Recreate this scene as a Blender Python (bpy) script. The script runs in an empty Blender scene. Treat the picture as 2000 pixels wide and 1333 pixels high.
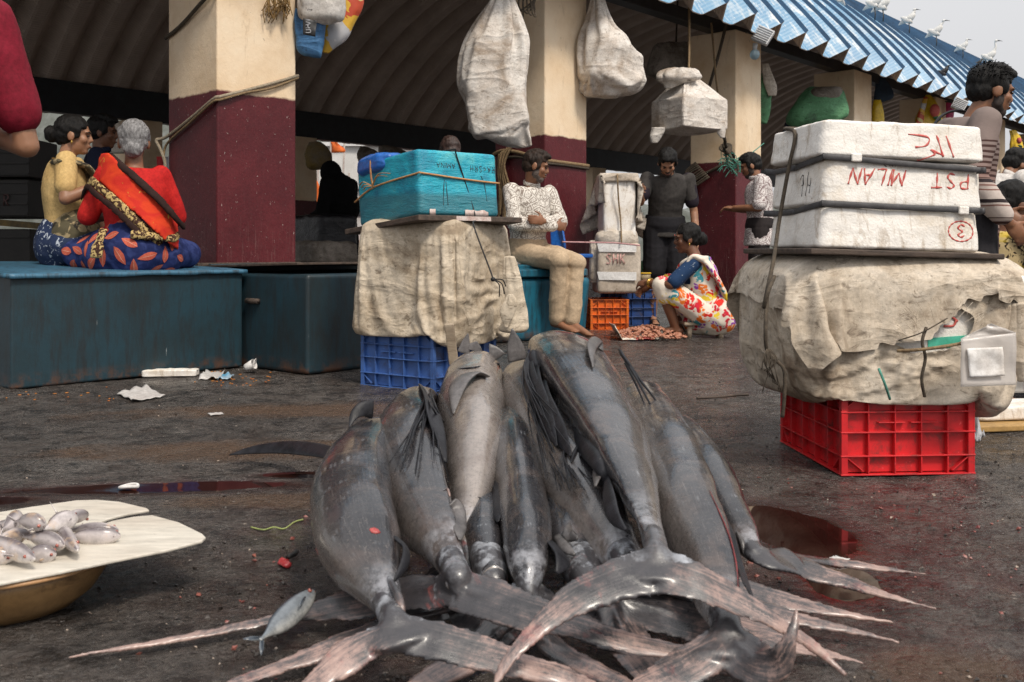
import bpy, bmesh, math, random
import numpy as np
from mathutils import Vector as V, Matrix, noise, Euler, Quaternion
from mathutils.bvhtree import BVHTree
random.seed(7)
R = math.radians
sc = bpy.context.scene
COL = sc.collection
# ---------------------------------------------------------------- measured camera: 35 mm lens 0.7 m above the ground
F, CH, HY, CX = 1944.0, 0.70, 490.0, 1000.0
def P(px, py, D):
    return V(((px - CX) / F * D, D, CH - (py - HY) / F * D))
def PZ(px, py, z):
    return P(px, py, (CH - z) * F / (py - HY))
O = V((-1.91, 6.45, 0)); U = V((0.6626, 0.749, 0)); W = V((-0.749, 0.6626, 0))   # hall corner, along the row, into the hall
def H(u, v, z=0.0):
    p = O + U * u + W * v; return V((p.x, p.y, z))
HR = math.atan2(U.y, U.x)       # rotation of the hall row

def ridge(p, s):
    a = noise.noise(p * s); return 1 - min(1, abs(a) * 2.4)
def wrinkle(p, s=6.0, warp=.25, aniso=(1, 1, 1)):
    q = V((p.x * aniso[0], p.y * aniso[1], p.z * aniso[2]))
    q = q + noise.noise_vector(q * s * .5) * (warp * 2.2 / s)
    a = noise.voronoi(q * (s * .62))[0]; b = noise.voronoi(q * (s * 1.5) + V((3.1, 7.7, 1.3)))[0]     # faceted, crumpled-sheet creases
    return .50 * (.5 - min(.75, a[1] - a[0])) + .22 * (.4 - min(.6, b[1] - b[0])) + .30 * ridge(q, s * .7) ** 3 + .40 * noise.noise(q * s * .6)
# ---------------------------------------------------------------- mesh collector
class MB:
    def __init__(s): s.v = []; s.f = []; s.m = []; s.uv = {}
    def add(s, vs, fs, mi=0, uvs=None):
        o = len(s.v); s.v += [tuple(x) for x in vs]
        for i, f in enumerate(fs):
            if uvs is not None: s.uv[len(s.f)] = uvs[i]
            s.f.append(tuple(o + k for k in f)); s.m.append(mi)
        return s
    def join(s, b, mi=None):
        o = len(s.v); fo = len(s.f); s.v += b.v
        for i, f in enumerate(b.f):
            if i in b.uv: s.uv[fo + i] = b.uv[i]
            s.f.append(tuple(o + k for k in f)); s.m.append(b.m[i] if mi is None else mi)
        return s
    def box(s, c, d, rot=None, mi=0):
        x, y, z = d[0] / 2, d[1] / 2, d[2] / 2
        vs = [V(p) for p in ((-x, -y, -z), (x, -y, -z), (x, y, -z), (-x, y, -z), (-x, -y, z), (x, -y, z), (x, y, z), (-x, y, z))]
        if rot is not None:
            M = rot if isinstance(rot, Matrix) else Euler(rot).to_matrix()
            vs = [M @ p for p in vs]
        c = V(c)
        return s.add([p + c for p in vs], [(0, 3, 2, 1), (4, 5, 6, 7), (0, 1, 5, 4), (1, 2, 6, 5), (2, 3, 7, 6), (3, 0, 4, 7)], mi)
    def rings(s, rings, mi=0, cap=True, closed=True):
        n = len(rings[0]); vs = [p for r in rings for p in r]; fs = []; uv = []
        L = len(rings)
        for i in range(L - 1):
            for j in range(n if closed else n - 1):
                k = (j + 1) % n
                fs.append((i * n + j, i * n + k, (i + 1) * n + k, (i + 1) * n + j))
                u0, u1, v0, v1 = j / n, (j + 1) / n, i / (L - 1), (i + 1) / (L - 1)
                uv.append(((u0, v0), (u1, v0), (u1, v1), (u0, v1)))
        if cap and closed:
            fs.append(tuple(range(n))[::-1]); uv.append([(.5, 0)] * n)
            fs.append(tuple((L - 1) * n + j for j in range(n))); uv.append([(.5, 1)] * n)
        return s.add(vs, fs, mi, uv)
    def sweep(s, pts, A, B=None, up=None, n=10, e=2.0, mi=0, cap=True, lens=1.0):
        pts = [V(p) for p in pts]; L = len(pts)
        if not hasattr(A, '__len__'): A = [A] * L
        if B is None: B = A
        if not hasattr(B, '__len__'): B = [B] * L
        rings = []; prev = None
        for i, p in enumerate(pts):
            t = (pts[min(i + 1, L - 1)] - pts[max(i - 1, 0)])
            t = t.normalized() if t.length > 1e-9 else V((0, 0, 1))
            if up is not None:
                uu = V(up[i]) if isinstance(up, list) else V(up)
            else:
                uu = prev if prev is not None else (V((0, 0, 1)) if abs(t.z) < .9 else V((0, 1, 0)))
            uu = uu - t * uu.dot(t)
            if uu.length < 1e-6: uu = t.orthogonal()
            uu.normalize(); prev = uu; sd = t.cross(uu)
            r = []
            for j in range(n):
                a = 2 * math.pi * j / n; c, q = math.sin(a), math.cos(a)
                if lens != 1.0: c = math.copysign(abs(c) ** lens, c)
                if e != 2.0:
                    c = math.copysign(abs(c) ** (2 / e), c); q = math.copysign(abs(q) ** (2 / e), q)
                r.append(p + sd * (A[i] * c) + uu * (B[i] * q))
            rings.append(r)
        return s.rings(rings, mi, cap)
    def ell(s, c, r, rot=None, n=16, m=10, mi=0):
        c = V(c); M = None
        if rot is not None: M = rot if isinstance(rot, Matrix) else Euler(rot).to_matrix()
        rings = []
        for i in range(1, m):
            th = math.pi * i / m; ring = []
            for j in range(n):
                a = 2 * math.pi * j / n
                p = V((r[0] * math.sin(th) * math.cos(a), r[1] * math.sin(th) * math.sin(a), -r[2] * math.cos(th)))
                ring.append(c + (M @ p if M else p))
            rings.append(ring)
        return s.rings(rings, mi)
    def cap(s, a, b, ra, rb, n=12, mi=0):       # tapered capsule
        a, b = V(a), V(b); d = b - a; L = d.length; t = d / L if L > 1e-6 else V((0, 0, 1))
        pts, rr = [], []
        for k in (-1, -.9, -.7, -.4): pts.append(a + t * ra * k); rr.append(ra * math.sqrt(max(.004, 1 - k * k)))
        for k in (0, .25, .5, .75, 1): pts.append(a + d * k); rr.append(ra + (rb - ra) * k)
        for k in (.4, .7, .9, 1): pts.append(b + t * rb * k); rr.append(rb * math.sqrt(max(.004, 1 - k * k)))
        return s.sweep(pts, rr, n=n, mi=mi)
    def blade(s, pts, wid, up, th=.004, mi=0, n=8):   # flat tapered strip with real thickness
        return s.sweep(pts, wid, [max(.0012, th * (w / max(wid)) ** .5) for w in wid] if hasattr(wid, '__len__') else th, up=up, n=n, e=2, mi=mi)
    def xf(s, M):
        s.v = [tuple(M @ V(p)) for p in s.v]; return s
    def disp(s, fn):       # displace along vertex normals by fn(point)
        vs = np.array(s.v, dtype=float); N = np.zeros_like(vs)
        for q in (3, 4):
            F_ = np.array([f for f in s.f if len(f) == q])
            if len(F_) == 0: continue
            nn = np.cross(vs[F_[:, 1]] - vs[F_[:, 0]], vs[F_[:, 2]] - vs[F_[:, 0]]) if q == 3 else np.cross(vs[F_[:, 2]] - vs[F_[:, 0]], vs[F_[:, 3]] - vs[F_[:, 1]])
            for k in range(q): np.add.at(N, F_[:, k], nn)
        l = np.linalg.norm(N, axis=1); l[l < 1e-12] = 1; N /= l[:, None]
        s.v = [tuple(V(p) + V(n) * fn(V(p))) for p, n in zip(s.v, N)]
        return s
    def build(s, name, mat, parent=None, smooth=True, bevel=0, sub=0, base=None, weld=0, solid=0, seg=2):
        vs = np.array(s.v, dtype=float)
        if parent is not None: org = parent_world(parent)
        elif base is not None: org = V(base)
        else:
            lo, hi = vs.min(0), vs.max(0); org = V(((lo[0] + hi[0]) / 2, (lo[1] + hi[1]) / 2, lo[2]))
        vs = vs - np.array(org)
        me = bpy.data.meshes.new(name); me.from_pydata([tuple(x) for x in vs], [], s.f)
        mats = mat if isinstance(mat, (list, tuple)) else [mat]
        for m in mats: me.materials.append(m)
        me.polygons.foreach_set('material_index', [min(k, len(mats) - 1) for k in s.m])
        me.polygons.foreach_set('use_smooth', [smooth] * len(s.f))
        if s.uv:
            ul = me.uv_layers.new(name='UVMap'); flat = []
            for i, f in enumerate(s.f): flat += list(s.uv[i]) if i in s.uv else [(0, 0)] * len(f)
            ul.data.foreach_set('uv', np.array(flat, dtype=np.float32).ravel())
        me.update()
        if weld:
            bm = bmesh.new(); bm.from_mesh(me); bmesh.ops.remove_doubles(bm, verts=bm.verts, dist=weld); bm.to_mesh(me); bm.free()
        o = bpy.data.objects.new(name, me); COL.objects.link(o)
        if parent is not None: o.parent = parent
        else: o.location = org
        if solid:
            md = o.modifiers.new('solid', 'SOLIDIFY'); md.thickness = solid; md.offset = 0
        if bevel:
            md = o.modifiers.new('bevel', 'BEVEL'); md.width = bevel; md.segments = seg; md.limit_method = 'ANGLE'; md.angle_limit = R(40)
        if sub:
            md = o.modifiers.new('sub', 'SUBSURF'); md.levels = sub; md.render_levels = sub
        return o
WPOS = {}
def parent_world(o):
    p = V((0, 0, 0))
    while o is not None: p = p + V(o.location); o = o.parent
    return p
def remesh(mb, voxel=.01, smooth=3, disp=None, mi=0):
    me = bpy.data.meshes.new('tmp'); me.from_pydata(mb.v, [], mb.f); me.update()
    o = bpy.data.objects.new('tmp', me); COL.objects.link(o)
    md = o.modifiers.new('r', 'REMESH'); md.mode = 'VOXEL'; md.voxel_size = voxel
    if smooth:
        m2 = o.modifiers.new('s', 'SMOOTH'); m2.iterations = smooth; m2.factor = .5
    dg = bpy.context.evaluated_depsgraph_get(); ev = o.evaluated_get(dg); m = ev.to_mesh()
    vs = [tuple(v.co) for v in m.vertices]; fs = [tuple(p.vertices) for p in m.polygons]
    ev.to_mesh_clear(); bpy.data.objects.remove(o); bpy.data.meshes.remove(me)
    out = MB(); out.add(vs, fs, mi)
    if disp: out.disp(disp)
    return out
def folds(mb, lines, D, ymax, sub=1):
    """press lapped folds into the front of a settled cover: each line is raised on one side and tucked on the other"""
    L = []
    for (pxs, h, w_) in lines:
        q = [P(x, y, D) for x, y in pxs]; q = catmull([(a.x, a.z) for a in q], 6); L.append((q, h, w_))
    def f(p):
        if p.y > ymax: return 0
        d = 0
        for (q, h, w_) in L:
            v = np.array((p.x, p.z)); e = q[1:] - q[:-1]; t_ = np.clip(((v - q[:-1]) * e).sum(1) / (e * e).sum(1), 0, 1); c = q[:-1] + e * t_[:, None]; r = v - c
            dd = np.sqrt((r * r).sum(1)); k = int(dd.argmin()); s_ = e[k][0] * r[k][1] - e[k][1] * r[k][0]; dist = dd[k]; along = (k + t_[k]) / len(e)
            amp = h * min(1, 5 * along, 5 * (1 - along))
            d += .42 * amp * (math.exp(-dist / w_) if s_ > 0 else -.45 * math.exp(-dist / (w_ * .45)))
        return d
    return mb.disp(f)
def catmull(pts, k=6):
    a = np.array(pts, dtype=float); out = []
    n = len(a)
    for i in range(n - 1):
        p0 = a[max(i - 1, 0)]; p1 = a[i]; p2 = a[i + 1]; p3 = a[min(i + 2, n - 1)]
        for j in range(k):
            t = j / k
            out.append(.5 * ((2 * p1) + (-p0 + p2) * t + (2 * p0 - 5 * p1 + 4 * p2 - p3) * t * t + (-p0 + 3 * p1 - 3 * p2 + p3) * t ** 3))
    out.append(a[-1]); return np.array(out)
def curve(pts, k=6): return [V(p) for p in catmull([tuple(q) for q in pts], k)]
def cubegrid(n):
    bm = bmesh.new(); bmesh.ops.create_cube(bm, size=2)
    bmesh.ops.subdivide_edges(bm, edges=bm.edges, cuts=n, use_grid_fill=True)
    bm.verts.ensure_lookup_table(); bm.verts.index_update()
    vs = [v.co.copy() for v in bm.verts]; fs = [tuple(v.index for v in f.verts) for f in bm.faces]; bm.free()
    return vs, fs
def rbox(c, dims, rz=0, rad=.25, n=24, bulge=0.0, fn=None, rot=None, mi=0):   # soft rounded box grid
    vs, fs = cubegrid(n); out = []
    M = Matrix.Rotation(rz, 3, 'Z') if rot is None else rot
    for p in vs:
        q = V([math.copysign(max(0, abs(x) - (1 - rad)), x) for x in p])
        inner = V([max(-(1 - rad), min(1 - rad, x)) for x in p])
        if q.length > 1e-9: q = q.normalized() * rad
        s = inner + q
        b = 1 + bulge * (1 - abs(s.z) ** 2)
        s = V((s.x * b, s.y * b, s.z * (1 + bulge * .6 * (1 - max(abs(s.x), abs(s.y)) ** 2))))
        s = V((s.x * dims[0] / 2, s.y * dims[1] / 2, s.z * dims[2] / 2))
        if fn: s = fn(s)
        out.append(M @ s + V(c))
    return MB().add(out, fs, mi)
def cloth_wrap(mb, solids, frames=35, weld=True, shrink=0.0, stiff=8, bend=.3, pins=None, damp=8, pressure=None, grav=1.0, tug=None):
    """let a loose cover settle over solid contents under gravity; returns the settled mesh"""
    me = bpy.data.meshes.new('c'); me.from_pydata(mb.v, [], mb.f); me.update()
    o = bpy.data.objects.new('c', me); COL.objects.link(o); tmp = [o]
    for s in solids:
        ms = bpy.data.meshes.new('s'); ms.from_pydata(s.v, [], s.f); ms.update(); so_ = bpy.data.objects.new('s', ms); COL.objects.link(so_); tmp.append(so_)
        cm = so_.modifiers.new('col', 'COLLISION'); so_.collision.thickness_outer = .008; so_.collision.cloth_friction = 12; so_.collision.damping = .6
    c = o.modifiers.new('cl', 'CLOTH'); st = c.settings; st.quality = 6; st.mass = .25; st.air_damping = damp
    st.tension_stiffness = st.compression_stiffness = stiff; st.shear_stiffness = stiff * .6; st.bending_stiffness = bend; st.shrink_min = shrink
    st.effector_weights.gravity = grav; st.shrink_min = shrink
    if pressure: st.use_pressure = True; st.uniform_pressure_force = pressure
    if pins:
        vg = o.vertex_groups.new(name='pin'); vg.add(pins, 1.0, 'REPLACE'); st.vertex_group_mass = 'pin'; st.pin_stiffness = 1
    c.collision_settings.collision_quality = 3; c.collision_settings.distance_min = .006; c.collision_settings.use_self_collision = False
    c.point_cache.frame_start = 1; c.point_cache.frame_end = frames + 1
    for f in range(1, frames + 1): sc.frame_set(f)
    dg = bpy.context.evaluated_depsgraph_get(); ev = o.evaluated_get(dg); m = ev.to_mesh(); vs = [tuple(v.co) for v in m.vertices]; ev.to_mesh_clear()
    sc.frame_set(1)
    for t in tmp: bpy.data.objects.remove(t)
    out = MB(); out.v = vs; out.f = list(mb.f); out.m = list(mb.m); return out
# ---------------------------------------------------------------- tagging
def thing(name, label, cat, loc, rz=0, group=None):
    o = bpy.data.objects.new(name, None); o.empty_display_size = .05; COL.objects.link(o)
    o.location = loc; o.rotation_euler = (0, 0, rz); o['label'] = label; o['category'] = cat
    if group: o['group'] = group
    return o
def tag(o, label, cat, group=None):
    o['label'] = label; o['category'] = cat
    if group: o['group'] = group
    return o
def kind(o, k): o['kind'] = k; return o
def kids(o): return [c for c in bpy.data.objects if c.parent == o]
def copy_tree(o, parent=None):
    ch = kids(o); c = o.copy(); COL.objects.link(c)
    if parent: c.parent = parent
    for k in ch: copy_tree(k, c)
    return c
# ---------------------------------------------------------------- materials
class NT:
    def __init__(s, name):
        s.mat = bpy.data.materials.new(name); s.mat.use_nodes = True; s.t = s.mat.node_tree; s.n = s.t.nodes; s.l = s.t.links
        s.b = s.n['Principled BSDF']; s.tc = s.n.new('ShaderNodeTexCoord'); s.oi = s.n.new('ShaderNodeObjectInfo')
    def lk(s, a, b): s.l.new(a, b)
    def set(s, sock, val):
        if hasattr(val, 'is_output'): s.lk(val, sock)
        elif isinstance(val, (tuple, list)) and len(val) == 3 and sock.type == 'RGBA': sock.default_value = (*val, 1)
        else: sock.default_value = val
    def obj(s, scale=(1, 1, 1), rot=(0, 0, 0), uv=False, rand=True):
        m = s.n.new('ShaderNodeMapping'); s.lk(s.tc.outputs['UV' if uv else 'Object'], m.inputs[0])
        m.inputs['Scale'].default_value = scale; m.inputs['Rotation'].default_value = rot
        if rand and not uv:
            k = s.math('MULTIPLY', s.oi.outputs['Random'], 37.0); s.lk(k, m.inputs['Location'])
        return m.outputs[0]
    def math(s, op, a, b=0.0, clamp=False):
        n = s.n.new('ShaderNodeMath'); n.operation = op; n.use_clamp = clamp
        s.set(n.inputs[0], a); s.set(n.inputs[1], b); return n.outputs[0]
    def sep(s, v):
        n = s.n.new('ShaderNodeSeparateXYZ'); s.lk(v, n.inputs[0]); return n.outputs
    def noise(s, vec, scale=5, detail=6, rough=.6, dist=0, color=False):
        n = s.n.new('ShaderNodeTexNoise'); s.lk(vec, n.inputs['Vector']); n.inputs['Scale'].default_value = scale
        n.inputs['Detail'].default_value = detail; n.inputs['Roughness'].default_value = rough; n.inputs['Distortion'].default_value = dist
        return n.outputs[1 if color else 0]
    def vor(s, vec, scale=20, feat='F1', out=0, rand=1):
        n = s.n.new('ShaderNodeTexVoronoi'); s.lk(vec, n.inputs['Vector']); n.feature = feat; n.inputs['Scale'].default_value = scale
        n.inputs['Randomness'].default_value = rand; return n.outputs[out]
    def wave(s, vec, scale=10, dist=0, dir='X', dscale=1, prof='SIN'):
        n = s.n.new('ShaderNodeTexWave'); s.lk(vec, n.inputs['Vector']); n.bands_direction = dir; n.wave_profile = prof
        n.inputs['Scale'].default_value = scale; n.inputs['Distortion'].default_value = dist; n.inputs['Detail Scale'].default_value = dscale
        return n.outputs['Fac']
    def ramp(s, fac, stops, interp='LINEAR'):
        n = s.n.new('ShaderNodeValToRGB'); s.lk(fac, n.inputs[0]); e = n.color_ramp.elements; n.color_ramp.interpolation = interp
        while len(e) < len(stops): e.new(.5)
        for k, (p, c) in zip(e, stops):
            k.position = p; k.color = (c, c, c, 1) if not hasattr(c, '__len__') else (*c, 1)
        return n.outputs[0]
    def mix(s, fac, a, b, mode='MIX'):
        n = s.n.new('ShaderNodeMix'); n.data_type = 'RGBA'; n.blend_type = mode
        s.set(n.inputs[0], fac); s.set(n.inputs[6], a); s.set(n.inputs[7], b); return n.outputs[2]
    def bump(s, h, strength=.3, dist=.01, nrm=None):
        n = s.n.new('ShaderNodeBump'); n.inputs['Strength'].default_value = strength; n.inputs['Distance'].default_value = dist
        s.lk(h, n.inputs['Height'])
        if nrm is not None: s.lk(nrm, n.inputs['Normal'])
        return n.outputs[0]
    def out(s, color=None, rough=.6, nrm=None, metal=0, spec=.5, **k):
        if color is not None: s.set(s.b.inputs['Base Color'], color)
        s.set(s.b.inputs['Roughness'], rough); s.b.inputs['Metallic'].default_value = metal
        s.b.inputs['Specular IOR Level'].default_value = spec
        if nrm is not None: s.lk(nrm, s.b.inputs['Normal'])
        for a, v in k.items(): s.set(s.b.inputs[a.replace('_', ' ')], v)
        return s.mat
def simple(name, c1, c2=None, scale=6, rough=.6, bump=.25, bscale=60, bdist=.004, c3=None, s3=14, t3=.62, stretch=(1, 1, 1), metal=0, spec=.5, lo=.35, hi=.65, **k):
    t = NT(name); vec = t.obj(stretch)
    if c2 is None: c2 = tuple(x * .6 for x in c1)
    col = t.ramp(t.noise(vec, scale, 8, .65), [(lo, c2), (hi, c1)])
    if c3 is not None:
        col = t.mix(t.ramp(t.noise(vec, s3, 8, .7, .4), [(t3, 0.0), (t3 + .1, 1.0)]), col, c3)
    col = t.mix(1.0, col, t.ramp(t.noise(vec, max(30, scale * 8), 6, .75), [(.32, .70), (.62, 1.0)]), 'MULTIPLY')
    nr = t.bump(t.noise(vec, bscale, 6, .7), bump, bdist) if bump else None
    return t.out(col, rough, nr, metal, spec, **k)
def sackmat(name, c1, c2, c3, weave=260, bump=.5):
    t = NT(name); vec = t.obj()
    n1 = t.noise(vec, 3.2, 8, .7, .6)
    col = t.ramp(n1, [(.34, c3), (.47, c2), (.62, c1)])
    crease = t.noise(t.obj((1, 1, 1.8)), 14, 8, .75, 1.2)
    col = t.mix(t.ramp(crease, [(.36, .75), (.46, 0.0)]), col, tuple(x * .6 for x in c3))  # brown dirt and crease shade painted into the cloth colour
    h = t.math('ADD', t.wave(vec, weave / 6.28, 1.0, 'Z'), t.wave(vec, weave / 6.28, 1.0, 'X'))
    def rdg(v_, sc_, det, dist_):
        q = t.n.new('ShaderNodeTexNoise'); q.noise_type = 'RIDGED_MULTIFRACTAL'; t.lk(v_, q.inputs['Vector']); q.inputs['Scale'].default_value = sc_; q.inputs['Detail'].default_value = det
        q.inputs['Roughness'].default_value = .42; q.inputs['Distortion'].default_value = dist_; q.inputs['Offset'].default_value = .9; q.inputs['Gain'].default_value = 1.6; return q.outputs[0]
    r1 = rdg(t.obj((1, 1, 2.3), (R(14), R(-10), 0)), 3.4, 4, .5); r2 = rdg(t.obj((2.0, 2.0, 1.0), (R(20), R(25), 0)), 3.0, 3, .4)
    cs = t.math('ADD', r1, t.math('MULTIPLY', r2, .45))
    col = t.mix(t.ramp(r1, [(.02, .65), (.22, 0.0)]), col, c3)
    col = t.mix(t.ramp(t.math('MULTIPLY', r1, .4), [(.45, 0.0), (.8, .45)]), col, tuple(min(.85, x * 1.25) for x in c1))  # fold crests painted lighter as highlights
    col = t.mix(1.0, col, t.ramp(t.noise(vec, 60, 8, .8), [(.34, .68), (.60, 1.0)]), 'MULTIPLY')
    nr = t.bump(h, .035, .0015); nr = t.bump(crease, bump * .5, .010, nr); nr = t.bump(cs, bump * 1.2, .014, nr)
    return t.out(col, .65, nr, spec=.35)
MT = {}
MT['sack'] = sackmat('woven_sack', (.64, .55, .43), (.50, .41, .30), (.24, .17, .105))
MT['sack_brown'] = sackmat('brown_sack', (.66, .58, .48), (.52, .435, .335), (.23, .165, .11))
MT['sack_pale'] = sackmat('pale_sack', (.66, .60, .52), (.55, .48, .40), (.32, .25, .18))
MT['sack_white'] = sackmat('white_sack', (.74, .70, .65), (.63, .57, .51), (.40, .32, .25), bump=.45)
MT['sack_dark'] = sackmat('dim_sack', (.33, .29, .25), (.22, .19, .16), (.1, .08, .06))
MT['green_sack'] = sackmat('green_sack', (.14, .36, .18), (.10, .27, .13), (.07, .13, .08))
MT['blue_sack'] = sackmat('blue_sack', (.08, .22, .42), (.05, .15, .32), (.03, .06, .12))
def foam():
    t = NT('foam_polystyrene'); vec = t.obj()
    col = t.ramp(t.noise(vec, 4, 8, .7), [(.34, (.64, .56, .46)), (.5, (.80, .765, .715))])
    dirt = t.noise(t.obj((3, 3, .9)), 9, 10, .75, .8)
    col = t.mix(t.ramp(dirt, [(.53, 0.0), (.68, .75)]), col, (.36, .27, .18))
    z = t.sep(vec)[2]
    sp = t.vor(vec, 130); col = t.mix(t.ramp(t.noise(vec, 45, 5, .7), [(.66, 0.0), (.71, .7)]), col, (.16, .12, .08)); col = t.mix(t.ramp(t.noise(t.obj((1, 1, 7)), 5, 6, .7), [(.58, 0.0), (.66, .4)]), col, (.45, .36, .27))
    nr = t.bump(sp, .25, .003); nr = t.bump(t.noise(vec, 26, 6, .75), .45, .008, nr)
    return t.out(col, .55, nr, spec=.35)
MT['foam'] = foam()
def column_mat():
    t = NT('painted_column'); vec = t.obj(); raw = t.obj(rand=False); z = t.sep(raw)[2]
    edge = t.math('ADD', z, t.math('MULTIPLY', t.math('SUBTRACT', t.noise(vec, 6, 7, .7), .5), .055))
    up = t.ramp(t.math('MULTIPLY', edge, .25), [(.4345, 0.0), (.4355, 1.0)])
    cream = t.ramp(t.noise(vec, 2.0, 8, .65), [(.3, (.64, .46, .28)), (.55, (.78, .62, .44)), (.75, (.82, .69, .52))])
    cream = t.mix(t.ramp(t.noise(t.obj((2, 2, .35)), 9, 10, .75, .3), [(.58, 0.0), (.74, .65)]), cream, (.30, .19, .10))
    cream = t.mix(t.ramp(t.noise(vec, 26, 4, .6), [(.70, 0.0), (.73, .8)]), cream, (.12, .08, .05))
    mar = t.ramp(t.noise(vec, 3, 8, .7), [(.3, (.070, .009, .013)), (.7, (.125, .017, .022))])
    drip = t.noise(t.obj((9, 9, .8)), 8, 8, .7)
    low = t.ramp(z, [(.0, 1.0), (.9, 0.12), (1.0, .05)])
    mar = t.mix(t.math('MULTIPLY', t.ramp(drip, [(.54, 0.0), (.70, .8)]), low), mar, (.30, .20, .18)); mar = t.mix(1.0, mar, t.ramp(t.noise(vec, 70, 7, .8), [(.3, .6), (.6, 1.0)]), 'MULTIPLY')
    mar = t.mix(t.ramp(t.noise(vec, 34, 6, .7), [(.66, 0.0), (.69, .8)]), mar, (.5, .42, .38))
    mar = t.mix(t.ramp(t.noise(t.obj((5, 5, 1)), 11, 6, .7), [(.68, 0.0), (.70, .7)]), mar, (.55, .50, .46))
    mar = t.mix(t.math('MULTIPLY', t.ramp(t.noise(vec, 8, 8, .8), [(.45, 0.0), (.6, .9)]), t.ramp(z, [(.0, 1.0), (.25, 0.0)])), mar, (.05, .028, .02))
    nr = t.bump(t.noise(vec, 18, 8, .7), .35, .012); nr = t.bump(t.noise(vec, 90, 4, .6), .2, .003, nr)
    return t.out(t.mix(up, mar, cream), t.ramp(up, [(0, .46), (1, .75)]), nr, spec=.32)
MT['column'] = column_mat()
def rusty(name, c1, c2, rust=(.085, .036, .018), t3=.70, rough=.5):
    t = NT(name); vec = t.obj(); n = t.noise(vec, 2.2, 9, .7, .4)
    col = t.ramp(n, [(.33, c2), (.6, c1)])
    col = t.mix(t.ramp(t.noise(t.obj((6, 6, .9)), 4, 9, .75), [(.46, 0.0), (.64, .75)]), col, (.016, .016, .016))
    col = t.mix(t.ramp(t.noise(vec, 5.5, 10, .75, .6), [(t3, 0.0), (t3 + .08, .9)]), col, rust)
    zz = t.sep(t.obj(rand=False))[2]
    col = t.mix(t.math('MULTIPLY', t.ramp(zz, [(.0, .9), (.09, 0.0)]), t.ramp(t.noise(vec, 9, 8, .75), [(.46, 0.0), (.6, 1.0)])), col, (.13, .055, .025))
    col = t.mix(t.ramp(t.noise(t.obj((14, 14, 1.0)), 5, 4, .6), [(.74, 0.0), (.76, .6)]), col, (.4, .42, .42))
    nr = t.bump(n, .2, .01); nr = t.bump(t.noise(vec, 60, 6, .7), .25, .003, nr)
    return t.out(col, rough, nr)
MT['steel_blue'] = rusty('blue_steel', (.013, .041, .057), (.012, .024, .029), t3=.64)
MT['steel_lid'] = rusty('blue_lid', (.045, .15, .24), (.03, .09, .14), t3=.72)
MT['tub'] = rusty('teal_plastic', (.012, .125, .19), (.010, .085, .135), rust=(.02, .03, .035), t3=.66, rough=.4)
MT['wood'] = simple('weathered_plank', (.11, .075, .055), (.035, .024, .018), 5, .75, .5, 40, stretch=(1, 8, 8))
MT['wood_pale'] = simple('pale_wood', (.42, .34, .25), (.25, .19, .13), 5, .7, .4, 40, stretch=(1, 6, 6))
MT['rope'] = simple('hemp_rope', (.30, .21, .11), (.16, .10, .05), 60, .85, .8, 220)
MT['rope_dark'] = simple('dark_rope', (.10, .075, .05), (.04, .03, .02), 60, .85, .8, 220)
MT['rope_white'] = simple('pale_rope', (.40, .34, .25), (.24, .19, .13), 60, .85, .8, 220)
MT['rope_green'] = simple('green_twine', (.10, .34, .26), (.05, .2, .15), 60, .8, .6, 200)
MT['cord_black'] = simple('black_cord', (.012, .011, .012), (.006, .006, .006), 60, .6, .4, 200)
MT['strap'] = simple('grey_strap', (.075, .072, .075), (.04, .038, .04), 40, .55, .3, 200)
MT['red_ink'] = simple('red_marker', (.55, .06, .05), (.62, .16, .13), 60, .6, 0)
MT['black_ink'] = simple('black_marker', (.02, .02, .022), (.05, .05, .05), 60, .6, 0)
def crate_mat(name, c1, c2):
    t = NT(name); vec = t.obj(); col = t.ramp(t.noise(vec, 5, 9, .7), [(.32, c2), (.56, c1)])
    col = t.mix(t.ramp(t.noise(vec, 12, 10, .75, .6), [(.52, 0.0), (.68, .8)]), col, (.05, .035, .028))
    col = t.mix(t.ramp(t.noise(vec, 70, 4, .6), [(.66, 0.0), (.70, .6)]), col, tuple(min(.8, x * 1.5 + .08) for x in c1))
    return t.out(col, .42, t.bump(t.noise(vec, 50, 6, .7), .15, .003))
MT['crate_blue'] = crate_mat('blue_crate', (.05, .125, .36), (.035, .08, .23))
MT['crate_red'] = crate_mat('red_crate', (.60, .016, .02), (.42, .01, .015))
MT['crate_orange'] = crate_mat('orange_crate', (.75, .16, .015), (.55, .09, .01))
MT['crate_navy'] = crate_mat('navy_crate', (.012, .05, .19), (.008, .03, .1))
def teal_wrap():
    t = NT('teal_wrap'); vec = t.obj(); raw = t.obj(rand=False); z = t.sep(raw)[2]
    col = t.ramp(t.noise(vec, 5, 9, .7, .4), [(.3, (.008, .15, .26)), (.52, (.012, .36, .48)), (.70, (.12, .50, .52))])
    low = t.ramp(t.math('ADD', z, t.math('MULTIPLY', t.noise(vec, 4, 3), .03)), [(.11, 1.0), (.135, 0.0)])
    col = t.mix(t.math('MULTIPLY', low, .75), col, (.03, .14, .17))
    st = t.noise(t.obj((2, 2, 14)), 7, 8, .7, .8)
    col = t.mix(t.ramp(st, [(.60, 0.0), (.70, .6)]), col, (.01, .09, .16))
    col = t.mix(t.ramp(t.noise(vec, 90, 4, .7), [(.62, 0.0), (.68, .55)]), col, (.01, .1, .12))
    nr = t.bump(st, .7, .010); nr = t.bump(t.noise(t.obj((1, 1, 3.5)), 9, 5, .6, .6), .5, .012, nr)
    return t.out(col, .3, nr, spec=.5)
MT['teal'] = teal_wrap()
MT['blue_plastic'] = simple('blue_plastic', (.015, .13, .48), (.01, .08, .32), 6, .3, .5, 14, .01)
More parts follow.
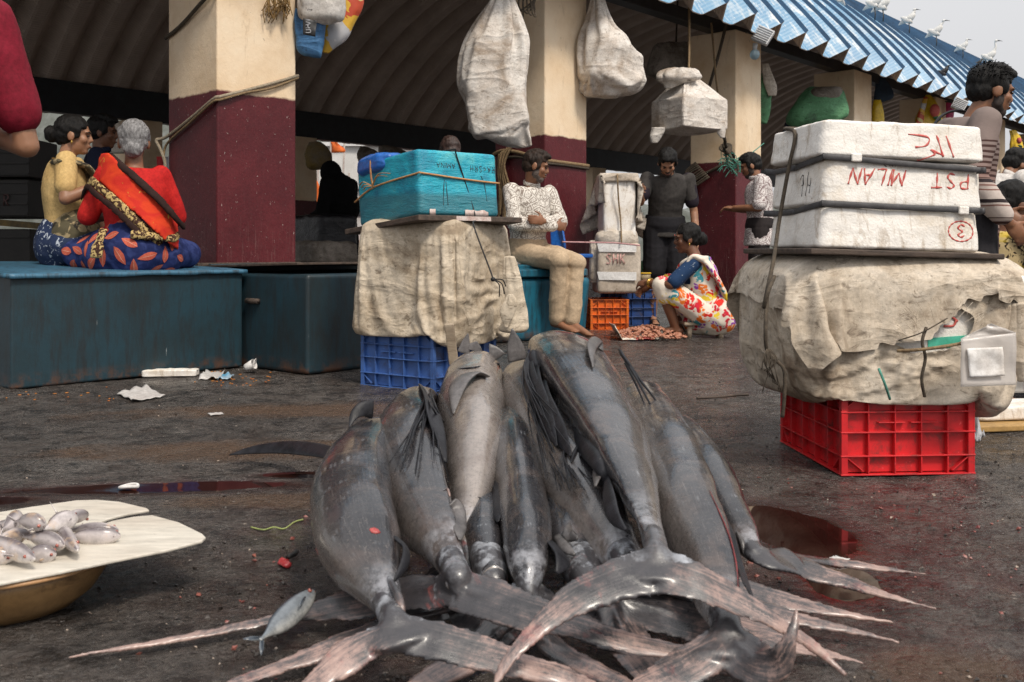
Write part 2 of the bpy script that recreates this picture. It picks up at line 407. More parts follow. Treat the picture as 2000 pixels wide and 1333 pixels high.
MT['hair'] = simple('black_hair', (.010, .008, .007), (.003, .003, .003), 30, .55, .8, 90, .006, stretch=(3, 3, .6), spec=.22)
MT['hair_grey'] = simple('grey_hair', (.34, .33, .33), (.09, .085, .085), 45, .5, .8, 120, .006, stretch=(3, 1, 1))
MT['hair_brown'] = simple('brown_hair', (.05, .022, .015), (.02, .01, .008), 30, .55, .8, 90, .006)
def skin(name, c):
    t = NT(name); vec = t.obj(); n = t.noise(vec, 9, 6, .6)
    col = t.ramp(n, [(.3, tuple(x * .72 for x in c)), (.65, c)])
    return t.out(col, .48, t.bump(t.noise(vec, 140, 4), .12, .002), spec=.4, Subsurface_Weight=.06)
MT['skin'] = skin('brown_skin', (.25, .115, .062)); MT['skin_d'] = skin('dark_skin', (.16, .068, .036)); MT['skin_l'] = skin('warm_skin', (.32, .16, .092))
MT['lip'] = simple('lip', (.20, .07, .05), (.15, .05, .035), 30, .4, 0)
MT['eye'] = simple('eye', (.03, .02, .018), (.015, .01, .01), 30, .15, 0)
MT['beard'] = simple('stubble', (.018, .013, .011), (.05, .03, .022), 120, .7, .5, 300, .002)
MT['beard_grey'] = simple('grey_beard', (.16, .13, .115), (.07, .045, .035), 120, .7, .5, 300, .002)
MT['gold'] = simple('gold_bangle', (.75, .48, .13), (.6, .35, .08), 20, .25, 0, metal=.9)
def cloth(name, c1, c2=None, rough=.8, **k): return simple(name, c1, c2 or tuple(x * .75 for x in c1), 8, rough, .35, 160, .002, spec=.2, **k)
# ================================================================ SETTING
# ---- camera, sky, sun
cam = bpy.data.cameras.new('camera'); co = bpy.data.objects.new('camera', cam); COL.objects.link(co)
co.location = (0, 0, CH); co.rotation_euler = (R(90), 0, 0); cam.sensor_width = 36; cam.lens = 35; cam.shift_y = -(666.5 - HY) / 2000
cam.clip_end = 3000; cam.clip_start = .05; cam.dof.use_dof = True; cam.dof.focus_distance = 4.4; cam.dof.aperture_fstop = 9
sc.camera = co
sc.view_settings.view_transform = 'Standard'; sc.view_settings.look = 'None'; sc.view_settings.exposure = 0
SUN_EL, SUN_AZ = R(52), R(150)       # high hazy sun behind the camera's right shoulder
w = bpy.data.worlds.new('World'); sc.world = w; w.use_nodes = True; wt = w.node_tree
sky = wt.nodes.new('ShaderNodeTexSky'); sky.sky_type = 'NISHITA'; sky.sun_disc = False; sky.sun_elevation = SUN_EL; sky.sun_rotation = SUN_AZ
sky.air_density = 1.0; sky.dust_density = 6.0; sky.ozone_density = 1.0
hs = wt.nodes.new('ShaderNodeHueSaturation'); hs.inputs['Saturation'].default_value = .22
gm = wt.nodes.new('ShaderNodeMix'); gm.data_type = 'RGBA'; gm.inputs[0].default_value = .72; gm.inputs[7].default_value = (7.5, 7.5, 7.65, 1)   # even haze over the sky
wt.links.new(sky.outputs[0], hs.inputs['Color']); wt.links.new(hs.outputs[0], gm.inputs[6])
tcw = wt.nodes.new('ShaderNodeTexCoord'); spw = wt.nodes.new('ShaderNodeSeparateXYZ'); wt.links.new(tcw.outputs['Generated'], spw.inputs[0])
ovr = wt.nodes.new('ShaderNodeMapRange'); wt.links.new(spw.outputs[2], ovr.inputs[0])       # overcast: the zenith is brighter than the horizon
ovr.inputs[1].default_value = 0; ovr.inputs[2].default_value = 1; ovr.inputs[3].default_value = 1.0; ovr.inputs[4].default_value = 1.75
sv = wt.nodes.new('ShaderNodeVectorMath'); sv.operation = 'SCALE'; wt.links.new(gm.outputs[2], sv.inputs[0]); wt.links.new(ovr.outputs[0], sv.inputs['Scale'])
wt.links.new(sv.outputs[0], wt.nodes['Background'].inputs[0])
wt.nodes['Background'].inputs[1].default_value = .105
sl = bpy.data.lights.new('sun', 'SUN'); sl.energy = 2.8; sl.angle = R(11); sl.color = (1, .91, .79)
so = bpy.data.objects.new('sun', sl); COL.objects.link(so)
sd = V((math.sin(SUN_AZ) * math.cos(SUN_EL), math.cos(SUN_AZ) * math.cos(SUN_EL), math.sin(SUN_EL)))
so.rotation_euler = sd.to_track_quat('Z', 'Y').to_euler()
# ---- ground: one sheet to the horizon, dense near the camera
PUD = [  # cx, cy, rx, ry, rot : shallow puddles (metres)
    (.71, 2.50, .20, .40, .15), (.70, 2.12, .12, .20, -.2),
    (-1.05, 2.95, .60, .11, .12), (-.62, 3.12, .26, .07, 0), (-1.6, 2.75, .45, .10, .2)]
def pud_d(x, y):
    d = 9
    for (cx, cy, rx, ry, a) in PUD:
        c, s = math.cos(a), math.sin(a); dx, dy = x - cx, y - cy
        d = min(d, math.hypot((c * dx + s * dy) / rx, (-s * dx + c * dy) / ry))
    return d
def axis(lim, dense, step, grow):
    a = [0.0]
    while a[-1] < lim:
        a.append(a[-1] + (step if a[-1] < dense else step * (1 + (a[-1] - dense) * grow)))
    return a
ax = axis(900, 2.6, .035, 6); xs = [-x for x in ax[:0:-1]] + ax
ys = [-40, -10, -3, 0, .6, 1.0] + [1.2 + y for y in axis(1400, 4.5, .035, 5)]
g = MB(); gv = []
for y in ys:
    for x in xs:
        z = 0
        if y < 14 and abs(x) < 8:
            z = .010 * noise.noise((x * 1.3, y * 1.3, 0)) + .006 * noise.noise((x * 6, y * 6, 3)) + .004 * noise.noise((x * 17, y * 17, 5))
            k = min(1, max(0, (pud_d(x, y) - .75) / .6)); z = z * k - .003 * (1 - k)
        gv.append((x, y, z))
n = len(xs)
g.add(gv, [(j * n + i, j * n + i + 1, (j + 1) * n + i + 1, (j + 1) * n + i) for j in range(len(ys) - 1) for i in range(n - 1)])
def ground_mat():
    t = NT('wet_asphalt'); vec = t.obj(rand=False)
    def dist(lst, amp=.30, sc_=4.0):
        wob = t.math('MULTIPLY', t.math('SUBTRACT', t.noise(vec, sc_, 6, .65), .5), amp * 2)
        res = None
        for (cx, cy, rx, ry, a) in lst:
            m = t.n.new('ShaderNodeMapping'); m.vector_type = 'TEXTURE'; t.lk(t.tc.outputs['Object'], m.inputs[0])
            m.inputs['Location'].default_value = (cx, cy, 0); m.inputs['Rotation'].default_value = (0, 0, a); m.inputs['Scale'].default_value = (rx, ry, 1)
            ln = t.n.new('ShaderNodeVectorMath'); ln.operation = 'LENGTH'; t.lk(m.outputs[0], ln.inputs[0])
            res = ln.outputs['Value'] if res is None else t.math('MINIMUM', res, ln.outputs['Value'])
        return t.math('ADD', res, wob)
    pd = dist(PUD); pud = t.ramp(pd, [(.60, 1.0), (1.08, 0.0)])
    blood = t.ramp(dist([(.85, 2.3, .75, .75, 0), (.15, 1.9, .9, .5, 0), (-1.0, 2.95, .9, .2, .1), (.0, 2.6, .9, 1.2, 0)]), [(.3, 1.0), (1.0, 0.0)])
    wet = t.ramp(dist([(1.2, 2.7, .9, .6, 0), (.9, 2.0, 1.0, .8, 0), (-.1, 2.2, 1.5, 1.0, 0), (-1.4, 2.4, .8, .5, 0), (.4, 5.2, 1.6, .9, 0), (1.4, 6.5, 2.2, 2.6, .3), (-1.2, 2.2, .9, .9, 0)], .9, 1.7), [(.45, 1.0), (1.15, .15)])
    sand = t.ramp(dist([(-.62, 2.78, .42, .12, .1), (-.9, 3.5, .9, .2, .1), (.72, 1.62, .16, .16, 0), (-.7, 4.4, 1.3, .25, .1)], .7, 5), [(.5, .8), (.95, 0.0)])
    big = t.noise(vec, 1.1, 8, .65, .3); mid = t.noise(vec, 9, 8, .75)
    col = t.ramp(big, [(.30, (.10, .082, .072)), (.52, (.165, .142, .126)), (.72, (.25, .222, .20))])
    col = t.mix(t.ramp(mid, [(.40, .85), (.54, 0.0)]), col, (.016, .012, .010))
    st = t.vor(vec, 75, out=0); sc1 = t.vor(vec, 75, out=1)
    stone = t.ramp(t.sep(sc1)[0], [(.0, .02), (.6, .11), (1.0, .26)])
    col = t.mix(t.math('MULTIPLY', t.ramp(st, [(.25, .85), (.5, 0.0)]), t.ramp(t.noise(vec, 4.5, 5), [(.42, .2), (.6, .95)])), col, t.mix(.5, stone, (.085, .065, .05)))
    mud = t.noise(vec, 3.1, 9, .72, .5)
    col = t.mix(t.ramp(mud, [(.50, 0.0), (.66, .75)]), col, (.070, .044, .030))
    col = t.mix(1.0, col, t.ramp(t.noise(vec, 48, 8, .82), [(.36, .30), (.50, .80), (.62, 1.0)]), 'MULTIPLY')
    col = t.mix(t.ramp(t.noise(vec, 85, 6, .8), [(.60, 0.0), (.70, .5)]), col, (.30, .25, .21))
    col = t.mix(sand, col, (.145, .085, .050))
    col = t.mix(t.math('MULTIPLY', blood, t.ramp(t.noise(vec, 6, 8, .7, .5), [(.44, 0.0), (.62, .7)])), col, (.075, .014, .011))
    fleck = t.vor(vec, 26, out=1); fd = t.vor(vec, 26, out=0)
    col = t.mix(t.math('MULTIPLY', t.ramp(t.sep(fleck)[1], [(.93, 0.0), (.95, 1.0)]), t.ramp(fd, [(.09, 1.0), (.14, 0.0)])), col, (.45, .38, .32))
    col = t.mix(t.ramp(wet, [(0, 0.0), (1, .30)]), col, (.010, .008, .007))
    col = t.mix(pud, col, t.mix(t.ramp(t.noise(vec, 2.0, 3), [(.4, 0.0), (.6, 1.0)]), (.016, .005, .004), (.030, .012, .009)))
    damp = t.ramp(t.noise(vec, 2.4, 9, .75, .4), [(.36, .07), (.66, .40)])
    rough = t.mix(wet, damp, t.ramp(t.noise(vec, 5, 8, .75), [(.40, .06), (.66, .40)])); rough = t.mix(pud, rough, (.03, .03, .03))
    inv = t.math('SUBTRACT', 1.0, pud)
    h = t.math('ADD', t.math('MULTIPLY', t.math('SUBTRACT', 1.0, st), .55), t.math('MULTIPLY', t.noise(vec, 38, 8, .75), 1.1))
    h = t.math('ADD', h, t.math('MULTIPLY', t.noise(vec, 140, 5, .7), .5))
    h = t.math('MULTIPLY', t.math('MULTIPLY', h, inv), t.math('SUBTRACT', 1.0, t.math('MULTIPLY', wet, .45)))
    st2 = t.vor(vec, 34, out=0); lump = t.math('MULTIPLY', t.math('SUBTRACT', 1.0, st2), t.ramp(t.noise(vec, 3.3, 6, .7), [(.4, .1), (.62, 1.0)]))
    nr = t.bump(t.math('MULTIPLY', lump, inv), .8, .03); nr = t.bump(h, 1.0, .022, nr)
    return t.out(col, rough, nr, spec=.5)
MT['ground'] = ground_mat()
go = g.build('ground', MT['ground'], base=(0, 0, 0)); kind(go, 'structure')
# ---- the loose grit on the asphalt
def grit(name, mat, count, size, fn, seed):
    rnd = random.Random(seed); b = MB()
    for _ in range(count):
        x, y = fn(rnd)
        if pud_d(x, y) < 1.0: continue
        s = size[0] + (size[1] - size[0]) * rnd.random() ** 3
        vs = []
        for k in range(6):
            d = [V((1, 0, 0)), V((0, 1, 0)), V((-1, 0, 0)), V((0, -1, 0)), V((0, 0, .6)), V((0, 0, -.6))][k] * s * rnd.uniform(.6, 1.3)
            vs.append(d)
        M = Euler((rnd.random() * .6, rnd.random() * .6, rnd.random() * 6)).to_matrix()
        b.add([M @ q + V((x, y, s * .2)) for q in vs], [(0, 1, 4), (1, 2, 4), (2, 3, 4), (3, 0, 4), (1, 0, 5), (2, 1, 5), (3, 2, 5), (0, 3, 5)])
    o = b.build(name, mat, base=(0, 0, 0), smooth=False); o['kind'] = 'stuff'; return o
def nearfn(r):
    y = 1.5 + 7.5 * r.random() ** 1.6; return (r.uniform(-.56, .56) * y, y)
MT['grit'] = simple('dark_grit', (.055, .043, .036), (.018, .014, .012), 4, .45, 0)
MT['grit2'] = simple('brown_grit', (.20, .155, .125), (.085, .065, .052), 4, .55, 0)
MT['shell'] = simple('pale_shell_bits', (.50, .42, .34), (.30, .22, .17), 4, .6, 0)
MT['scrap'] = simple('fish_scraps', (.32, .12, .09), (.16, .03, .03), 4, .35, 0)
tag(grit('gravel', MT['grit'], 6500, (.002, .0065), nearfn, 1), 'dark loose grit scattered over the wet asphalt', 'gravel')
tag(grit('gravel', MT['grit2'], 2200, (.0012, .0045), nearfn, 7), 'lighter brown grit and stone chips scattered over the wet asphalt', 'gravel')
tag(grit('shell_bits', MT['shell'], 420, (.002, .0065), nearfn, 2), 'tiny pale shell and scale flecks dotted over the asphalt', 'shell bits')
tag(grit('fish_scraps', MT['scrap'], 260, (.003, .009), lambda r: (r.uniform(-.7, 1.6), r.uniform(1.6, 3.1)), 3), 'small reddish fish scraps lying around the heap of fish', 'fish scraps')
# ---- hall roof: self-supporting corrugated arch
RC_V, RR = 5.7, 7.75; RC_Z = 3.10 - math.sqrt(RR * RR - 6.15 * 6.15)
A0 = math.asin(6.15 / RR)
def roof_mat():
    t = NT('blue_roof_sheet'); vec = t.obj(rand=False)
    base = t.ramp(t.noise(vec, 1.2, 7, .65), [(.3, (.095, .225, .37)), (.7, (.16, .33, .48))])
    uvm = t.n.new('ShaderNodeMapping'); t.lk(t.tc.outputs['UV'], uvm.inputs[0]); uvm.inputs['Scale'].default_value = (9, 1.1, 1)
    sp = t.noise(uvm.outputs[0], 2.2, 8, .75, .4); patch = t.noise(vec, 1.0, 4, .6)
    m = t.math('MULTIPLY', t.ramp(sp, [(.50, 0.0), (.60, 1.0)]), t.ramp(patch, [(.30, .25), (.62, 1.0)]))
    base = t.mix(t.math('MULTIPLY', m, .9), base, (.66, .66, .64))
    uv2 = t.n.new('ShaderNodeMapping'); t.lk(t.tc.outputs['UV'], uv2.inputs[0]); uv2.inputs['Scale'].default_value = (22, 6, 1)
    base = t.mix(t.ramp(t.noise(uv2.outputs[0], 3.0, 4, .6), [(.66, 0.0), (.70, .8)]), base, (.72, .72, .70))
    v = t.sep(t.tc.outputs['UV'])[1]
    cr = t.n.new('ShaderNodeMath'); cr.operation = 'SINE'; t.lk(t.math('MULTIPLY', v, 2 * math.pi * 22), cr.inputs[0])
    return t.out(base, .45, t.bump(cr.outputs[0], .12, .006))
def soffit_mat():
    t = NT('galvanised_soffit'); vec = t.obj(rand=False)
    v = t.sep(t.tc.outputs['UV'])[1]
    cr = t.n.new('ShaderNodeMath'); cr.operation = 'SINE'; t.lk(t.math('MULTIPLY', v, 2 * math.pi * 22), cr.inputs[0])
    col = t.ramp(t.noise(vec, 1.5, 7, .7), [(.3, (.46, .37, .31)), (.7, (.66, .55, .47))])
    return t.out(col, .5, t.bump(cr.outputs[0], .35, .01), metal=.15)
prof = [(0, .20), (.012, .245), (.024, .20), (.20, .012), (.24, 0), (.38, 0), (.42, .012), (.596, .20)]
pts_u = []
for k in range(-14, 60):
    for (du, h) in prof: pts_u.append((k * .61 + du, h))
rf = MB(); NA = 48; n = len(pts_u); rv = []; ruv = []
for i in range(NA + 1):
    a = -A0 + 2 * A0 * i / NA
    for (u, h) in pts_u:
        rr = RR + h
        rv.append(H(u, RC_V + rr * math.sin(a), RC_Z + rr * math.cos(a))); ruv.append((u, a * RR))
fs = []; uv = []
for i in range(NA):
    for j in range(n - 1):
        f = (i * n + j, i * n + j + 1, (i + 1) * n + j + 1, (i + 1) * n + j); fs.append(f); uv.append(tuple(ruv[k] for k in f))
rf.add(rv, fs, 0, uv)
for i in range(len(rf.m)):
    if i % (n - 1) % len(prof) in (0, 1): rf.m[i] = 1
hall = thing('market_hall', 'long open fish market hall with arched corrugated blue roof streaked white', 'market hall', H(10, 5.7))
MT['roof'] = roof_mat(); MT['soffit'] = soffit_mat()
MT['seam'] = simple('shaded_roof_seam', (.03, .10, .20), (.02, .06, .12), 3, .5, .1)  # seam shadow painted in: darker blue on the fin faces
ro = rf.build('roof', [MT['roof'], MT['seam'], MT['soffit'], MT['soffit']], hall, smooth=False)
md = ro.modifiers.new('solid', 'SOLIDIFY'); md.thickness = .012; md.offset = -1; md.material_offset = 2; md.material_offset_rim = 2
MT['dark_steel'] = simple('dark_steel_beam', (.030, .032, .036), (.015, .015, .017), 5, .5, .2)
MT['back_beam'] = simple('slate_beam', (.022, .028, .036), (.012, .015, .02), 5, .55, .2)
def hbar(u0, u1, v, z0, z1, wdt):
    b = MB(); c = H((u0 + u1) / 2, v, (z0 + z1) / 2); b.box(c, (u1 - u0, wdt, z1 - z0), (0, 0, HR)); return b
hbar(-8.5, 36, .31, 3.275, 3.42, .16).build('front_beam', MT['dark_steel'], hall, smooth=False, bevel=.006)
hbar(-8.5, 36, 11.45, 3.06, 3.62, .2).build('back_beam', MT['back_beam'], hall, smooth=False, bevel=.006)
# ---- columns
def column(u, v, label, group, h=3.27, wd=.62, dp=.61):
    b = MB(); b.box(H(u + wd / 2, v + dp / 2, h / 2), (wd, dp, h), (0, 0, HR))
    bm = None
    o = b.build('column', MT['column'], base=H(u + wd / 2, v + dp / 2), smooth=False, bevel=.014, seg=3)
    return tag(o, label, 'column', group)
FG = 'front columns of the market hall'
column(0, 0, 'nearest cream and maroon column behind the blue steel chests, frayed rope tied round it', FG)
column(3.33, 0, 'cream and maroon column behind the seated man in printed shirt, second of the row', FG)
column(6.80, 0, 'cream and maroon column behind the squatting woman, floodlight under the eave at its top', FG)
column(10.2, 0, 'cream column above the white foam boxes beside the green wrapped bundle', FG)
column(13.55, 0, 'cream column with yellow printed bags hanging on it, left of the tall man', FG)
column(16.9, 0, 'cream column just right of the tall man in striped shirt', FG)
column(20.3, 0, 'far cream column at the right edge of the photo, last visible of the row', FG)
BG = 'back columns of the market hall'
column(5.25, 11.2, 'dim back column behind the grey haired woman', BG, 3.06)
column(8.75, 11.2, 'dim back column left of the woman in black', BG, 3.06)
column(15.0, 11.2, 'dim back column behind the tall stack of wrapped boxes', BG, 3.06)
column(19.0, 11.2, 'dim back column seen behind the man in polo shirt', BG, 3.06)
# ---- steel chests
def chest(name, label, u0, u1, v0, v1, hf, hb, mats, lid_over=.02, extra=None):
    t = thing(name, label, 'steel chest', H((u0 + u1) / 2, (v0 + v1) / 2), group='blue steel chests in front of the hall')
    b = MB(); th = .012
    vs = [H(u0, v0, .005), H(u1, v0, .005), H(u1, v1, .005), H(u0, v1, .005), H(u0, v0, hf - .004), H(u1, v0, hf - .004), H(u1, v1, hb - .004), H(u0, v1, hb - .004)]
    b.add(vs, [(0, 3, 2, 1), (4, 5, 6, 7), (0, 1, 5, 4), (1, 2, 6, 5), (2, 3, 7, 6), (3, 0, 4, 7)])
    b.build('body', MT['steel_blue'], t, smooth=False, bevel=.012, seg=3)
    # lid: sheet with turned-down, dented lip
    l = MB(); nu, nv = 40, 12; o_ = lid_over; vs = []
    for j in range(nv + 1):
        for i in range(nu + 1):
            u = u0 - o_ + (u1 - u0 + 2 * o_) * i / nu; v = v0 - o_ + (v1 - v0 + 2 * o_) * j / nv
            z = hf + .006 + (hb - hf) * j / nv + .005 * noise.noise((u * 5, v * 5, u1)) + .002 * noise.noise((u * 15, v * 15, u1))
            vs.append(H(u, v, z))
    fs = [(j * (nu + 1) + i, j * (nu + 1) + i + 1, (j + 1) * (nu + 1) + i + 1, (j + 1) * (nu + 1) + i) for j in range(nv) for i in range(nu)]
    l.add(vs, fs)
    lip = []
    for i in range(nu + 1):
        u = u0 - o_ + (u1 - u0 + 2 * o_) * i / nu; p = V(vs[i]); wob = .004 * noise.noise((u * 9, 1, u1)) - .003
        lip.append(p + W * wob + V((0, 0, -.022 - .006 * noise.noise((u * 7, 3, u0)))))
    k = len(l.v); l.v += [tuple(p) for p in lip]
    for i in range(nu): l.f.append((k + i, k + i + 1, i + 1, i)); l.m.append(0)
    k2 = len(l.v)
    for j in range(nv + 1):
        p = V(vs[j * (nu + 1)]); l.v.append(tuple(p + V((0, 0, -.022)) - U * .002))
    for j in range(nv): l.f.append((k2 + j, j * (nu + 1), (j + 1) * (nu + 1), k2 + j + 1)); l.m.append(0)
    l.build('lid', MT['steel_lid'], t, smooth=True, solid=.003)
    return t
chest('steel_chest', 'long rusty blue steel chest with the women sitting on it', -1.502, -.165, -.54, .70, .578, .628, None)
c2 = thing('steel_chest', 'shorter rusty blue steel chest with gaping lid beside the stack with turquoise box', 'steel chest', H(.5, -.4), group='blue steel chests in front of the hall')
u0, v0 = (-1.15 + 1.91) * .6626 + (5.6 - 6.45) * .749, -(-1.15 + 1.91) * .749 + (5.6 - 6.45) * .6626
b = MB(); u1, v1, hh = u0 + 1.25, -.015, .565
b.box(H((u0 + u1) / 2, (v0 + v1) / 2, hh / 2), (u1 - u0, v1 - v0, hh), (0, 0, HR)); b.build('body', MT['steel_blue'], c2, smooth=False, bevel=.022, seg=4)
b = MB(); b.box(H((u0 + u1) / 2, (v0 + v1) / 2 + .05, .612), (u1 - u0, v1 - v0 - .1, .014), (R(-1.5), 0, HR)); b.build('lid', MT['wood'], c2, smooth=False, bevel=.003)
b = MB(); b.box(H((u0 + u1) / 2, v1 - .08, .59), (u1 - u0 - .04, .03, .05), (0, 0, HR)); b.build('hinge_rail', MT['steel_blue'], c2, smooth=False, bevel=.004)
hp = H(u0 - .012, v0 + .52, .40)
b = MB(); b.sweep([hp + W * -.06, hp + W * .06], .016, n=14); b.sweep([hp + W * -.061, hp + W * -.06], .010, n=10); b.build('pipe_stub', MT['wood'], c2)
# wooden plank against the hall edge
tag(hbar(-.17, .62, -.03, .600, .622, .05).build('plank', MT['wood'], smooth=False, bevel=.003), 'dark plank lying along the hall edge behind the shorter steel chest', 'plank')
# ---- distant surroundings behind the hall
def far(px, D): return V(((px - CX) / F * D, D, 0))
MT['hill'] = simple('hazy_trees', (.17, .18, .17), (.085, .095, .08), 1.2, .9, 0)  # distance haze greyed into the tree colour
hm = MB(); hv = []
for i in range(81):
    x = -75 + i * 1.2
    for (z, dy) in ((0, 0), ((3.4 if x > -12.5 else 9) + 1.2 * noise.noise((x * .3, 0, 0)) + .6 * noise.noise((x * 1.7, 2, 0)), 1.5), ((4.5 if x > -12.5 else 14) + 1.8 * noise.noise((x * .2, 5, 0)) + .9 * noise.noise((x * 1.4, 2, 7)), 4)):
        hv.append((x, 72 + dy, z))
hm.add(hv, [(i * 3 + j, i * 3 + 3 + j, i * 3 + 4 + j, i * 3 + 1 + j) for i in range(80) for j in range(2)])
kind(hm.build('hills', MT['hill'], smooth=False), 'structure')
MT['haze_wall'] = simple('hazy_concrete', (.62, .61, .60), (.54, .53, .53), .4, .9, 0)  # pale base colours of the far buildings stand in for haze
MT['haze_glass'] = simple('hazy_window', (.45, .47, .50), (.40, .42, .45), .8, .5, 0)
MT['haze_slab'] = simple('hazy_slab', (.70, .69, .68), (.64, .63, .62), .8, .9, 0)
def tower(label, px, D, wdt, dep, ht, floors, bays, rz):
    b0 = far(px, D); t = thing('apartment_tower', label, 'tower', b0, group='hazy apartment towers far behind the hall')
    M = Matrix.Rotation(rz, 3, 'Z')
    b = MB(); b.box(b0 + V((0, 0, ht / 2)), (wdt, dep, ht), (0, 0, rz)); b.build('wall', MT['haze_wall'], t, smooth=False)
    s = MB()
    for f in range(floors): s.box(b0 + M @ V((0, 0, (f + .05) * ht / floors)), (wdt + .7, dep + .7, .35), (0, 0, rz))
    s.build('floor_slab', MT['haze_slab'], t, smooth=False)
    fh = ht / floors; bw = wdt / bays; first = max(0, floors - 7)
    for f in range(first, floors):
        for k in range(bays):
            q = MB(); q.box(b0 + M @ V((-wdt / 2 + (k + .5) * bw, -dep / 2 - .02, (f + .55) * fh)), (bw * .55, .1, fh * .5), (0, 0, rz)); q.build('window', MT['haze_glass'], t, smooth=False)
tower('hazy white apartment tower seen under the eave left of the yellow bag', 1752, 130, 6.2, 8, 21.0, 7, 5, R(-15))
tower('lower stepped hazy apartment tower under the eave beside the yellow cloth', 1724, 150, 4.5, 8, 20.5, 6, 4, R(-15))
# harbour buildings and boats behind, seen past the woman in black
MT['white_wall'] = simple('white_wall', (.70, .69, .67), (.55, .53, .50), 1, .8, .1)
MT['pale_metal'] = simple('pale_boat_paint', (.60, .58, .56), (.42, .40, .38), 2, .5, .1)
MT['orange_flag'] = simple('orange_flag', (.75, .16, .02), (.6, .10, .015), 6, .8, .2)
MT['mast'] = simple('boat_mast', (.40, .34, .30), (.25, .2, .18), 4, .6, 0)
MT['mast_red'] = simple('red_rail', (.40, .12, .10), (.3, .08, .06), 4, .6, 0)
def harbour_boat(label, px, D, sz, seed):
    rnd = random.Random(seed); b0 = far(px, D); t = thing('fishing_boat', label, 'boat', b0, group='fishing boats moored behind the hall')
    hull = []
    for k in range(13):
        x = -sz + 2 * sz * k / 12; wv = .9 * (1 - abs(x / sz) ** 3) + .05; hz = .9 + .5 * abs(x / sz) ** 2
        hull.append([b0 + V((x, wv * a, zz)) for (a, zz) in ((0, 0), (-.6, .15), (-1, hz), (-.9, hz + .05), (.9, hz + .05), (1, hz), (.6, .15))])
    m = MB(); m.rings(hull); m.build('hull', MT['mast_red'], t)
    m = MB(); m.box(b0 + V((sz * .3, 0, 1.75)), (sz * .5, 1.1, 1.6)); m.build('cabin', MT['pale_metal'], t, smooth=False, bevel=.05)
    m = MB(); m.box(b0 + V((sz * .3, 0, 2.63)), (sz * .6, 1.4, .12)); m.build('cabin_roof', MT['pale_metal'], t, smooth=False, bevel=.03)
    for k in range(3):
        m = MB(); m.box(b0 + V((sz * (.14 + .16 * k), -.56, 2.0)), (sz * .1, .05, .5)); m.build('window', MT['dark_steel'], t, smooth=False)
    for k in range(4):
        x = rnd.uniform(-.9, .7) * sz
        m = MB(); m.sweep([b0 + V((x, 0, .8)), b0 + V((x + rnd.uniform(-.3, .3), 0, rnd.uniform(3.0, 4.8)))], .035, n=6); m.build('mast', MT['mast'], t)
    for z in (1.5, 2.1):
        m = MB(); m.sweep([b0 + V((-sz, -.8, z)), b0 + V((sz * .1, -.8, z + .12))], .03, n=6); m.build('rail', MT['mast_red'], t)
    return t
harbour_boat('white cabin fishing boat behind the hall seen past the woman in black', 668, 31, 2.2, 3)
harbour_boat('fishing boat with red rails behind the hall, left of the woman in black', 606, 36, 1.8, 5)
harbour_boat('distant fishing boat seen between the turquoise box and column', 800, 40, 2.4, 9)
def flag(px, D, z0, z1, wd, label):
    b0 = far(px, D); t = thing('flag', label, 'flag', b0, group='orange flags on the harbour boats')
    m = MB(); m.sweep([b0 + V((0, 0, 0)), b0 + V((0, 0, z1 + .1))], .025, n=6); m.build('pole', MT['mast'], t)
    vs = []
    for i in range(9):
        for j in range(4):
            f = i / 8; vs.append(b0 + V((.02 + wd * (j / 3) * (1 - f) ** .8 * (1 + .2 * math.sin(f * 9)), .05 * math.sin(j * 2 + i), z0 + (z1 - z0) * f)))
    m = MB(); m.add(vs, [(i * 4 + j, i * 4 + j + 1, i * 4 + 5 + j, i * 4 + 4 + j) for i in range(8) for j in range(3)]); m.build('cloth', MT['orange_flag'], t, solid=.01)
flag(613, 30, 1.0, 2.95, .55, 'limp orange flag left of the woman in black')
flag(646, 30, 3.65, 4.25, .4, 'small orange pennant above the woman in black')
def shed(px, D, wd, dp, ht, label, rz=0.0):
    b0 = far(px, D); t = thing('harbour_building', label, 'building', b0)
    m = MB(); m.box(b0 + V((0, 0, ht / 2)), (wd, dp, ht), (0, 0, rz)); m.build('wall', MT['white_wall'], t, smooth=False)
    m = MB(); m.box(b0 + V((0, 0, ht + .1)), (wd + .5, dp + .5, .2), (0, 0, rz)); m.build('roof', MT['haze_slab'], t, smooth=False)
    for k in range(4):
        for r_ in range(2):
            m = MB(); m.box(b0 + V((-wd * .36 + wd * .24 * k, -dp / 2 - .03, ht * (.35 + .35 * r_))), (wd * .12, .12, ht * .16)); m.build('window', MT['haze_glass'], t, smooth=False)
shed(700, 55, 7, 5, 6.2, 'white harbour building behind the boats beyond the hall')
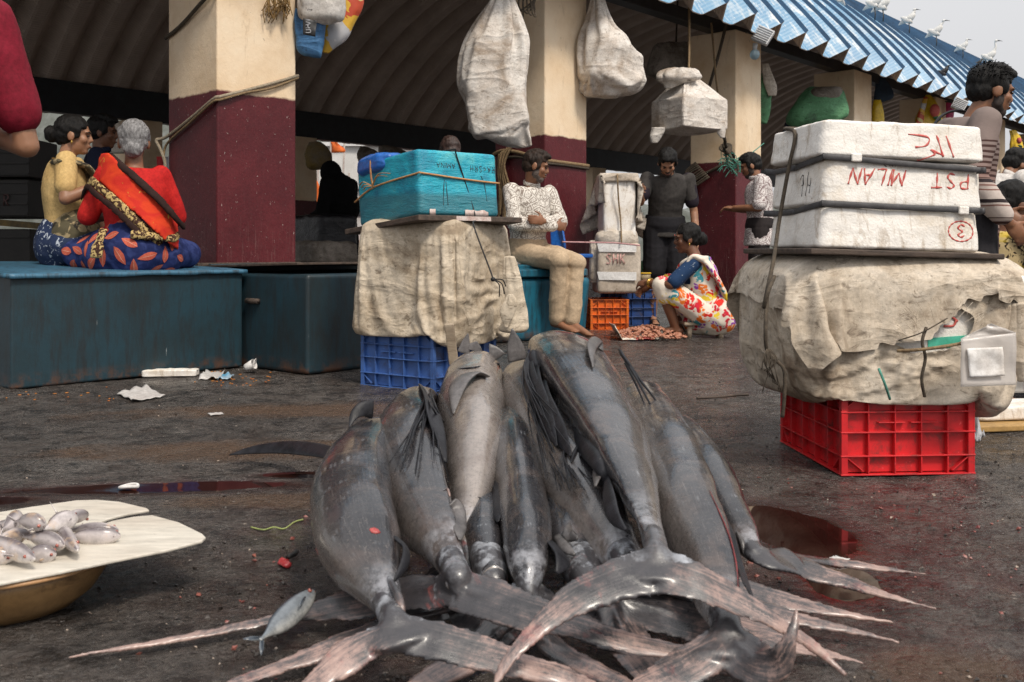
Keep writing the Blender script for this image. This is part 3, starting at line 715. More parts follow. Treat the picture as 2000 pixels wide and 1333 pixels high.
# ================================================================ CRATES, BOXES, SACKS
def crate(label, c, dims, rz, mat, cols, rows, group, letters=None):
    w_, d_, h_ = dims; c = V(c); M = Matrix.Rotation(rz, 3, 'Z')
    t = thing('plastic_crate', label, 'crate', c, group=group)
    th = .006; b = MB()
    def bx(p, s, mb=b, r=None): mb.box(c + M @ V(p), s, M if r is None else M @ r)
    ins = .022
    bx((0, 0, .012), (w_ - 2 * ins, d_ - 2 * ins, th))
    for s in (-1, 1):
        bx((0, s * (d_ / 2 - ins), h_ / 2), (w_ - 2 * ins + th, th, h_ - .016)); bx((s * (w_ / 2 - ins), 0, h_ / 2), (th, d_ - 2 * ins - th, h_ - .016))
    for q in (-1, 1):
        for s in (-1, 1): bx((q * (w_ / 2 - ins / 2 - .0015), s * (d_ / 2 - ins / 2 - .0015), h_ / 2), (ins - .004, ins - .004, h_ - .012))
    b.build('wall', mat, t, smooth=False, bevel=.002)
    r = MB(); rw = .0045
    for s in (-1, 1):
        for k in range(cols + 1):
            x = -w_ / 2 + .003 + (w_ - .006) * k / cols
            bx((x, s * (d_ / 2 - ins / 2), h_ / 2), (rw, ins, h_ - .002), r)
        for k in range(cols + 1):
            y = -d_ / 2 + .003 + (d_ - .006) * k / cols
            bx((s * (w_ / 2 - ins / 2), y, h_ / 2 + .0004), (ins - .0006, rw, h_ - .004), r)
        for k in range(rows + 1):
            z = .0035 + (h_ - .007) * [0, .22, .50, .74, 1][k] if rows == 4 else .0035 + (h_ - .007) * k / rows
            bx((0, s * (d_ / 2 - ins / 2 + .0012), z), (w_ + .002, ins + .0012, rw), r); bx((s * (w_ / 2 - ins / 2 + .0012), 0, z + .0005), (ins + .0012, d_ + .0012, rw), r)
        for q in (-1, 1):       # diagonal corner gussets
            for zz, sg in ((.04, 1), (h_ - .04, -1)):
                L = .085
                bx((q * (w_ / 2 - .04), s * (d_ / 2 - ins / 2), zz), (L, ins - .004, .0035), r, Matrix.Rotation(-q * sg * R(40), 3, 'Y'))
                bx((s * (w_ / 2 - ins / 2), q * (d_ / 2 - .04), zz), (ins - .004, L, .0035), r, Matrix.Rotation(q * sg * R(40), 3, 'X'))
        bx((w_ * .12 * s, -(d_ / 2 - ins / 2), h_ * .61), (w_ * .2, ins - .003, .0036), r)
    r.build('rib', mat, t, smooth=False, bevel=.0012)
    return t
crate('blue plastic crate under the sack and turquoise box', (-.437, 5.267, 0), (.49, .53, .30), R(-34.8), MT['crate_blue'], 5, 4, None)
crate('bright red plastic crate under the sack and white foam boxes', (1.2155, 3.379, 0), (.43, .56, .27), R(4), MT['crate_red'], 5, 4, None)
# ---- writing made of strokes
def strokes(mb, org, xd, yd, paths, wdt, off=.0016, kk=5, bvh=None):
    xd, yd = V(xd), V(yd); nrm = xd.normalized().cross(yd.normalized())
    if bvh is not None:          # ink lies on the real surface
        for p in paths:
            q = [V(org) + xd * a + yd * b_ for (a, b_) in p]; q = curve(q, 6) if len(q) > 2 else [q[0].lerp(q[1], k / 10) for k in range(11)]
            r_ = []
            for x in q:
                h = bvh.ray_cast(x + nrm * .06, -nrm); h = h if h[0] is not None else bvh.find_nearest(x); r_.append(h[0] + h[1] * .0008)
            mb.sweep(r_, [wdt * (.7 + .3 * math.sin(i * .9 + wdt * 900)) for i in range(len(r_))], .0006, up=nrm, n=6)
        return mb
    for p in paths:
        q = [V(org) + xd * a + yd * b_ + nrm * off for (a, b_) in p]
        q = curve(q, kk) if len(q) > 2 and kk > 1 else q
        mb.sweep(q, wdt, .0009, up=nrm, n=6)
    return mb
GL = {'M': [[(0, 0), (.05, 1)], [(.05, 1), (.42, .2)], [(.42, .2), (.75, 1)], [(.75, 1), (.8, 0)]], 'I': [[(.1, 0), (.15, 1)]],
      'L': [[(.1, 1), (.05, 0)], [(.05, 0), (.6, .05)]], 'A': [[(0, 0), (.35, 1)], [(.35, 1), (.65, 0)], [(.12, .4), (.55, .4)]],
      'N': [[(0, 0), (.05, 1)], [(.05, 1), (.6, 0)], [(.6, 0), (.65, 1)]], 'S': [[(.55, .9), (.3, 1), (.1, .8), (.3, .55), (.5, .3), (.35, .02), (.05, .1)]],
      'T': [[(.3, 0), (.35, 1)], [(0, .95), (.7, 1)]], 'P': [[(.05, 0), (.1, 1)], [(.1, 1), (.5, .95), (.5, .6), (.1, .5)]],
      'H': [[(.05, 0), (.08, 1)], [(.55, 0), (.58, 1)], [(.05, .5), (.57, .55)]], 'K': [[(.08, 0), (.1, 1)], [(.55, 1), (.1, .45)], [(.22, .55), (.6, 0)]],
      'R': [[(.05, 0), (.08, 1)], [(.08, 1), (.52, .92), (.5, .58), (.08, .5)], [(.2, .5), (.58, 0)]], '<': [[(.5, .8), (.1, .45)], [(.1, .45), (.55, .15)]],
      'J': [[(.5, 1), (.5, .2), (.25, 0), (.02, .2)]], 'E': [[(.5, 1), (.05, 1)], [(.05, 1), (.05, 0)], [(.05, 0), (.5, 0)], [(.05, .5), (.4, .5)]], '1': [[(.2, 0), (.22, 1)]],
      '3': [[(.05, .85), (.3, 1), (.5, .8), (.2, .55), (.52, .3), (.3, 0), (.02, .15)]], 'Z': [[(.0, .95), (.6, 1)], [(.6, 1), (.05, 0)], [(.05, 0), (.65, .05)]],
      'U': [[(.05, 1), (.05, .2), (.28, 0), (.52, .2), (.52, 1)]], 'B': [[(.05, 0), (.08, 1)], [(.08, 1), (.5, .85), (.08, .52)], [(.08, .52), (.55, .3), (.05, 0)]], ' ': []}
def text_paths(s, adv=.85):
    out = []; x = 0
    for ch in s:
        for p in GL[ch]: out.append([(x + a, b_) for (a, b_) in p])
        x += adv if ch != 'I' else .45
    return out, x
# ---- left stack: sack, plank board, turquoise box
def sack_obj(name, label, mb, mat, group=None):
    o = mb.build(name, mat, sub=1); return tag(o, label, 'sack', group)
def sackfn(c, amp, s=6, seed=0, knots=()):
    off = V((seed * 3.3, seed * 1.7, seed * 5.1))
    def f(p):
        d = amp * wrinkle(p + off, s, .3, (1, 1, 1.5)) + amp * 1.3 * noise.noise(p * 2.3 + off)
        for (kp, kr, n_, ka) in knots:
            q = p - V(kp); dd = q.length
            if dd < kr:
                th = math.atan2(q.z, q.x); fall = (1 - dd / kr)
                d += ka * fall * (math.sin(th * n_ + 3 * noise.noise(p * 8)) * .6 - .25 + .9 * max(0, fall - .75) * 2)
        return d
    return f
k1 = P(1000, 560, 4.98)
sk = rbox((-.392, 5.29, .585), (.69, .70, .575), R(-28), .40, 44, .06)
sk.disp(lambda p: .012 * noise.noise(p * 6))
sk = cloth_wrap(sk, [rbox((-.405, 5.29, .60), (.57, .59, .50), R(-28), .2, 10), MB().box((-.437, 5.267, .15), (.49, .53, .30), (0, 0, R(-34.8)))], 30, shrink=-.05)
sk.disp(sackfn(0, .006, 6, 1, [(P(985, 575, 5.03), .30, 9, .030)]))
folds(sk, [([(990, 588), (900, 582), (830, 560)], .020, .03), ([(985, 602), (900, 622), (830, 640)], .018, .03), ([(992, 575), (935, 540), (880, 522)], .016, .025), ([(720, 560), (790, 570), (860, 600)], .010, .02),
    ([(715, 610), (800, 620), (870, 640)], .010, .02), ([(776, 470), (774, 540), (778, 640)], .007, .012), ([(720, 500), (800, 490), (880, 500)], .009, .02), ([(960, 470), (985, 520), (995, 570)], .014, .022), ([(860, 560), (910, 590), (950, 630)], .010, .018)], 5.0, 5.35)
# gathered ears of cloth hanging at the knotted corner
def profbag(prof, D, thick=.7, n=64, e=2.2, fold=0, nf=9, wr=.01, s=7, seed=0, rot=0, k=5, dz=0, fpow=2):
    a = catmull(prof, k); rings = []; L = len(a)
    for i, (py, xl, xr) in enumerate(a):
        c = P((xl + xr) / 2, py, D); hw = max(.003, (xr - xl) / 2 * D / F); ring = []; f = i / (L - 1)
        for j in range(n):
            th = 2 * math.pi * j / n; cs, sn = math.cos(th), math.sin(th)
            x = math.copysign(abs(cs) ** (2 / e), cs); y = math.copysign(abs(sn) ** (2 / e), sn)
            m = 1 + fold * (1 - f) ** fpow * math.sin(nf * th + seed + 2.5 * noise.noise((f * 3, seed, 0)))
            ring.append(c + V((x * hw * m, y * hw * thick * m, 0)))
        rings.append(ring)
    b = MB(); b.rings(rings[::-1])
    off = V((seed * 2.1, seed, 0))
    b.disp(lambda p: wr * (wrinkle(p + off, s, .3, (1, 1, .8)) + .5 * noise.noise(p * 3 + off)))
    return b
ear = profbag([(500, 985, 1003), (540, 984, 1015), (590, 990, 1026), (625, 985, 1031), (642, 975, 1030), (648, 985, 1018)], 5.0, .5, 48, 2.2, .12, 7, .02, 8, 3)
sk.join(ear)
sk.join(profbag([(575, 992, 1000), (590, 985, 1010), (610, 975, 1008), (632, 982, 996), (640, 986, 992)], 4.93, .5, 40, 2, .25, 6, .012, 10, 5))
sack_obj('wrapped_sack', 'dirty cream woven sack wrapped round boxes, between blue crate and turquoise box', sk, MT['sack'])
MZ = Matrix.Rotation(R(40), 3, 'Z') @ Matrix.Rotation(R(-5), 3, 'X')
tc0 = V((-.449, 4.9, .878))                       # near bottom corner of the turquoise box
tb = V((.25, .29, .165)); tcen = tc0 + MZ @ tb
t = thing('foam_box', 'turquoise plastic wrapped foam box with upside down black writing on dark plank', 'foam box', tc0)
bx = rbox(tcen, (.50, .58, .33), rot=MZ, rad=.09, n=30)
bx.disp(lambda p: .004 * wrinkle(p, 9, .3, (1, 1, 3)) + .003 * noise.noise(p * 5))
bx.build('box', MT['teal'], t)
fx = MZ @ V((1, 0, 0)); fy = MZ @ V((0, 1, 0)); fz = MZ @ V((0, 0, 1))
pp, wd_ = text_paths('RA<SRH', .95)
TBV = BVHTree.FromPolygons([V(v) for v in bx.v], bx.f)
m = strokes(MB(), tc0 + fx * .485 + fz * .262, -fx * .030, -fz * .032, pp, .0026, 0, 5, TBV)
pp, _ = text_paths('AMINA', .9); strokes(m, tc0 + fx * .225 + fz * .266, -fx * .03, -fz * .026, pp, .002, 0, 5, TBV)
m.build('writing', MT['black_ink'], t)
m = strokes(MB(), tc0 + fx * .12 + fz * .05, fx, fz, [[(.02, 0), (.03, .1), (.035, .13)], [(.05, 0), (.045, .12)], [(.30, .03), (.29, .12), (.27, .16)]], .0035, 0, 5, TBV)
m.build('torn_tape', MT['steel_blue'], t)
MT['tape'] = simple('paper_scrap', (.68, .60, .56), (.45, .3, .26), 14, .7, .4, 40)
m = MB()
for (a, b_) in ((.05, .085), (.27, .42)):
    ring = []
    for k in range(12):
        f = k / 11; x = a + (b_ - a) * f; ring.append((x, .006)); 
    vs = []
    for (x, z) in ring: vs += [tc0 + fx * x - fy * .006 + fz * -.002, tc0 + fx * x - fy * .008 + fz * (.028 + .012 * noise.noise((x * 30, 2, 1)))]
    m.add(vs, [(2 * k, 2 * k + 2, 2 * k + 3, 2 * k + 1) for k in range(11)])
m.build('paper_scrap', MT['tape'], t, solid=.002)
bagb = rbox(tc0 + fx * .06 + fy * .43 + fz * .315, (.16, .30, .10), rot=MZ, rad=.6, n=16); bagb.disp(lambda p: .014 * wrinkle(p, 14, .3))
tag(bagb.build('plastic_bag', MT['blue_plastic']), 'crumpled shiny blue plastic bag tied on top of the turquoise box', 'plastic bag')
def rope(name, label, pts, r, mat, cat='rope', group=None, k=6, parent=None, n=8):
    q = curve(pts, k); b = MB(); b.sweep(q, r, n=n)
    o = b.build(name, mat, parent)
    return o if parent is not None else tag(o, label, cat, group)
e1 = -.006
MT['twine_y'] = simple('striped_tie', (.62, .42, .16), (.45, .12, .05), 40, .7, .4, 200, stretch=(1, 1, 8))
t = thing('tie_ribbon', 'orange and yellow striped ribbon tied round the turquoise box', 'ribbon', tc0 + fz * .15)
q = [tc0 - fx * .008 + fy * .60 + fz * .135, tc0 - fx * .009 + fy * .4 + fz * .19, tc0 - fx * .006 + fy * .02 + fz * .205, tc0 - fx * .002 - fy * .006 + fz * .207, tc0 + fx * .03 - fy * .008 + fz * .205, tc0 + fx * .3 - fy * .008 + fz * .185, tc0 + fx * .506 - fy * .008 + fz * .175]
b = MB(); b.sweep(curve(q, 5), .005, n=8); b.build('band', MT['twine_y'], t)
q = [tc0 + fx * .04 + fy * .40 + fz * .372, tc0 - fx * .016 + fy * .40 + fz * .35, tc0 - fx * .025 + fy * .40 + fz * .26, tc0 - fx * .018 + fy * .395 + fz * .19]
b = MB(); b.sweep(curve(q, 5), .007, .003, n=8); b.build('loop', MT['twine_y'], t)
for (a0, a1, zz) in ((.40, .25, .225), (.40, .22, .235), (.40, .50, .20), (.40, .52, .215), (.4, .48, .185)):
    b = MB(); b.sweep(curve([tc0 - fx * .018 + fy * a0 + fz * .195, tc0 - fx * .035 + fy * (a0 + a1) / 2 + fz * (zz + .01), tc0 - fx * .022 + fy * a1 + fz * zz], 4), .004, .002, n=6); b.build('ribbon_end', MT['twine_y'], t)
# dark board under the turquoise box
bm_ = MB(); bm_.box(tc0 + MZ @ V((.275, .29, -.022)), (.66, .70, .028), MZ)
tag(bm_.build('board', MT['wood'], smooth=False, bevel=.004), 'dark weathered board between the turquoise box and the sack', 'board')
m = MB(); m.box(tc0 + MZ @ V((.28, -.063, -.022)), (.22, .004, .022), MZ); kind(tag(m.build('tape_strip', MT['tape'], smooth=False), 'pale tape strip stuck on the edge of the dark board', 'tape'), 'structure') if False else tag(m.build('tape_strip', MT['tape'], smooth=False), 'pale tape strip stuck on the front edge of the dark board under the turquoise box', 'tape')
t = thing('black_cord', 'thin black cord running over the turquoise box down to the knotted sack', 'cord', P(963, 545, 4.8))
q = [tc0 + MZ @ V((.2, .25, .337)), tc0 + MZ @ V((.215, .0, .337)), tc0 + MZ @ V((.235, -.008, .30)), tc0 + MZ @ V((.33, -.012, .0)), P(925, 440, 4.86), P(958, 530, 4.80), P(962, 543, 4.79)]
b = MB(); b.sweep(curve(q, 5), .004, n=6); b.build('cord', MT['cord_black'], t)
b = MB(); b.ell(P(963, 546, 4.785), (.012, .01, .012), n=8, m=6); b.build('knot', MT['cord_black'], t)
for (x, y) in ((975, 580), (985, 575), (988, 560)):
    b = MB(); b.sweep(curve([P(963, 546, 4.78), P((963 + x) / 2 + 6, (546 + y) / 2 - 6, 4.76), P(x, y, 4.77)], 5), .003, n=6); b.build('loose_end', MT['cord_black'], t)
# hook and post on the crate
b = MB(); b.box((P(882, 672, 4.78)), (.045, .03, .2), (R(10), R(-6), 0)); tag(b.build('wooden_post', MT['wood_pale'], smooth=False, bevel=.004), 'short grey wooden post leaning on the blue crate behind the fish', 'post')
# ---- right stack
RZr = R(8); MF = Matrix.Rotation(RZr, 3, 'Z') @ Matrix.Rotation(R(1.6), 3, 'Y')
fc = V((.958, 3.10, .708))
def foambox(z0, h_, wd, dp, label, dx=0, dy=0, jit=0):
    c = fc + MF @ V((wd / 2 + dx, dp / 2 + dy, z0 + h_ / 2))
    Mq = MF @ Matrix.Rotation(jit, 3, 'Z')
    t = thing('foam_box', label, 'foam box', fc + MF @ V((wd / 2, dp / 2, z0)), group=None)
    def round_(p): return p
    b = rbox(c, (wd, dp, h_), rot=Mq, rad=.14, n=26, fn=lambda s: V((s.x * (1 - .04 * (s.z / h_ + .5)), s.y * (1 - .04 * (s.z / h_ + .5)), s.z)))
    b = b.disp(lambda p: .0035 * noise.noise(p * 14) + .002 * noise.noise(p * 40))
    b.build('box', MT['foam'], t); FBV[t.name] = BVHTree.FromPolygons([V(v) for v in b.v], b.f); return t
FBV = {}
f3 = foambox(0, .133, .55, .42, 'lowest white foam box of the tied stack, with circled red 3 upside down')
f2 = foambox(.136, .148, .55, .42, 'middle white foam box of the tied stack, red upside down lettering on its side', .004, .0)
f1 = foambox(.288, .118, .56, .43, 'topmost white foam box of the tied stack with dirty rim', -.004, -.006)
bx_, by_, bz_ = MF @ V((1, 0, 0)), MF @ V((0, 1, 0)), MF @ V((0, 0, 1))
def onfront(mb, x, z, sx, sz, paths, wdt, y=0, box=None): return strokes(mb, fc + bx_ * x + bz_ * z, bx_ * sx, bz_ * sz, paths, wdt, .0, 5, FBV[(f2 if z > .136 and z < .284 else f1 if z >= .284 else f3).name])
# upside-down hand lettering
pp, wl = text_paths('MILAN', .8); pp = [[(a - b_ * -.25, b_) for a, b_ in p] for p in pp]
m = onfront(MB(), .285, .255, -.052, -.052, pp, .0046); m.build('writing', MT['red_ink'], f2)
pp, wl = text_paths('PST', .85); m = onfront(MB(), .50, .250, -.055, -.048, pp, .0046); m.build('writing', MT['red_ink'], f2)
ring = [(math.cos(k * .35) * 1.0, math.sin(k * .35)) for k in range(19)]
m = onfront(MB(), .475, .067, .042, .032, [ring], .0032); pp, _ = text_paths('3'); onfront(m, .489, .088, -.045, -.040, pp, .0042); m.build('writing', MT['red_ink'], f3)
m = onfront(MB(), .38, .368, -.036, -.068, [[(-.9, .0), (-1.6, 1.0)], [(0, 0), (-.2, .3), (-.6, 1)], [(-.7, .95), (.6, .7), (.2, .9), (1.7, 1.2)], [(2.6, 0), (.8, .12), (1.0, .5), (2.0, .6)]], .0046); m.build('writing', MT['red_ink'], f1)
m = onfront(MB(), .20, .262, .036, .026, [[(0, .5), (.15, .8), (.4, .75), (.35, .45), (.1, .4), (0, .55)], [(.1, .4), (.5, 0)], [(.75, 1), (.8, .1)], [(1.0, 1), (1.05, .05)], [(1.3, .95), (1.35, .1)], [(1.3, .7), (1.8, .75)], [(1.75, .95), (1.8, .2)], [(2.1, .9), (2.35, .1)], [(1.2, 1), (2.3, 1.05)]], .0018, -.0062); m.build('scribble', MT['black_ink'], f2)
m = strokes(MB(), fc + by_ * .13 + bz_ * .17, -by_ * .05, bz_ * .07, [[(-.6, 0), (-.5, 1)], [(-.9, .8), (-.6, 1), (-.45, .6), (-.8, .5)], [(.1, 0), (.15, 1.1)], [(.6, .1), (.65, .8)], [(.2, .5), (.6, .45)]], .002, .0025, 5, FBV[f2.name]); m.build('scribble', MT['black_ink'], f2)
# straps: run right round the stack
def strap(label, z0, z1, clips):
    t = thing('strap', label, 'strap', fc + bz_ * z0)
    wd, dp = .524, .410
    pts = [(-.001, dp * .5, z0 - .018), (-.001, dp - .02, z0 - .02), (.012, dp + .002, z0 - .015), (wd - .02, dp + .002, z1), (wd - .002, dp - .02, z1), (wd - .002, .012, z1), (wd - .012, -.004, z1 + .002), (wd * .5, -.004, (z0 + z1) / 2), (.014, -.004, z0), (-.001, .012, z0 - .001)]
    q = [fc + MF @ (V(p) + V((.008, .002, 0))) for p in pts]; q = curve(q + [q[0]], 4)
    b = MB(); b.sweep(q, .0022, .0095, up=bz_, n=8, e=4); b.build('band', MT['strap'], t)
    for (x, zz) in clips:
        b = MB(); b.box(fc + MF @ V((x, -.008, zz)), (.034, .010, .026), MF); b.build('buckle', MT['foam'], t, smooth=False, bevel=.004)
strap('grey strap with white buckle round the upper seam of the foam stack', .286, .262, [(.11, .286)])
strap('grey strap with white buckle round the lower seam of the foam stack', .140, .132, [(.475, .133)])
rope('stack_rope', 'hanging hemp rope tied down the left side of the white foam stack', [fc + MF @ V((.05, .30, .41)), fc + MF @ V((.0, .29, .407)), P(1553, 262, 3.30), P(1540, 330, 3.30), P(1522, 430, 3.28), P(1512, 500, 3.16), P(1500, 560, 3.06), P(1492, 600, 3.02), P(1500, 570, 3.0), P(1512, 540, 3.05)], .0065, MT['rope_dark'])
m = MB(); m.box(fc + MF @ V((.26, .21, -.011)), (.64, .56, .018), MF); tag(m.build('board', MT['wood'], smooth=False, bevel=.004), 'dark thin board between the white foam stack and the bulging sack', 'board')
SC = V((1.24, 3.40, .468))
TAP = lambda s: V((s.x * (1.02 - .24 * max(0, -s.z / .24 + .1) ** 1.3) + .03 * (s.z < 0) * (-s.z / .24), s.y * (1 - .16 * max(0, -s.z / .24)), s.z))
sk = rbox(SC + V((0, 0, .016)), (.82, .70, .455), R(5), .50, 56, .04, fn=TAP)
hole_c = P(1826, 643, 3.05)
sk.disp(lambda p: .014 * noise.noise(p * 5) + .03 * max(0, p.x - SC.x - .1) * noise.noise(p * 3))
sk = cloth_wrap(sk, [rbox(SC + V((.0, 0, .012)), (.745, .61, .39), R(5), .4, 12, fn=TAP), MB().box((1.2155, 3.379, .13), (.43, .56, .26), (0, 0, R(4)))], 26, shrink=-.07, bend=.12)
sk.disp(sackfn(0, .008, 5.0, 4, [(P(1590, 640, 3.05), .13, 7, .02), (P(1800, 700, 3.02), .2, 11, .014)]))
folds(sk, [([(1768, 600), (1748, 650), (1712, 702), (1650, 738), (1570, 732), (1508, 700)][::-1], .026, .035), ([(1530, 750), (1620, 782), (1720, 765), (1800, 738), (1890, 705)], .018, .022),
    ([(1716, 706), (1760, 732), (1815, 744)], .014, .016), ([(1555, 560), (1640, 600), (1705, 662)], .014, .022), ([(1610, 762), (1690, 800), (1740, 806)], .014, .018), ([(1890, 560), (1928, 620), (1925, 690)], .016, .022),
    ([(1496, 600), (1530, 660), (1600, 700)], .018, .022), ([(1545, 620), (1580, 610), (1620, 630), (1610, 665), (1570, 670)], .014, .014), ([(1640, 560), (1740, 565), (1860, 580)], .010, .02), ([(1480, 560), (1560, 548), (1650, 560)], .012, .02), ([(1760, 720), (1790, 760), (1800, 800)], .012, .014)], 3.06, 3.25)
def cut(mb, test):
    b = MB(); keep = [i for i, f in enumerate(mb.f) if not test(sum((V(mb.v[k]) for k in f), V((0, 0, 0))) / len(f))]
    b.v = mb.v; b.f = [mb.f[i] for i in keep]; b.m = [mb.m[i] for i in keep]; return b
# loose upper flap of the sack: a second sheet that has settled over the bundle, cut short above the hole
fl = MB(); nx, ny = 60, 46; gv = []
for j in range(ny + 1):
    for i in range(nx + 1):
        x, y = -.52 + 1.04 * i / nx, -.60 + 1.08 * j / ny
        gv.append((SC.x + x + .02 * noise.noise((j * .15, 1, 2)), SC.y + y + .02 * noise.noise((i * .15, 3, 2)), .703 + .004 * noise.noise((i * .2, j * .2, 5))))
fl.add(gv, [(j * (nx + 1) + i, j * (nx + 1) + i + 1, (j + 1) * (nx + 1) + i + 1, (j + 1) * (nx + 1) + i) for j in range(ny) for i in range(nx)])
def shortcut(c):
    x, y = c.x - SC.x, c.y - SC.y
    return y < (-.60 + .06 * noise.noise((x * 5, 0, 1)) + .22 / (1 + math.exp(-(x - .10) * 16))) or abs(x + .04) > .47
fl = cut(fl, shortcut)
used = sorted({k for f in fl.f for k in f}); mp = {k: i for i, k in enumerate(used)}; fl.v = [fl.v[k] for k in used]; fl.f = [tuple(mp[k] for k in f) for f in fl.f]
fl = cloth_wrap(fl, [sk], 26, bend=.5)
def inhole(p):
    q = p - hole_c
    if q.y > .14: return False
    th = math.atan2(q.z, q.x)
    return math.hypot(q.x / .135, (q.z - .12 * q.x) / .074) < 1 + .16 * noise.noise((math.cos(th) * 2, math.sin(th) * 2, 4))
sk = cut(sk, inhole)
cnt = {}
for f in sk.f:
    for a, b_ in zip(f, f[1:] + f[:1]): e_ = (min(a, b_), max(a, b_)); cnt[e_] = cnt.get(e_, 0) + 1
rim = {k for e_, c_ in cnt.items() if c_ == 1 for k in e_}
for k in rim:
    p = V(sk.v[k]); q = p - hole_c
    if q.y > .2: continue
    th = math.atan2(q.z, q.x); tgt = 1 + .16 * noise.noise((math.cos(th) * 2, math.sin(th) * 2, 4)) + .05 * noise.noise((th * 6, 1, 1))
    cur = math.hypot(q.x / .135, (q.z - .12 * q.x) / .074)
    if cur > .3: sk.v[k] = (hole_c.x + q.x * tgt / cur, p.y - .006, hole_c.z + q.z * tgt / cur)
m = MB(); rn = random.Random(12)
for k in range(46):       # frayed threads round the torn edge
    th = rn.random() * 6.283; p0 = hole_c + V((.135 * math.cos(th), -.03, .074 * math.sin(th) + .12 * .135 * math.cos(th))); p0.y = 3.02 + .02 * rn.random()
    d = V((-math.cos(th), -.15, -math.sin(th))) * rn.uniform(.012, .045) + V((rn.uniform(-.02, .02), 0, -.012)); m.sweep(curve([p0 - d * .5, p0 + d * .3 + V((0, -.006, .004)), p0 + d], 3), .0011, n=4)
FRAY = m
# sagging lower lip and right-hand gather
sk.join(profbag([(590, 1975, 2003), (650, 1965, 2014), (700, 1972, 2014), (735, 1985, 2010), (745, 1992, 2004)], 3.12, .6, 48, 2.2, .15, 8, .014, 9, 9))
sk.join(FRAY)
lo_ = MB(); lo_.v = [tuple(V(v) + V((0, 0, -.005))) for v in fl.v]; lo_.f = [f[::-1] for f in fl.f]; lo_.m = list(fl.m); sk.join(fl); sk.join(lo_)
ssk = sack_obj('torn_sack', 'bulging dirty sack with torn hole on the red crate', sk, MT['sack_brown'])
t = thing('foam_box', 'foam box with green stripe showing through the torn sack', 'foam box', SC + V((0, 0, -.17)))
MS = Matrix.Rotation(R(3), 3, 'Z')
b = rbox(SC + V((.02, -.02, -.01)), (.70, .56, .34), R(3), .1, 14); b.build('box', MT['foam'], t)
b = MB(); fr = SC + V((.02, -.02, -.01)) + MS @ V((0, -.2815, 0)); b.box(fr + MS @ V((.16, 0, -.038)), (.28, .003, .034), Matrix.Rotation(R(3), 3, 'Z') @ Matrix.Rotation(R(-4), 3, 'Y')); b.build('stripe', simple('green_tape', (.06, .42, .28), (.1, .55, .4), 20, .5, 0), t, smooth=False)
m = strokes(MB(), fr + MS @ V((.06, -.001, .01)), MS @ V((.05, 0, .01)), V((0, 0, .05)), [[(0, .2), (.3, .6), (.8, .3), (1.1, .0)], [(.2, -.1), (.8, -.2), (1, .1)], [(2.2, .5), (2.6, 1.1)], [(2.8, .4), (3.1, 1.2)], [(3.3, .5), (3.8, 1.1)], [(2.2, .8), (3.9, .9)]], .004, .0006); m.build('writing', MT['red_ink'], t)
for (a, pts, r_, mt, nm) in (
    ('dark twine hanging across the torn hole of the sack', [P(1809, 640, 3.0), P(1801, 668, 2.985), P(1807, 700, 2.985), P(1800, 740, 2.985), P(1806, 775, 3.0)], .005, 'rope_dark', 0),
    ('yellow twine across the lower edge of the torn hole', [P(1752, 686, 3.0), P(1800, 683, 2.965), P(1850, 676, 2.97), P(1895, 668, 3.0)], .005, 'rope', 0),
    ('green twine down the lower front of the torn sack', [P(1716, 720, 3.0), P(1728, 750, 2.985), P(1738, 780, 3.02)], .004, 'rope_green', 0),
    ('thin dark twine slanting across the torn hole', [P(1755, 665, 3.02), P(1800, 650, 2.985), P(1850, 622, 3.0)], .002, 'rope_dark', 0)):
    rope('twine', a, pts, r_, MT[mt], 'twine')
rope('hanging_rope', 'knotted dark rope ends dangling at the left of the torn sack', [P(1500, 560, 3.12), P(1495, 640, 3.04), P(1500, 690, 3.06), P(1530, 720, 3.05), P(1532, 770, 3.05), P(1528, 815, 3.06)], .006, MT['rope_dark'])
b = MB()
for k in range(14): b.sweep(curve([P(1497 + 2 * k % 9, 682, 3.03), P(1490 + (k * 7) % 30, 705, 3.0 + .004 * (k % 5)), P(1488 + (k * 11) % 40, 722 + (k * 13) % 50, 3.02)], 4), .0015, n=4)
tag(b.build('rope_fray', MT['rope_dark']), 'frayed rope tuft at the left underside of the torn sack', 'rope')
# clear pouch with paper label
def pouch():
    t_ = NT('clear_pouch'); t_.out((.62, .58, .55), .25, t_.bump(t_.noise(t_.obj(), 12, 6, .6), .4, .01), Alpha=.62); return t_.mat
t = thing('label_pouch', 'clear plastic pouch with white paper label hanging on torn sack', 'label pouch', P(1930, 755, 2.98))
def sheet(pxs, D, nu=14, nv=14, bend=.008, seed=0, DT=0):
    (a, b_, c, d) = [P(x, y, D + DT * (1 if k < 2 else 0)) for k, (x, y) in enumerate(pxs)]; vs = []
    for j in range(nv + 1):
        for i in range(nu + 1):
            f, g_ = i / nu, j / nv; p = (a * (1 - f) + b_ * f) * (1 - g_) + (d * (1 - f) + c * f) * g_
            vs.append(p + V((0, -bend * noise.noise((f * 2.2 + seed, g_ * 2.2, seed)) * 2, 0)))
    m_ = MB(); n_ = nu + 1
    return m_.add(vs, [(j * n_ + i, j * n_ + i + 1, (j + 1) * n_ + i + 1, (j + 1) * n_ + i) for j in range(nv) for i in range(nu)])
m = sheet([(1876, 662), (1984, 650), (1984, 752), (1876, 756)], 2.965, seed=2, bend=.004); m.join(sheet([(1921, 640), (1935, 632), (1984, 650), (1876, 662)], 2.97, 8, 5, seed=3)); m.build('pouch', pouch(), t, solid=.0012)
sheet([(1888, 681), (1958, 678), (1962, 734), (1894, 738)], 2.957, seed=2, bend=.003).build('paper', simple('label_paper', (.78, .76, .74), (.66, .58, .5), 6, .7, .4, 30), t, solid=.0012)
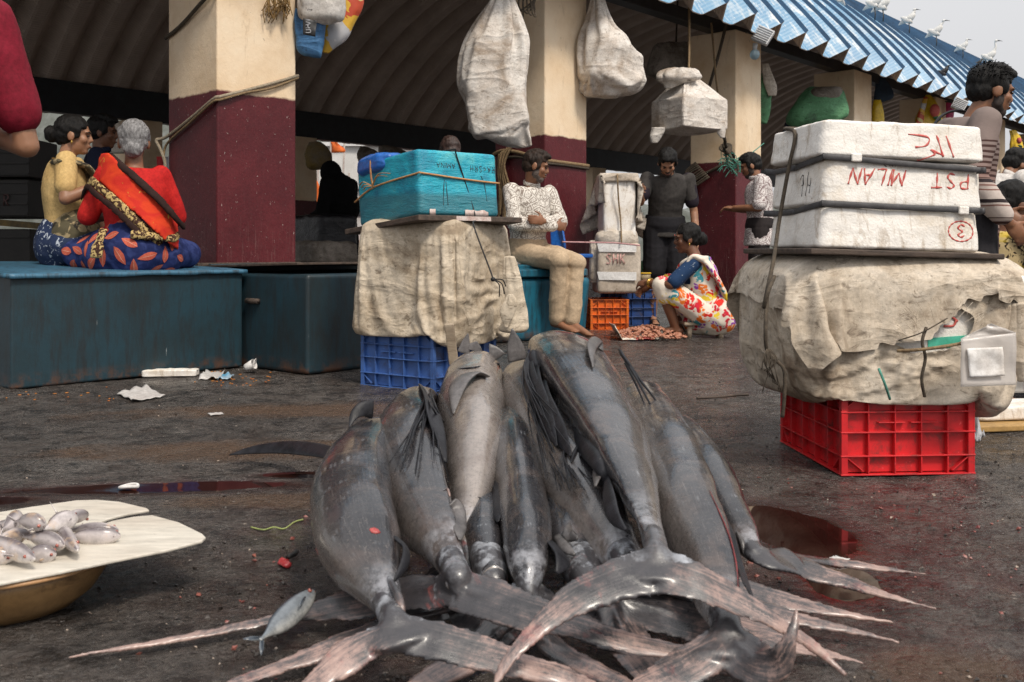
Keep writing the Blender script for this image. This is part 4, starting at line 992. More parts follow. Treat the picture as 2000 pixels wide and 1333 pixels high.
# ---- stack of wrapped boxes in the middle distance: orange crate, wrapped foam boxes
crate('orange plastic crate under the tall sack-wrapped foam boxes', (P(1189, 628, 8.75).x, 8.98, 0), (.34, .46, .27), R(2), MT['crate_orange'], 5, 4, None)
MT['foam_dirty'] = simple('grimy_foam', (.60, .52, .43), (.42, .34, .26), 5, .65, .3, 60, c3=(.2, .15, .1), s3=12, t3=.6)
gcr = 'navy crates behind the squatting woman'
c3 = crate('upper navy plastic crate with black letters behind the squatting woman', (1.10, 9.40, .25), (.46, .36, .25), R(8), MT['crate_navy'], 4, 3, None)
crate('lower navy plastic crate under the lettered one behind the squatting woman', (1.09, 9.42, 0), (.46, .36, .25), R(8), MT['crate_navy'], 4, 3, None)
Mn = Matrix.Rotation(R(8), 3, 'Z'); pp, _ = text_paths('UR', 1.1)
m = strokes(MB(), V((1.10, 9.40, .25)) + Mn @ V((-.08, -.184, .14)), Mn @ V((.07, 0, 0)), V((0, 0, .07)), pp, .005, .001)
strokes(m, V((1.10, 9.40, .25)) + Mn @ V((-.2, -.184, .03)), Mn @ V((.07, 0, 0)), V((0, 0, .075)), [[(0, 1), (.8, 1)], [(.3, 1), (.3, 0)], [(.7, 1), (.7, 0)], [(1.3, 1), (2.2, 1)], [(1.9, 1), (1.9, 0)], [(1.5, .6), (1.8, .5), (1.5, .1)], [(3.0, .3), (3.3, 0), (3.7, .4), (4.0, .9)], [(4.3, 1), (4.3, 0)], [(3.0, 1), (4.6, 1)]], .005, .001)
m.build('writing', MT['black_ink'], c3)
def foam2(label, px0, px1, py0, py1, D, dp, mat=MT['foam']):
    c = P((px0 + px1) / 2, (py0 + py1) / 2, D + dp / 2); w_ = (px1 - px0) / F * D; h_ = (py1 - py0) / F * D
    t = thing('foam_box', label, 'foam box', c - V((0, 0, h_ / 2)))
    b = rbox(c, (w_, dp, h_), R(2), .12, 14); b.disp(lambda p: .004 * noise.noise(p * 12)); b.build('box', mat, t); return t
fb = foam2('lower tall foam box with smeared red word, on the orange crate', 1160, 1246, 474, 573, 8.75, .42, MT['foam_dirty'])
c_ = P(1203, 516, 8.74); pp, _ = text_paths('SHK', .8); pp += [[(a + .08, b_ + .06) for a, b_ in p] for p in pp]
strokes(MB(), c_ + V((-.09, 0, -.0)), V((.075, 0, 0)), V((0, 0, .085)), pp, .003, .001).build('writing', simple('faded_red', (.62, .28, .25), (.68, .45, .4), 60, .7, 0), fb)
for (y0, y1) in ((476, 492), (531, 547)):
    sheet([(1166, y0), (1243, y0 + 1), (1243, y1 + 1), (1170, y1)], 8.735, 6, 2, .002).build('paper_band', simple('white_band', (.80, .79, .77), (.72, .7, .68), 8, .6, .1), fb, solid=.002, smooth=False)
foam2('upper tall foam box draped with a sack, roped, beside the second column', 1172, 1236, 346, 470, 8.78, .4)
cl = MB(); ub = P(1204, 421, 8.98); nx, ny = 46, 44; gv = []      # a sheet let fall over the upper box, short flap in front
for j in range(ny + 1):
    for i in range(nx + 1): gv.append((ub.x + .02 - .46 + 1.00 * i / nx, 8.645 + .98 * j / ny, 1.382 + .01 * noise.noise((i * .2, j * .2, 3))))
cl.add(gv, [(j * (nx + 1) + i, j * (nx + 1) + i + 1, (j + 1) * (nx + 1) + i + 1, (j + 1) * (nx + 1) + i) for j in range(ny) for i in range(nx)])
cl = cloth_wrap(cl, [MB().box((ub.x, 8.99, 1.08), (.31, .42, .575)), MB().box((ub.x - .01, 8.98, .56), (.42, .44, .44))], 26, bend=.6)
cl.join(profbag([(452, 1172, 1240), (460, 1164, 1244), (474, 1166, 1246), (482, 1190, 1240)], 8.86, .62, 48, 2.4, .05, 7, .012, 7, 8))
cl.join(profbag([(470, 1152, 1166), (500, 1152, 1176), (540, 1152, 1172), (552, 1154, 1168)], 8.86, .9, 40, 2.4, .1, 7, .02, 6, 5))
tag(cl.build('draped_sack', MT['sack_pale'], solid=.003), 'stained cream sack draped over the upper tall foam box beside the column', 'sack')
rope('binding_rope', 'tan rope down the front of the draped upper foam box', [P(1205, 340, 8.80), P(1206, 350, 8.70), P(1208, 390, 8.73), P(1212, 430, 8.75), P(1214, 475, 8.70)], .007, MT['rope'])
rope('pink_string', 'pink string from the blue chair to the wrapped foam boxes', [P(1098, 473, 8.4), P(1150, 474, 8.5), P(1200, 475, 8.6), P(1250, 480, 8.62)], .007, simple('pink_string', (.55, .32, .32), (.4, .2, .2), 30, .8, .2))
tag(profbag([(512, 1246, 1270), (520, 1240, 1290), (535, 1238, 1298), (552, 1240, 1296)], 9.55, .7, 40, 2.4, .1, 7, .03, 6, 5).build('green_sack', MT['green_sack']), 'low green woven sack on the navy crate behind the yellow basin', 'sack')
t = thing('basin', 'small yellow rimmed basin on the navy crate', 'basin', P(1258, 548, 9.25))
def lathe(mb, c, prof, n=40, mi=0, cap=True, tilt=None):
    rr = []
    for (r_, z) in prof: rr.append([V(c) + V((r_ * math.cos(2 * math.pi * k / n), r_ * math.sin(2 * math.pi * k / n), z)) for k in range(n)])
    return mb.rings(rr, mi, cap)
cb = P(1258, 549, 9.25)
lathe(MB(), cb, [(.05, 0), (.062, .02), (.075, .065), (.072, .065), (.058, .02), (.0, .012)]).build('bowl', simple('dirty_bowl', (.42, .33, .2), (.3, .22, .12)), t)
lathe(MB(), cb, [(.078, .064), (.082, .075), (.074, .08), (.072, .07)]).build('rim', simple('yellow_rim', (.75, .48, .02), (.6, .35, .02)), t)
# ---- teal tub the seated man sits on
t = thing('insulated_tub', 'big teal plastic fish tub with lid, seat of the man in printed shirt', 'tub', P(1085, 660, 7.9))
u_, v_ = H(0, 0) - H(0, 0), None
tc = V((-.06, 8.02, 0)); Mt = Matrix.Rotation(R(38), 3, 'Z')
b = rbox(tc + Mt @ V((0, 0, .245)), (1.15, .78, .49), R(38), .12, 14, fn=lambda s: V((s.x * (1 + .06 * s.z / .49), s.y * (1 + .06 * s.z / .49), s.z))); b.build('body', MT['tub'], t)
b = rbox(tc + Mt @ V((0, 0, .525)), (1.22, .85, .075), R(38), .35, 14); b.build('lid', MT['tub'], t)
b = rbox(tc + Mt @ V((0, 0, .568)), (1.0, .66, .05), R(38), .4, 10); b.build('lid_panel', MT['tub'], t)
# blue plastic chair behind the man
t = thing('plastic_chair', 'bright blue plastic chair behind the seated man', 'chair', P(1100, 640, 8.45))
pc = P(1099, 640, 8.45); pc.z = 0
m = MB(); m.add([P(1078, 500, 8.5), P(1106, 505, 8.45), P(1103, 470, 8.45), P(1096, 428, 8.5), P(1084, 384, 8.62), P(1074, 390, 8.66)], [(0, 1, 2, 3, 4, 5)]); m.build('backrest', MT['blue_plastic'], t, solid=.03, smooth=False, bevel=.01)
m = MB(); m.box(P(1100, 500, 8.62), (.38, .36, .035), (0, 0, R(40))); m.build('seat', MT['blue_plastic'], t, smooth=False, bevel=.01)
for (a, b_) in ((-.14, -.12), (.14, -.12), (-.14, .14), (.14, .14)):
    s_ = P(1100, 505, 8.62); m = MB(); m.sweep([V((s_.x + a, s_.y + b_, 0)), V((s_.x + a, s_.y + b_, s_.z))], .02, n=8); m.build('leg', MT['blue_plastic'], t)
# ================================================================ HANGING BAGS, ROPES, SMALL THINGS, BIRDS
HG = None
def hang(name, label, prof, D, mat, cord=None, fill=None, frames=24, **k):
    t = thing(name, label, 'bag', P((prof[-1][1] + prof[-1][2]) / 2, prof[-1][0], D))
    b = profbag(prof, D, **k)
    if fill:        # a real load inside: the cover is pinned at its tied neck and settles on the load
        zt = max(v[2] for v in b.v); pins = [i for i, v in enumerate(b.v) if v[2] > zt - .06]
        b = cloth_wrap(b, fill, frames, bend=.8, pins=pins, stiff=12)
    b.build('bag', mat, t, sub=1 if fill else 0)
    if cord:
        b = MB(); b.sweep(curve([P(x, y, d) for (x, y, d) in cord], 5), .012, n=8); b.build('cord', MT['rope_dark'], t)
    return t
big = hang('hanging_sack', 'big dirty white sack hanging against the column behind the turquoise box',
     [(-40, 972, 992), (-8, 965, 1000), (15, 950, 1008), (50, 920, 1020), (85, 900, 1028), (130, 892, 1026), (170, 893, 1024), (210, 902, 1032), (245, 906, 1038), (262, 912, 1040), (272, 945, 1042), (285, 1020, 1040)], 8.35, MT['sack_white'],
     [(982, -30, 8.35), (984, -90, 8.4), (985, -150, 8.5)], thick=.66, n=72, fold=.30, nf=11, wr=.020, s=3, seed=2, e=2.6, fpow=2, k=4,
     fill=[rbox(P(962, 140, 8.35), (.44, .34, .42), .1, .12, 8, rot=Matrix.Rotation(R(12), 3, 'Y') @ Matrix.Rotation(R(15), 3, 'Z')), rbox(P(972, 222, 8.35), (.46, .34, .30), 0, .15, 8, rot=Matrix.Rotation(R(-14), 3, 'Y'))])
hang('hanging_sack', 'dirty white sack with boxy contents hanging right of the second column', [(-25, 1160, 1175), (10, 1152, 1182), (45, 1140, 1200), (70, 1128, 1228), (110, 1122, 1242), (150, 1125, 1258), (165, 1126, 1268), (180, 1130, 1240), (192, 1140, 1205)], 9.3, MT['sack_white'],
     [(1166, -15, 9.3), (1168, -90, 9.4), (1170, -170, 9.6)], thick=.7, n=72, fold=.28, nf=10, wr=.02, s=3.0, seed=5, e=2.8, fpow=2, k=4,
     fill=[rbox(P(1188, 128, 9.3), (.46, .36, .36), 0, .12, 8, rot=Matrix.Rotation(R(20), 3, 'Y') @ Matrix.Rotation(R(25), 3, 'Z'))])
# white wrapped box hanging on a rope
hb = thing('hanging_sack', 'white cloth bundle round a square box hanging on a rope before the third column', 'bag', P(1345, 268, 10.3))
D = 10.3
def sq(py, hw, rz, e, dx=0): return (py, hw, rz, e, dx)
rings = []
for (py, hw, e, dx) in [(134, 10, 2, 0), (142, 8, 2, 0), (147, 14, 2.2, 0), (165, 42, 2.8, 2), (185, 62, 5, 2), (197, 70, 9, 3), (200, 72, 12, 3), (225, 72, 12, 3), (250, 71, 12, 3), (253, 69, 10, 3), (256, 55, 6, 0), (262, 20, 3, -10)]:
    c = P(1343 + dx, py, D); ring = []; hm_ = hw * D / F
    for k in range(80):
        th = 2 * math.pi * k / 80; cs, sn = math.cos(th), math.sin(th)
        x = math.copysign(abs(cs) ** (2 / e), cs) * hm_ * .80; y = math.copysign(abs(sn) ** (2 / e), sn) * hm_ * .72
        f = max(0, (200 - py) / 70); mfold = 1 + .16 * f * math.sin(10 * th + 2)
        p = Matrix.Rotation(R(30), 3, 'Z') @ V((x * mfold, y * mfold, 0)); ring.append(c + p)
    rings.append(ring)
ri = [rings[0]]
for a, b_ in zip(rings, rings[1:]):
    for k in range(1, 5): ri.append([p.lerp(q, k / 4) for p, q in zip(a, b_)])
b = MB(); b.rings(ri[::-1]); b.disp(lambda p: .012 * noise.noise(p * 6)); zt = max(v[2] for v in b.v)
b = cloth_wrap(b, [MB().box(P(1346, 226, D), (.555, .50, .285), (0, 0, R(30)))], 22, bend=.8, pins=[i for i, v in enumerate(b.v) if v[2] > zt - .05], stiff=12)
b.build('bundle', MT['sack_white'], hb, sub=1)
b = profbag([(134, 1310, 1352), (142, 1290, 1362), (155, 1284, 1366), (164, 1296, 1330), (172, 1300, 1310)], D - .16, .5, 56, 2, .25, 9, .03, 6, 3); b.build('ruffle', MT['sack_white'], hb)
b = profbag([(250, 1275, 1300), (268, 1270, 1292), (280, 1272, 1284)], D - .1, .6, 36, 2, .1, 6, .015, 7, 3); b.join(profbag([(238, 1392, 1416), (255, 1398, 1418), (270, 1406, 1416)], D - .1, .6, 36, 2, .1, 6, .015, 7, 6)); b.build('loose_corner', MT['sack_white'], hb)
for pts in ([P(1345, 150, D - .1), P(1346, 100, D), P(1346, 35, D), P(1346, -20, D + .1)],):
    b = MB(); b.sweep(curve(pts, 4), .013, n=8); b.build('rope', MT['rope'], hb)
b = MB(); b.sweep(curve([P(1340, 150, D - .2), P(1352, 146, D - .22), P(1362, 150, D - .12), P(1345, 156, D - .22), P(1335, 150, D - .2)], 5), .012, n=8); b.build('knot', MT['rope_dark'], hb)
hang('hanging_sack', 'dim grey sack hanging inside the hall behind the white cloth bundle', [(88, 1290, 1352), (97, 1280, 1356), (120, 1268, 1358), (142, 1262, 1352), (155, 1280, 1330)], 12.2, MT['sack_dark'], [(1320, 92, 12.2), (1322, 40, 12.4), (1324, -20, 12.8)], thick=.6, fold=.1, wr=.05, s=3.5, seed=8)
# bags at the first column
MT['news'] = simple('printed_bag', (.66, .63, .60), (.48, .44, .40), 6, .4, .5, 12, .01, (.06, .05, .05), 22, .58)
def stripes(name, cols, scale=3, dist=3):
    t = NT(name); vec = t.obj(); n_ = t.noise(vec, scale, 3, .5, dist); st = [(k / max(1, len(cols) - 1) * .5 + .25, c) for k, c in enumerate(cols)]
    return t.out(t.ramp(n_, st, 'CONSTANT'), .35, t.bump(t.noise(vec, 10, 6, .6), .4, .01))
MT['gaudy'] = stripes('gaudy_bag', [(.62, .6, .6), (.5, .5, .52), (.70, .42, .05), (.5, .07, .03), (.62, .5, .2), (.6, .58, .6)], 2.2, 2)
MT['yellow'] = simple('yellow_print', (.80, .56, .02), (.68, .42, .02), 4, .35, .4, 14, .01)
MT['pink'] = simple('pink_bag', (.60, .03, .18), (.4, .02, .1), 6, .4, .5, 14, .01)
MT['netting'] = simple('tangled_net', (.30, .18, .06), (.16, .09, .03), 30, .9, .9, 90, .01)
t0 = hang('carrier_bag', 'crumpled white printed bag, uppermost of the bags hung right of the nearest column', [(-70, 608, 630), (-40, 590, 655), (0, 586, 668), (20, 588, 671), (36, 592, 668), (43, 615, 655), (47, 636, 645)], 6.85, MT['news'], thick=.6, fold=.12, nf=8, wr=.03, s=6, seed=1)
t1 = hang('carrier_bag', 'blue woven bag with black printed panel under the white printed bag', [(20, 578, 636), (40, 576, 634), (70, 578, 632), (95, 580, 630), (108, 590, 628), (114, 612, 626)], 6.9, MT['blue_sack'], thick=.6, fold=.04, nf=8, wr=.025, s=6, seed=3, e=3)
sheet([(592, 36), (619, 41), (616, 72), (592, 68)], 6.66, 8, 8, .006, 4).build('printed_panel', MT['black_ink'], t1, solid=.002)
m = strokes(MB(), P(597, 64, 6.645), V((0, 0, .055)), V((-.05, 0, 0)) * -1, [[(0, 0), (0, .6), (.3, .6), (.3, 0)], [(.55, 0), (.55, .6)], [(.55, .3), (.9, .3)], [(.9, 0), (1.1, .6), (1.3, 0)], [(1.5, 0), (1.5, .6)]], .004, .0)
m.build('writing', simple('grey_print', (.35, .35, .37), (.3, .3, .32), 10, .5, 0), t1)
hang('carrier_bag', 'shiny printed bag with orange and red patches, right of the blue woven bag', [(-60, 660, 705), (-20, 650, 708), (20, 640, 704), (50, 632, 692), (75, 630, 680), (92, 630, 655), (102, 631, 640)], 7.05, MT['gaudy'], thick=.5, fold=.06, nf=7, wr=.03, s=6, seed=7)
b = MB(); rn = random.Random(4)
for k in range(46):
    x = rn.uniform(522, 566); L = rn.uniform(18, 52); p0 = P(x, rn.uniform(-12, 2), 6.42 + (x - 422) / 158 * .40 + .02)
    b.sweep(curve([p0, p0 + V((rn.uniform(-.03, .03), -.03 * rn.random(), -L * .0016)), p0 + V((rn.uniform(-.05, .05), -.02, -L * .0035))], 4), .0035, n=5)
tag(b.build('rope_tuft', MT['netting']), 'frayed brown rope tuft on the upper front of the nearest column', 'rope')
# front-face point of a column: u along row from its near corner; returns point just proud of the face
def colface(u0, a, z, out=.012): return H(u0 + a, -out, z)
def colside(u0, a, z, out=.012): return H(u0 - out, a, z)
rope('column_rope', 'pale rope tied diagonally round the nearest column with loose end at its left', [H(.63, -.01, 1.915), H(.4, -.014, 1.83), H(.2, -.014, 1.76), H(.02, -.016, 1.70), H(-.018, .02, 1.68), H(-.016, .3, 1.58), H(-.02, .6, 1.48), H(-.06, .66, 1.46), H(-.05, .63, 1.40), H(-.03, .6, 1.30), H(-.03, .61, 1.15), H(-.025, .59, 1.0)], .011, MT['rope_white'])
rope('column_rope', 'second strand of rope twisted along the nearest column above the maroon band', [H(.63, -.012, 1.90), H(.4, -.02, 1.80), H(.2, -.02, 1.745), H(.02, -.022, 1.68), H(-.024, .02, 1.66), H(-.022, .3, 1.55), H(-.02, .58, 1.44), H(-.03, .62, 1.35)], .008, MT['rope'])
rope('column_rope', 'dark rope round the top left of the nearest column', [H(-.015, .62, 2.16), H(-.02, .4, 2.22), H(-.03, .1, 2.34), H(-.02, -.01, 2.38), H(.1, -.012, 2.42)], .013, MT['rope_dark'])
c2u = 3.33
rope('column_rope', 'tan rope tied tight round the maroon part of the second column', [colface(c2u, .63, 1.50), colface(c2u, .3, 1.505), colface(c2u, .01, 1.51), colside(c2u, .02, 1.515), colside(c2u, .3, 1.60), colside(c2u, .5, 1.63), colside(c2u, .62, 1.60)], .018, MT['rope'])
rope('column_rope', 'second turn of tan rope under the first on the second column', [colface(c2u, .63, 1.475), colface(c2u, .3, 1.485), colface(c2u, .01, 1.485), colside(c2u, .02, 1.49), colside(c2u, .3, 1.56), colside(c2u, .55, 1.56)], .014, MT['rope_dark'])
b = MB()
for k in range(9):
    o = .03 * k; b.sweep(curve([colside(c2u, .36 + o * .7, 1.68 - .01 * k, .03), colside(c2u, .44 + o * .3, 1.50 - .04 * (k % 3), .06), colside(c2u, .40 + o * .5, 1.3 - .05 * (k % 4), .04), colside(c2u, .43 + o * .4, 1.15 - .06 * (k % 5), .03)], 5), .012, n=6)
tag(b.build('rope_coil', MT['rope']), 'hanging loops of tan rope on the left face of the second column', 'rope')
b = MB()
for k in range(5): b.sweep(curve([P(1010 + 6 * k, -10, 8.55), P(1004 + 9 * k, 8 + 4 * k, 8.5), P(1018 + 7 * k, 20 + 3 * k, 8.5), P(1050 - 2 * k, -5 + 2 * k, 8.6)], 5), .008, n=6)
b.sweep([P(1022, 0, 8.62), P(1021, 60, 8.62)], .008, n=6)
tag(b.build('wire_loops', MT['rope_dark']), 'dark wire loops at the top of the second column', 'wire')
c3u = 6.80
b = MB()
for k in range(10):
    b.sweep(curve([colside(c3u, .5 - .02 * k, 1.75 - .02 * k, .05), colside(c3u, .62 + .02 * (k % 4), 1.62 - .03 * k, .1), colside(c3u, .52, 1.45 - .05 * (k % 5), .06), colside(c3u, .60 - .01 * k, 1.25 - .05 * (k % 3), .03)], 5), .012, n=6)
tag(b.build('rope_coil', MT['rope_dark']), 'dark brown rope tangle on the left of the third column', 'rope')
rope('column_rope', 'dark rope sagging across the maroon top of the third column up to a knot', [colside(c3u, .60, 1.58), colside(c3u, .45, 1.60), colside(c3u, .2, 1.69), colside(c3u, .02, 1.78), P(1418, 285, 11.0), P(1416, 275, 10.7), P(1412, 262, 10.4)], .018, MT['rope_dark'])
b = MB()
for k in range(7): b.sweep(curve([P(1410 + k, 283, 11.1), P(1406 + 3 * k, 292 + 2 * k, 11.06), P(1424 - k, 300 - k, 11.0), P(1428 - 2 * k, 284 + k, 11.05), P(1412, 280 + k, 11.08)], 5), .011, n=6)
b.sweep(curve([P(1420, 298, 11.05), P(1440, 325, 11.05), P(1438, 338, 11.05), P(1426, 330, 11.05), P(1416, 300, 11.05)], 5), .012, n=6)
tag(b.build('rope_knot', MT['rope_dark']), 'dark rope knot with hanging loop at the corner of the third column', 'rope')
b = MB(); rn = random.Random(11)
for k in range(80):
    x = rn.uniform(1408, 1462); y = 312 + (x - 1408) * .35 + rn.uniform(-10, 12); p0 = P(x, y, 11.15 + (x - 1443) * .004 if x > 1443 else 11.05)
    d = V((rn.uniform(-1, 1), rn.uniform(-.6, .1), rn.uniform(-1, .7))) * .06
    b.sweep(curve([p0, p0 + d + V((rn.uniform(-.03, .03), 0, .02)), p0 + d * 1.8], 3), .004, n=4)
tag(b.build('net_tuft', MT['rope_green']), 'frayed turquoise netting tuft round the third column', 'netting')
rope('twine', 'thin green twine slanting on the right face of the third column', [P(1446, 318, 11.3), P(1470, 298, 11.5), P(1492, 280, 11.75)], .006, MT['rope_green'], 'twine')
rope('column_rope', 'dark rope slanting down the left face of the third column', [P(1419, 45, 11.3), P(1404, 105, 11.35), P(1388, 160, 11.4), P(1384, 172, 11.5)], .018, MT['rope_dark'])
rope('column_rope', 'tan rope hanging down from the beam beside the slanting dark rope', [P(1389, 45, 11.2), P(1394, 100, 11.25), P(1398, 150, 11.3), P(1403, 190, 11.4)], .012, MT['rope'])
# green sack right of the third column, green bundle, cloths
hang('hanging_sack', 'narrow green sack hanging right behind the third column', [(145, 1488, 1500), (165, 1482, 1506), (190, 1480, 1504), (220, 1478, 1502), (242, 1484, 1496)], 12.6, MT['green_sack'], thick=.8, fold=.08, wr=.03, s=5, seed=2)
hang('cloth', 'dirty pale cloth flap over the narrow green sack', [(125, 1488, 1500), (150, 1490, 1510), (170, 1494, 1517), (188, 1500, 1515)], 12.5, MT['sack_pale'], thick=.3, fold=.05, wr=.02, s=6, seed=4)
gb = thing('green_bundle', 'green tarpaulin wrapped bundle tied against the fourth column above foam boxes', 'bundle', P(1596, 245, 13.7))
profbag([(174, 1582, 1640), (180, 1572, 1646), (200, 1556, 1650), (220, 1542, 1652), (235, 1540, 1644), (244, 1550, 1630), (246, 1570, 1610)], 13.7, .55, 72, 3, .05, 9, .05, 4, 3).build('bundle', MT['green_sack'], gb)
profbag([(172, 1588, 1640), (178, 1580, 1644), (190, 1582, 1640), (198, 1594, 1632)], 13.62, .55, 40, 2.6, .05, 9, .02, 5, 6).build('net', MT['sack_dark'], gb)
hang('hanging_sack', 'dark blue and brown sack below the green tarpaulin bundle', [(240, 1535, 1580), (255, 1530, 1578), (275, 1528, 1572), (290, 1532, 1560)], 13.9, simple('navy_cloth', (.02, .04, .09), (.05, .03, .025), 3, .8, .4, 20), thick=.6, wr=.03, s=5, seed=3)
hang('cloth', 'dark blue cloth hanging right of the fourth column', [(150, 1712, 1724), (170, 1710, 1738), (188, 1708, 1744), (196, 1708, 1732), (200, 1710, 1722)], 15.4, simple('slate_cloth', (.03, .06, .10), (.02, .035, .06), 3, .8, .4, 20), thick=.3, wr=.03, s=4, seed=9)
hang('hanging_bag', 'plain yellow bag hanging low right of the fourth column', [(196, 1708, 1718), (215, 1706, 1724), (240, 1704, 1726), (260, 1704, 1724)], 15.2, MT['yellow'], thick=.5, wr=.03, s=5, seed=4)
def printed(label, prof, D, seed):
    t = hang('hanging_bag', label, prof, D, MT['yellow'], thick=.45, fold=.12, nf=8, wr=.025, s=6, seed=seed)
    ys = [p[0] for p in prof]; xm = max(p[2] for p in prof); y0 = ys[0]; yy = ys[-1] - y0; wd = xm - min(p[1] for p in prof)
    m = MB(); c = P(xm - wd * .30, y0 + yy * .40, D - .16); m.ell(c, (wd * .18 * D / F, .05, wd * .24 * D / F), n=20, m=10); m.build('red_roundel', MT['red_ink'], t)
    m = MB(); c = P(xm - wd * .22, y0 + yy * .60, D - .15); m.ell(c, (wd * .16 * D / F, .045, wd * .07 * D / F), rot=(0, R(25), 0), n=16, m=8); m.build('green_leaf', MT['green_sack'], t)
    m = MB()
    for k in range(3): m.box(P(xm - wd * (.35 - .12 * k), y0 + yy * .80, D - .20), (wd * .06 * D / F, .01, wd * .09 * D / F), (0, R(20), 0))
    m.build('print_mark', simple('blue_print', (.02, .1, .35), (.02, .08, .25), 5, .5, 0), t, smooth=False)
    return t
printed('yellow printed bag with red roundel hanging on the fifth column', [(186, 1808, 1816), (200, 1802, 1826), (225, 1792, 1836), (250, 1788, 1842), (262, 1790, 1842)], 16.3, 2)
hang('hanging_bag', 'dull clear bag hanging beside the yellow printed bag on the fifth column', [(190, 1804, 1812), (215, 1796, 1806), (245, 1788, 1802), (258, 1790, 1800)], 16.2, MT['gaudy'], thick=.5, wr=.02, seed=3)
hang('hanging_bag', 'magenta cloth bag at the right of the fifth column', [(200, 1848, 1862), (215, 1848, 1864), (240, 1846, 1860), (250, 1848, 1856)], 16.8, MT['pink'], thick=.5, wr=.02, seed=3)
printed('yellow printed bag with red roundel hanging on the sixth column right of the tall man', [(255, 1972, 1982), (270, 1974, 1992), (290, 1972, 1998), (306, 1972, 1996)], 19.0, 5)
pb = hang('hanging_bag', 'dark snack packet with peanuts print under the yellow bag on the sixth column', [(305, 1976, 1992), (315, 1974, 1996), (335, 1974, 1992), (343, 1976, 1986)], 18.9, simple('dark_packet', (.02, .025, .035), (.22, .12, .05), 4, .3, .3, 15), thick=.4, wr=.02, seed=6)
MT['palebox'] = simple('floodlight_grey', (.62, .62, .63), (.5, .5, .5), 6, .5, .1)
def flood(label, c, s):
    t = thing('floodlight', label, 'floodlight', c)
    M = Matrix.Rotation(R(-25), 3, 'Z') @ Matrix.Rotation(R(28), 3, 'Y') @ Matrix.Rotation(R(-20), 3, 'X')
    m = MB(); m.box(c, (.17 * s, .05 * s, .16 * s), M); m.build('body', MT['palebox'], t, smooth=False, bevel=.008)
    m = MB()
    for k in range(6): m.box(c + M @ V((0, -.032 * s, (-.06 + .024 * k) * s)), (.15 * s, .02 * s, .006 * s), M)
    m.build('fins', MT['palebox'], t, smooth=False)
    m = MB(); m.sweep([c + V((-.05, .02, .02)), c + V((-.12, .10, .06)), c + V((-.14, .2, .08))], .012, n=6); m.build('bracket', MT['dark_steel'], t)
flood('small grey floodlight under the roof edge at the third column', P(1490, 70, 11.0), 1.15)
flood('small grey floodlight under the roof edge at the fifth column', P(1874, 205, 15.8), 1.2)
t = thing('glass_bulb', 'clear glass bulb hanging below the floodlight', 'bulb', P(1475, 118, 11.1))
def glassy():
    q = NT('bulb_glass'); return q.out((.45, .62, .72), .08, None, Transmission_Weight=.5)
m = MB(); m.ell(P(1474, 107, 11.1), (.055, .055, .06), n=18, m=12); m.build('globe', glassy(), t)
m = MB(); m.sweep([P(1474, 98, 11.1), P(1475, 86, 11.1)], [.025, .03], n=12); m.build('socket', MT['palebox'], t)
# bundles hanging at the back edge of the hall
hang('hanging_sack', 'dim bundle with yellow band hanging under the back beam left of the woman in black', [(278, 604, 620), (290, 598, 640), (310, 598, 648), (325, 600, 640), (330, 606, 624)], 15.5, simple('dim_bundle', (.22, .18, .13), (.28, .18, .03), 2.2, .8, .4, 15), thick=.6, wr=.04, s=4, seed=2)
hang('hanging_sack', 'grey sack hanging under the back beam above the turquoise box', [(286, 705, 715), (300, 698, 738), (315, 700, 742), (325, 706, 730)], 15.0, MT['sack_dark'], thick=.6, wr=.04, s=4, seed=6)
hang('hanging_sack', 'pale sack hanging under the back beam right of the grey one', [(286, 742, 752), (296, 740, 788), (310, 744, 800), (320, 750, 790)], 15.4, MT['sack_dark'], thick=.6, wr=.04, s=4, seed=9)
hang('cloth', 'pale yellowish cloth hung behind the dark haired man at left', [(236, 228, 232), (255, 222, 240), (275, 214, 246), (300, 210, 250)], 9.5, MT['sack_pale'], thick=.3, fold=.1, wr=.02, seed=3)
# dim goods inside the hall
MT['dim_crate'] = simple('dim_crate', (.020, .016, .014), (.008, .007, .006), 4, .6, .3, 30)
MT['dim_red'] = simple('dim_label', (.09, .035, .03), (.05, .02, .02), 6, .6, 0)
def dimbox(label, px0, px1, py0, py1, D, dp, txt=None):
    c = P((px0 + px1) / 2, (py0 + py1) / 2, D + dp / 2); s = ((px1 - px0) / F * D, dp, (py1 - py0) / F * D)
    t = thing('goods_crate', label, 'crate', c - V((0, 0, s[2] / 2)), group=None)
    m = MB(); m.box(c, s); m.build('wall', MT['dim_crate'], t, smooth=False, bevel=.01)
    m = MB()
    for k in range(4): m.box(c + V((0, -dp / 2 - .006, s[2] * (-.42 + .28 * k))), (s[0] * .98, .012, .015))
    m.build('rib', MT['dim_crate'], t, smooth=False)
    if txt:
        pp, wl = text_paths(txt, .9); strokes(MB(), c + V((s[0] * .18, -dp / 2 - .014, -.06)), V((.07, 0, 0)), V((0, 0, .09)), pp, .007, .001).build('writing', MT['dim_red'], t)
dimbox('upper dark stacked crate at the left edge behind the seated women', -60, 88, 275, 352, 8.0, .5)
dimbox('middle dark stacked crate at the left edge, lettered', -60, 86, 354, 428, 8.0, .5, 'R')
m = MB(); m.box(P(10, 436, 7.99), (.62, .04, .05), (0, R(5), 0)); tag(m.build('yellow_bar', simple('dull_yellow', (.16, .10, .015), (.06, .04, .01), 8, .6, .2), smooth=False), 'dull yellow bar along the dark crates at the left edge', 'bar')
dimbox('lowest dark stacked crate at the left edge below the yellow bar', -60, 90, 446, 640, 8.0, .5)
MT['black_tarp'] = simple('black_tarp', (.012, .013, .018), (.006, .006, .009), 4, .35, .8, 9, .03)
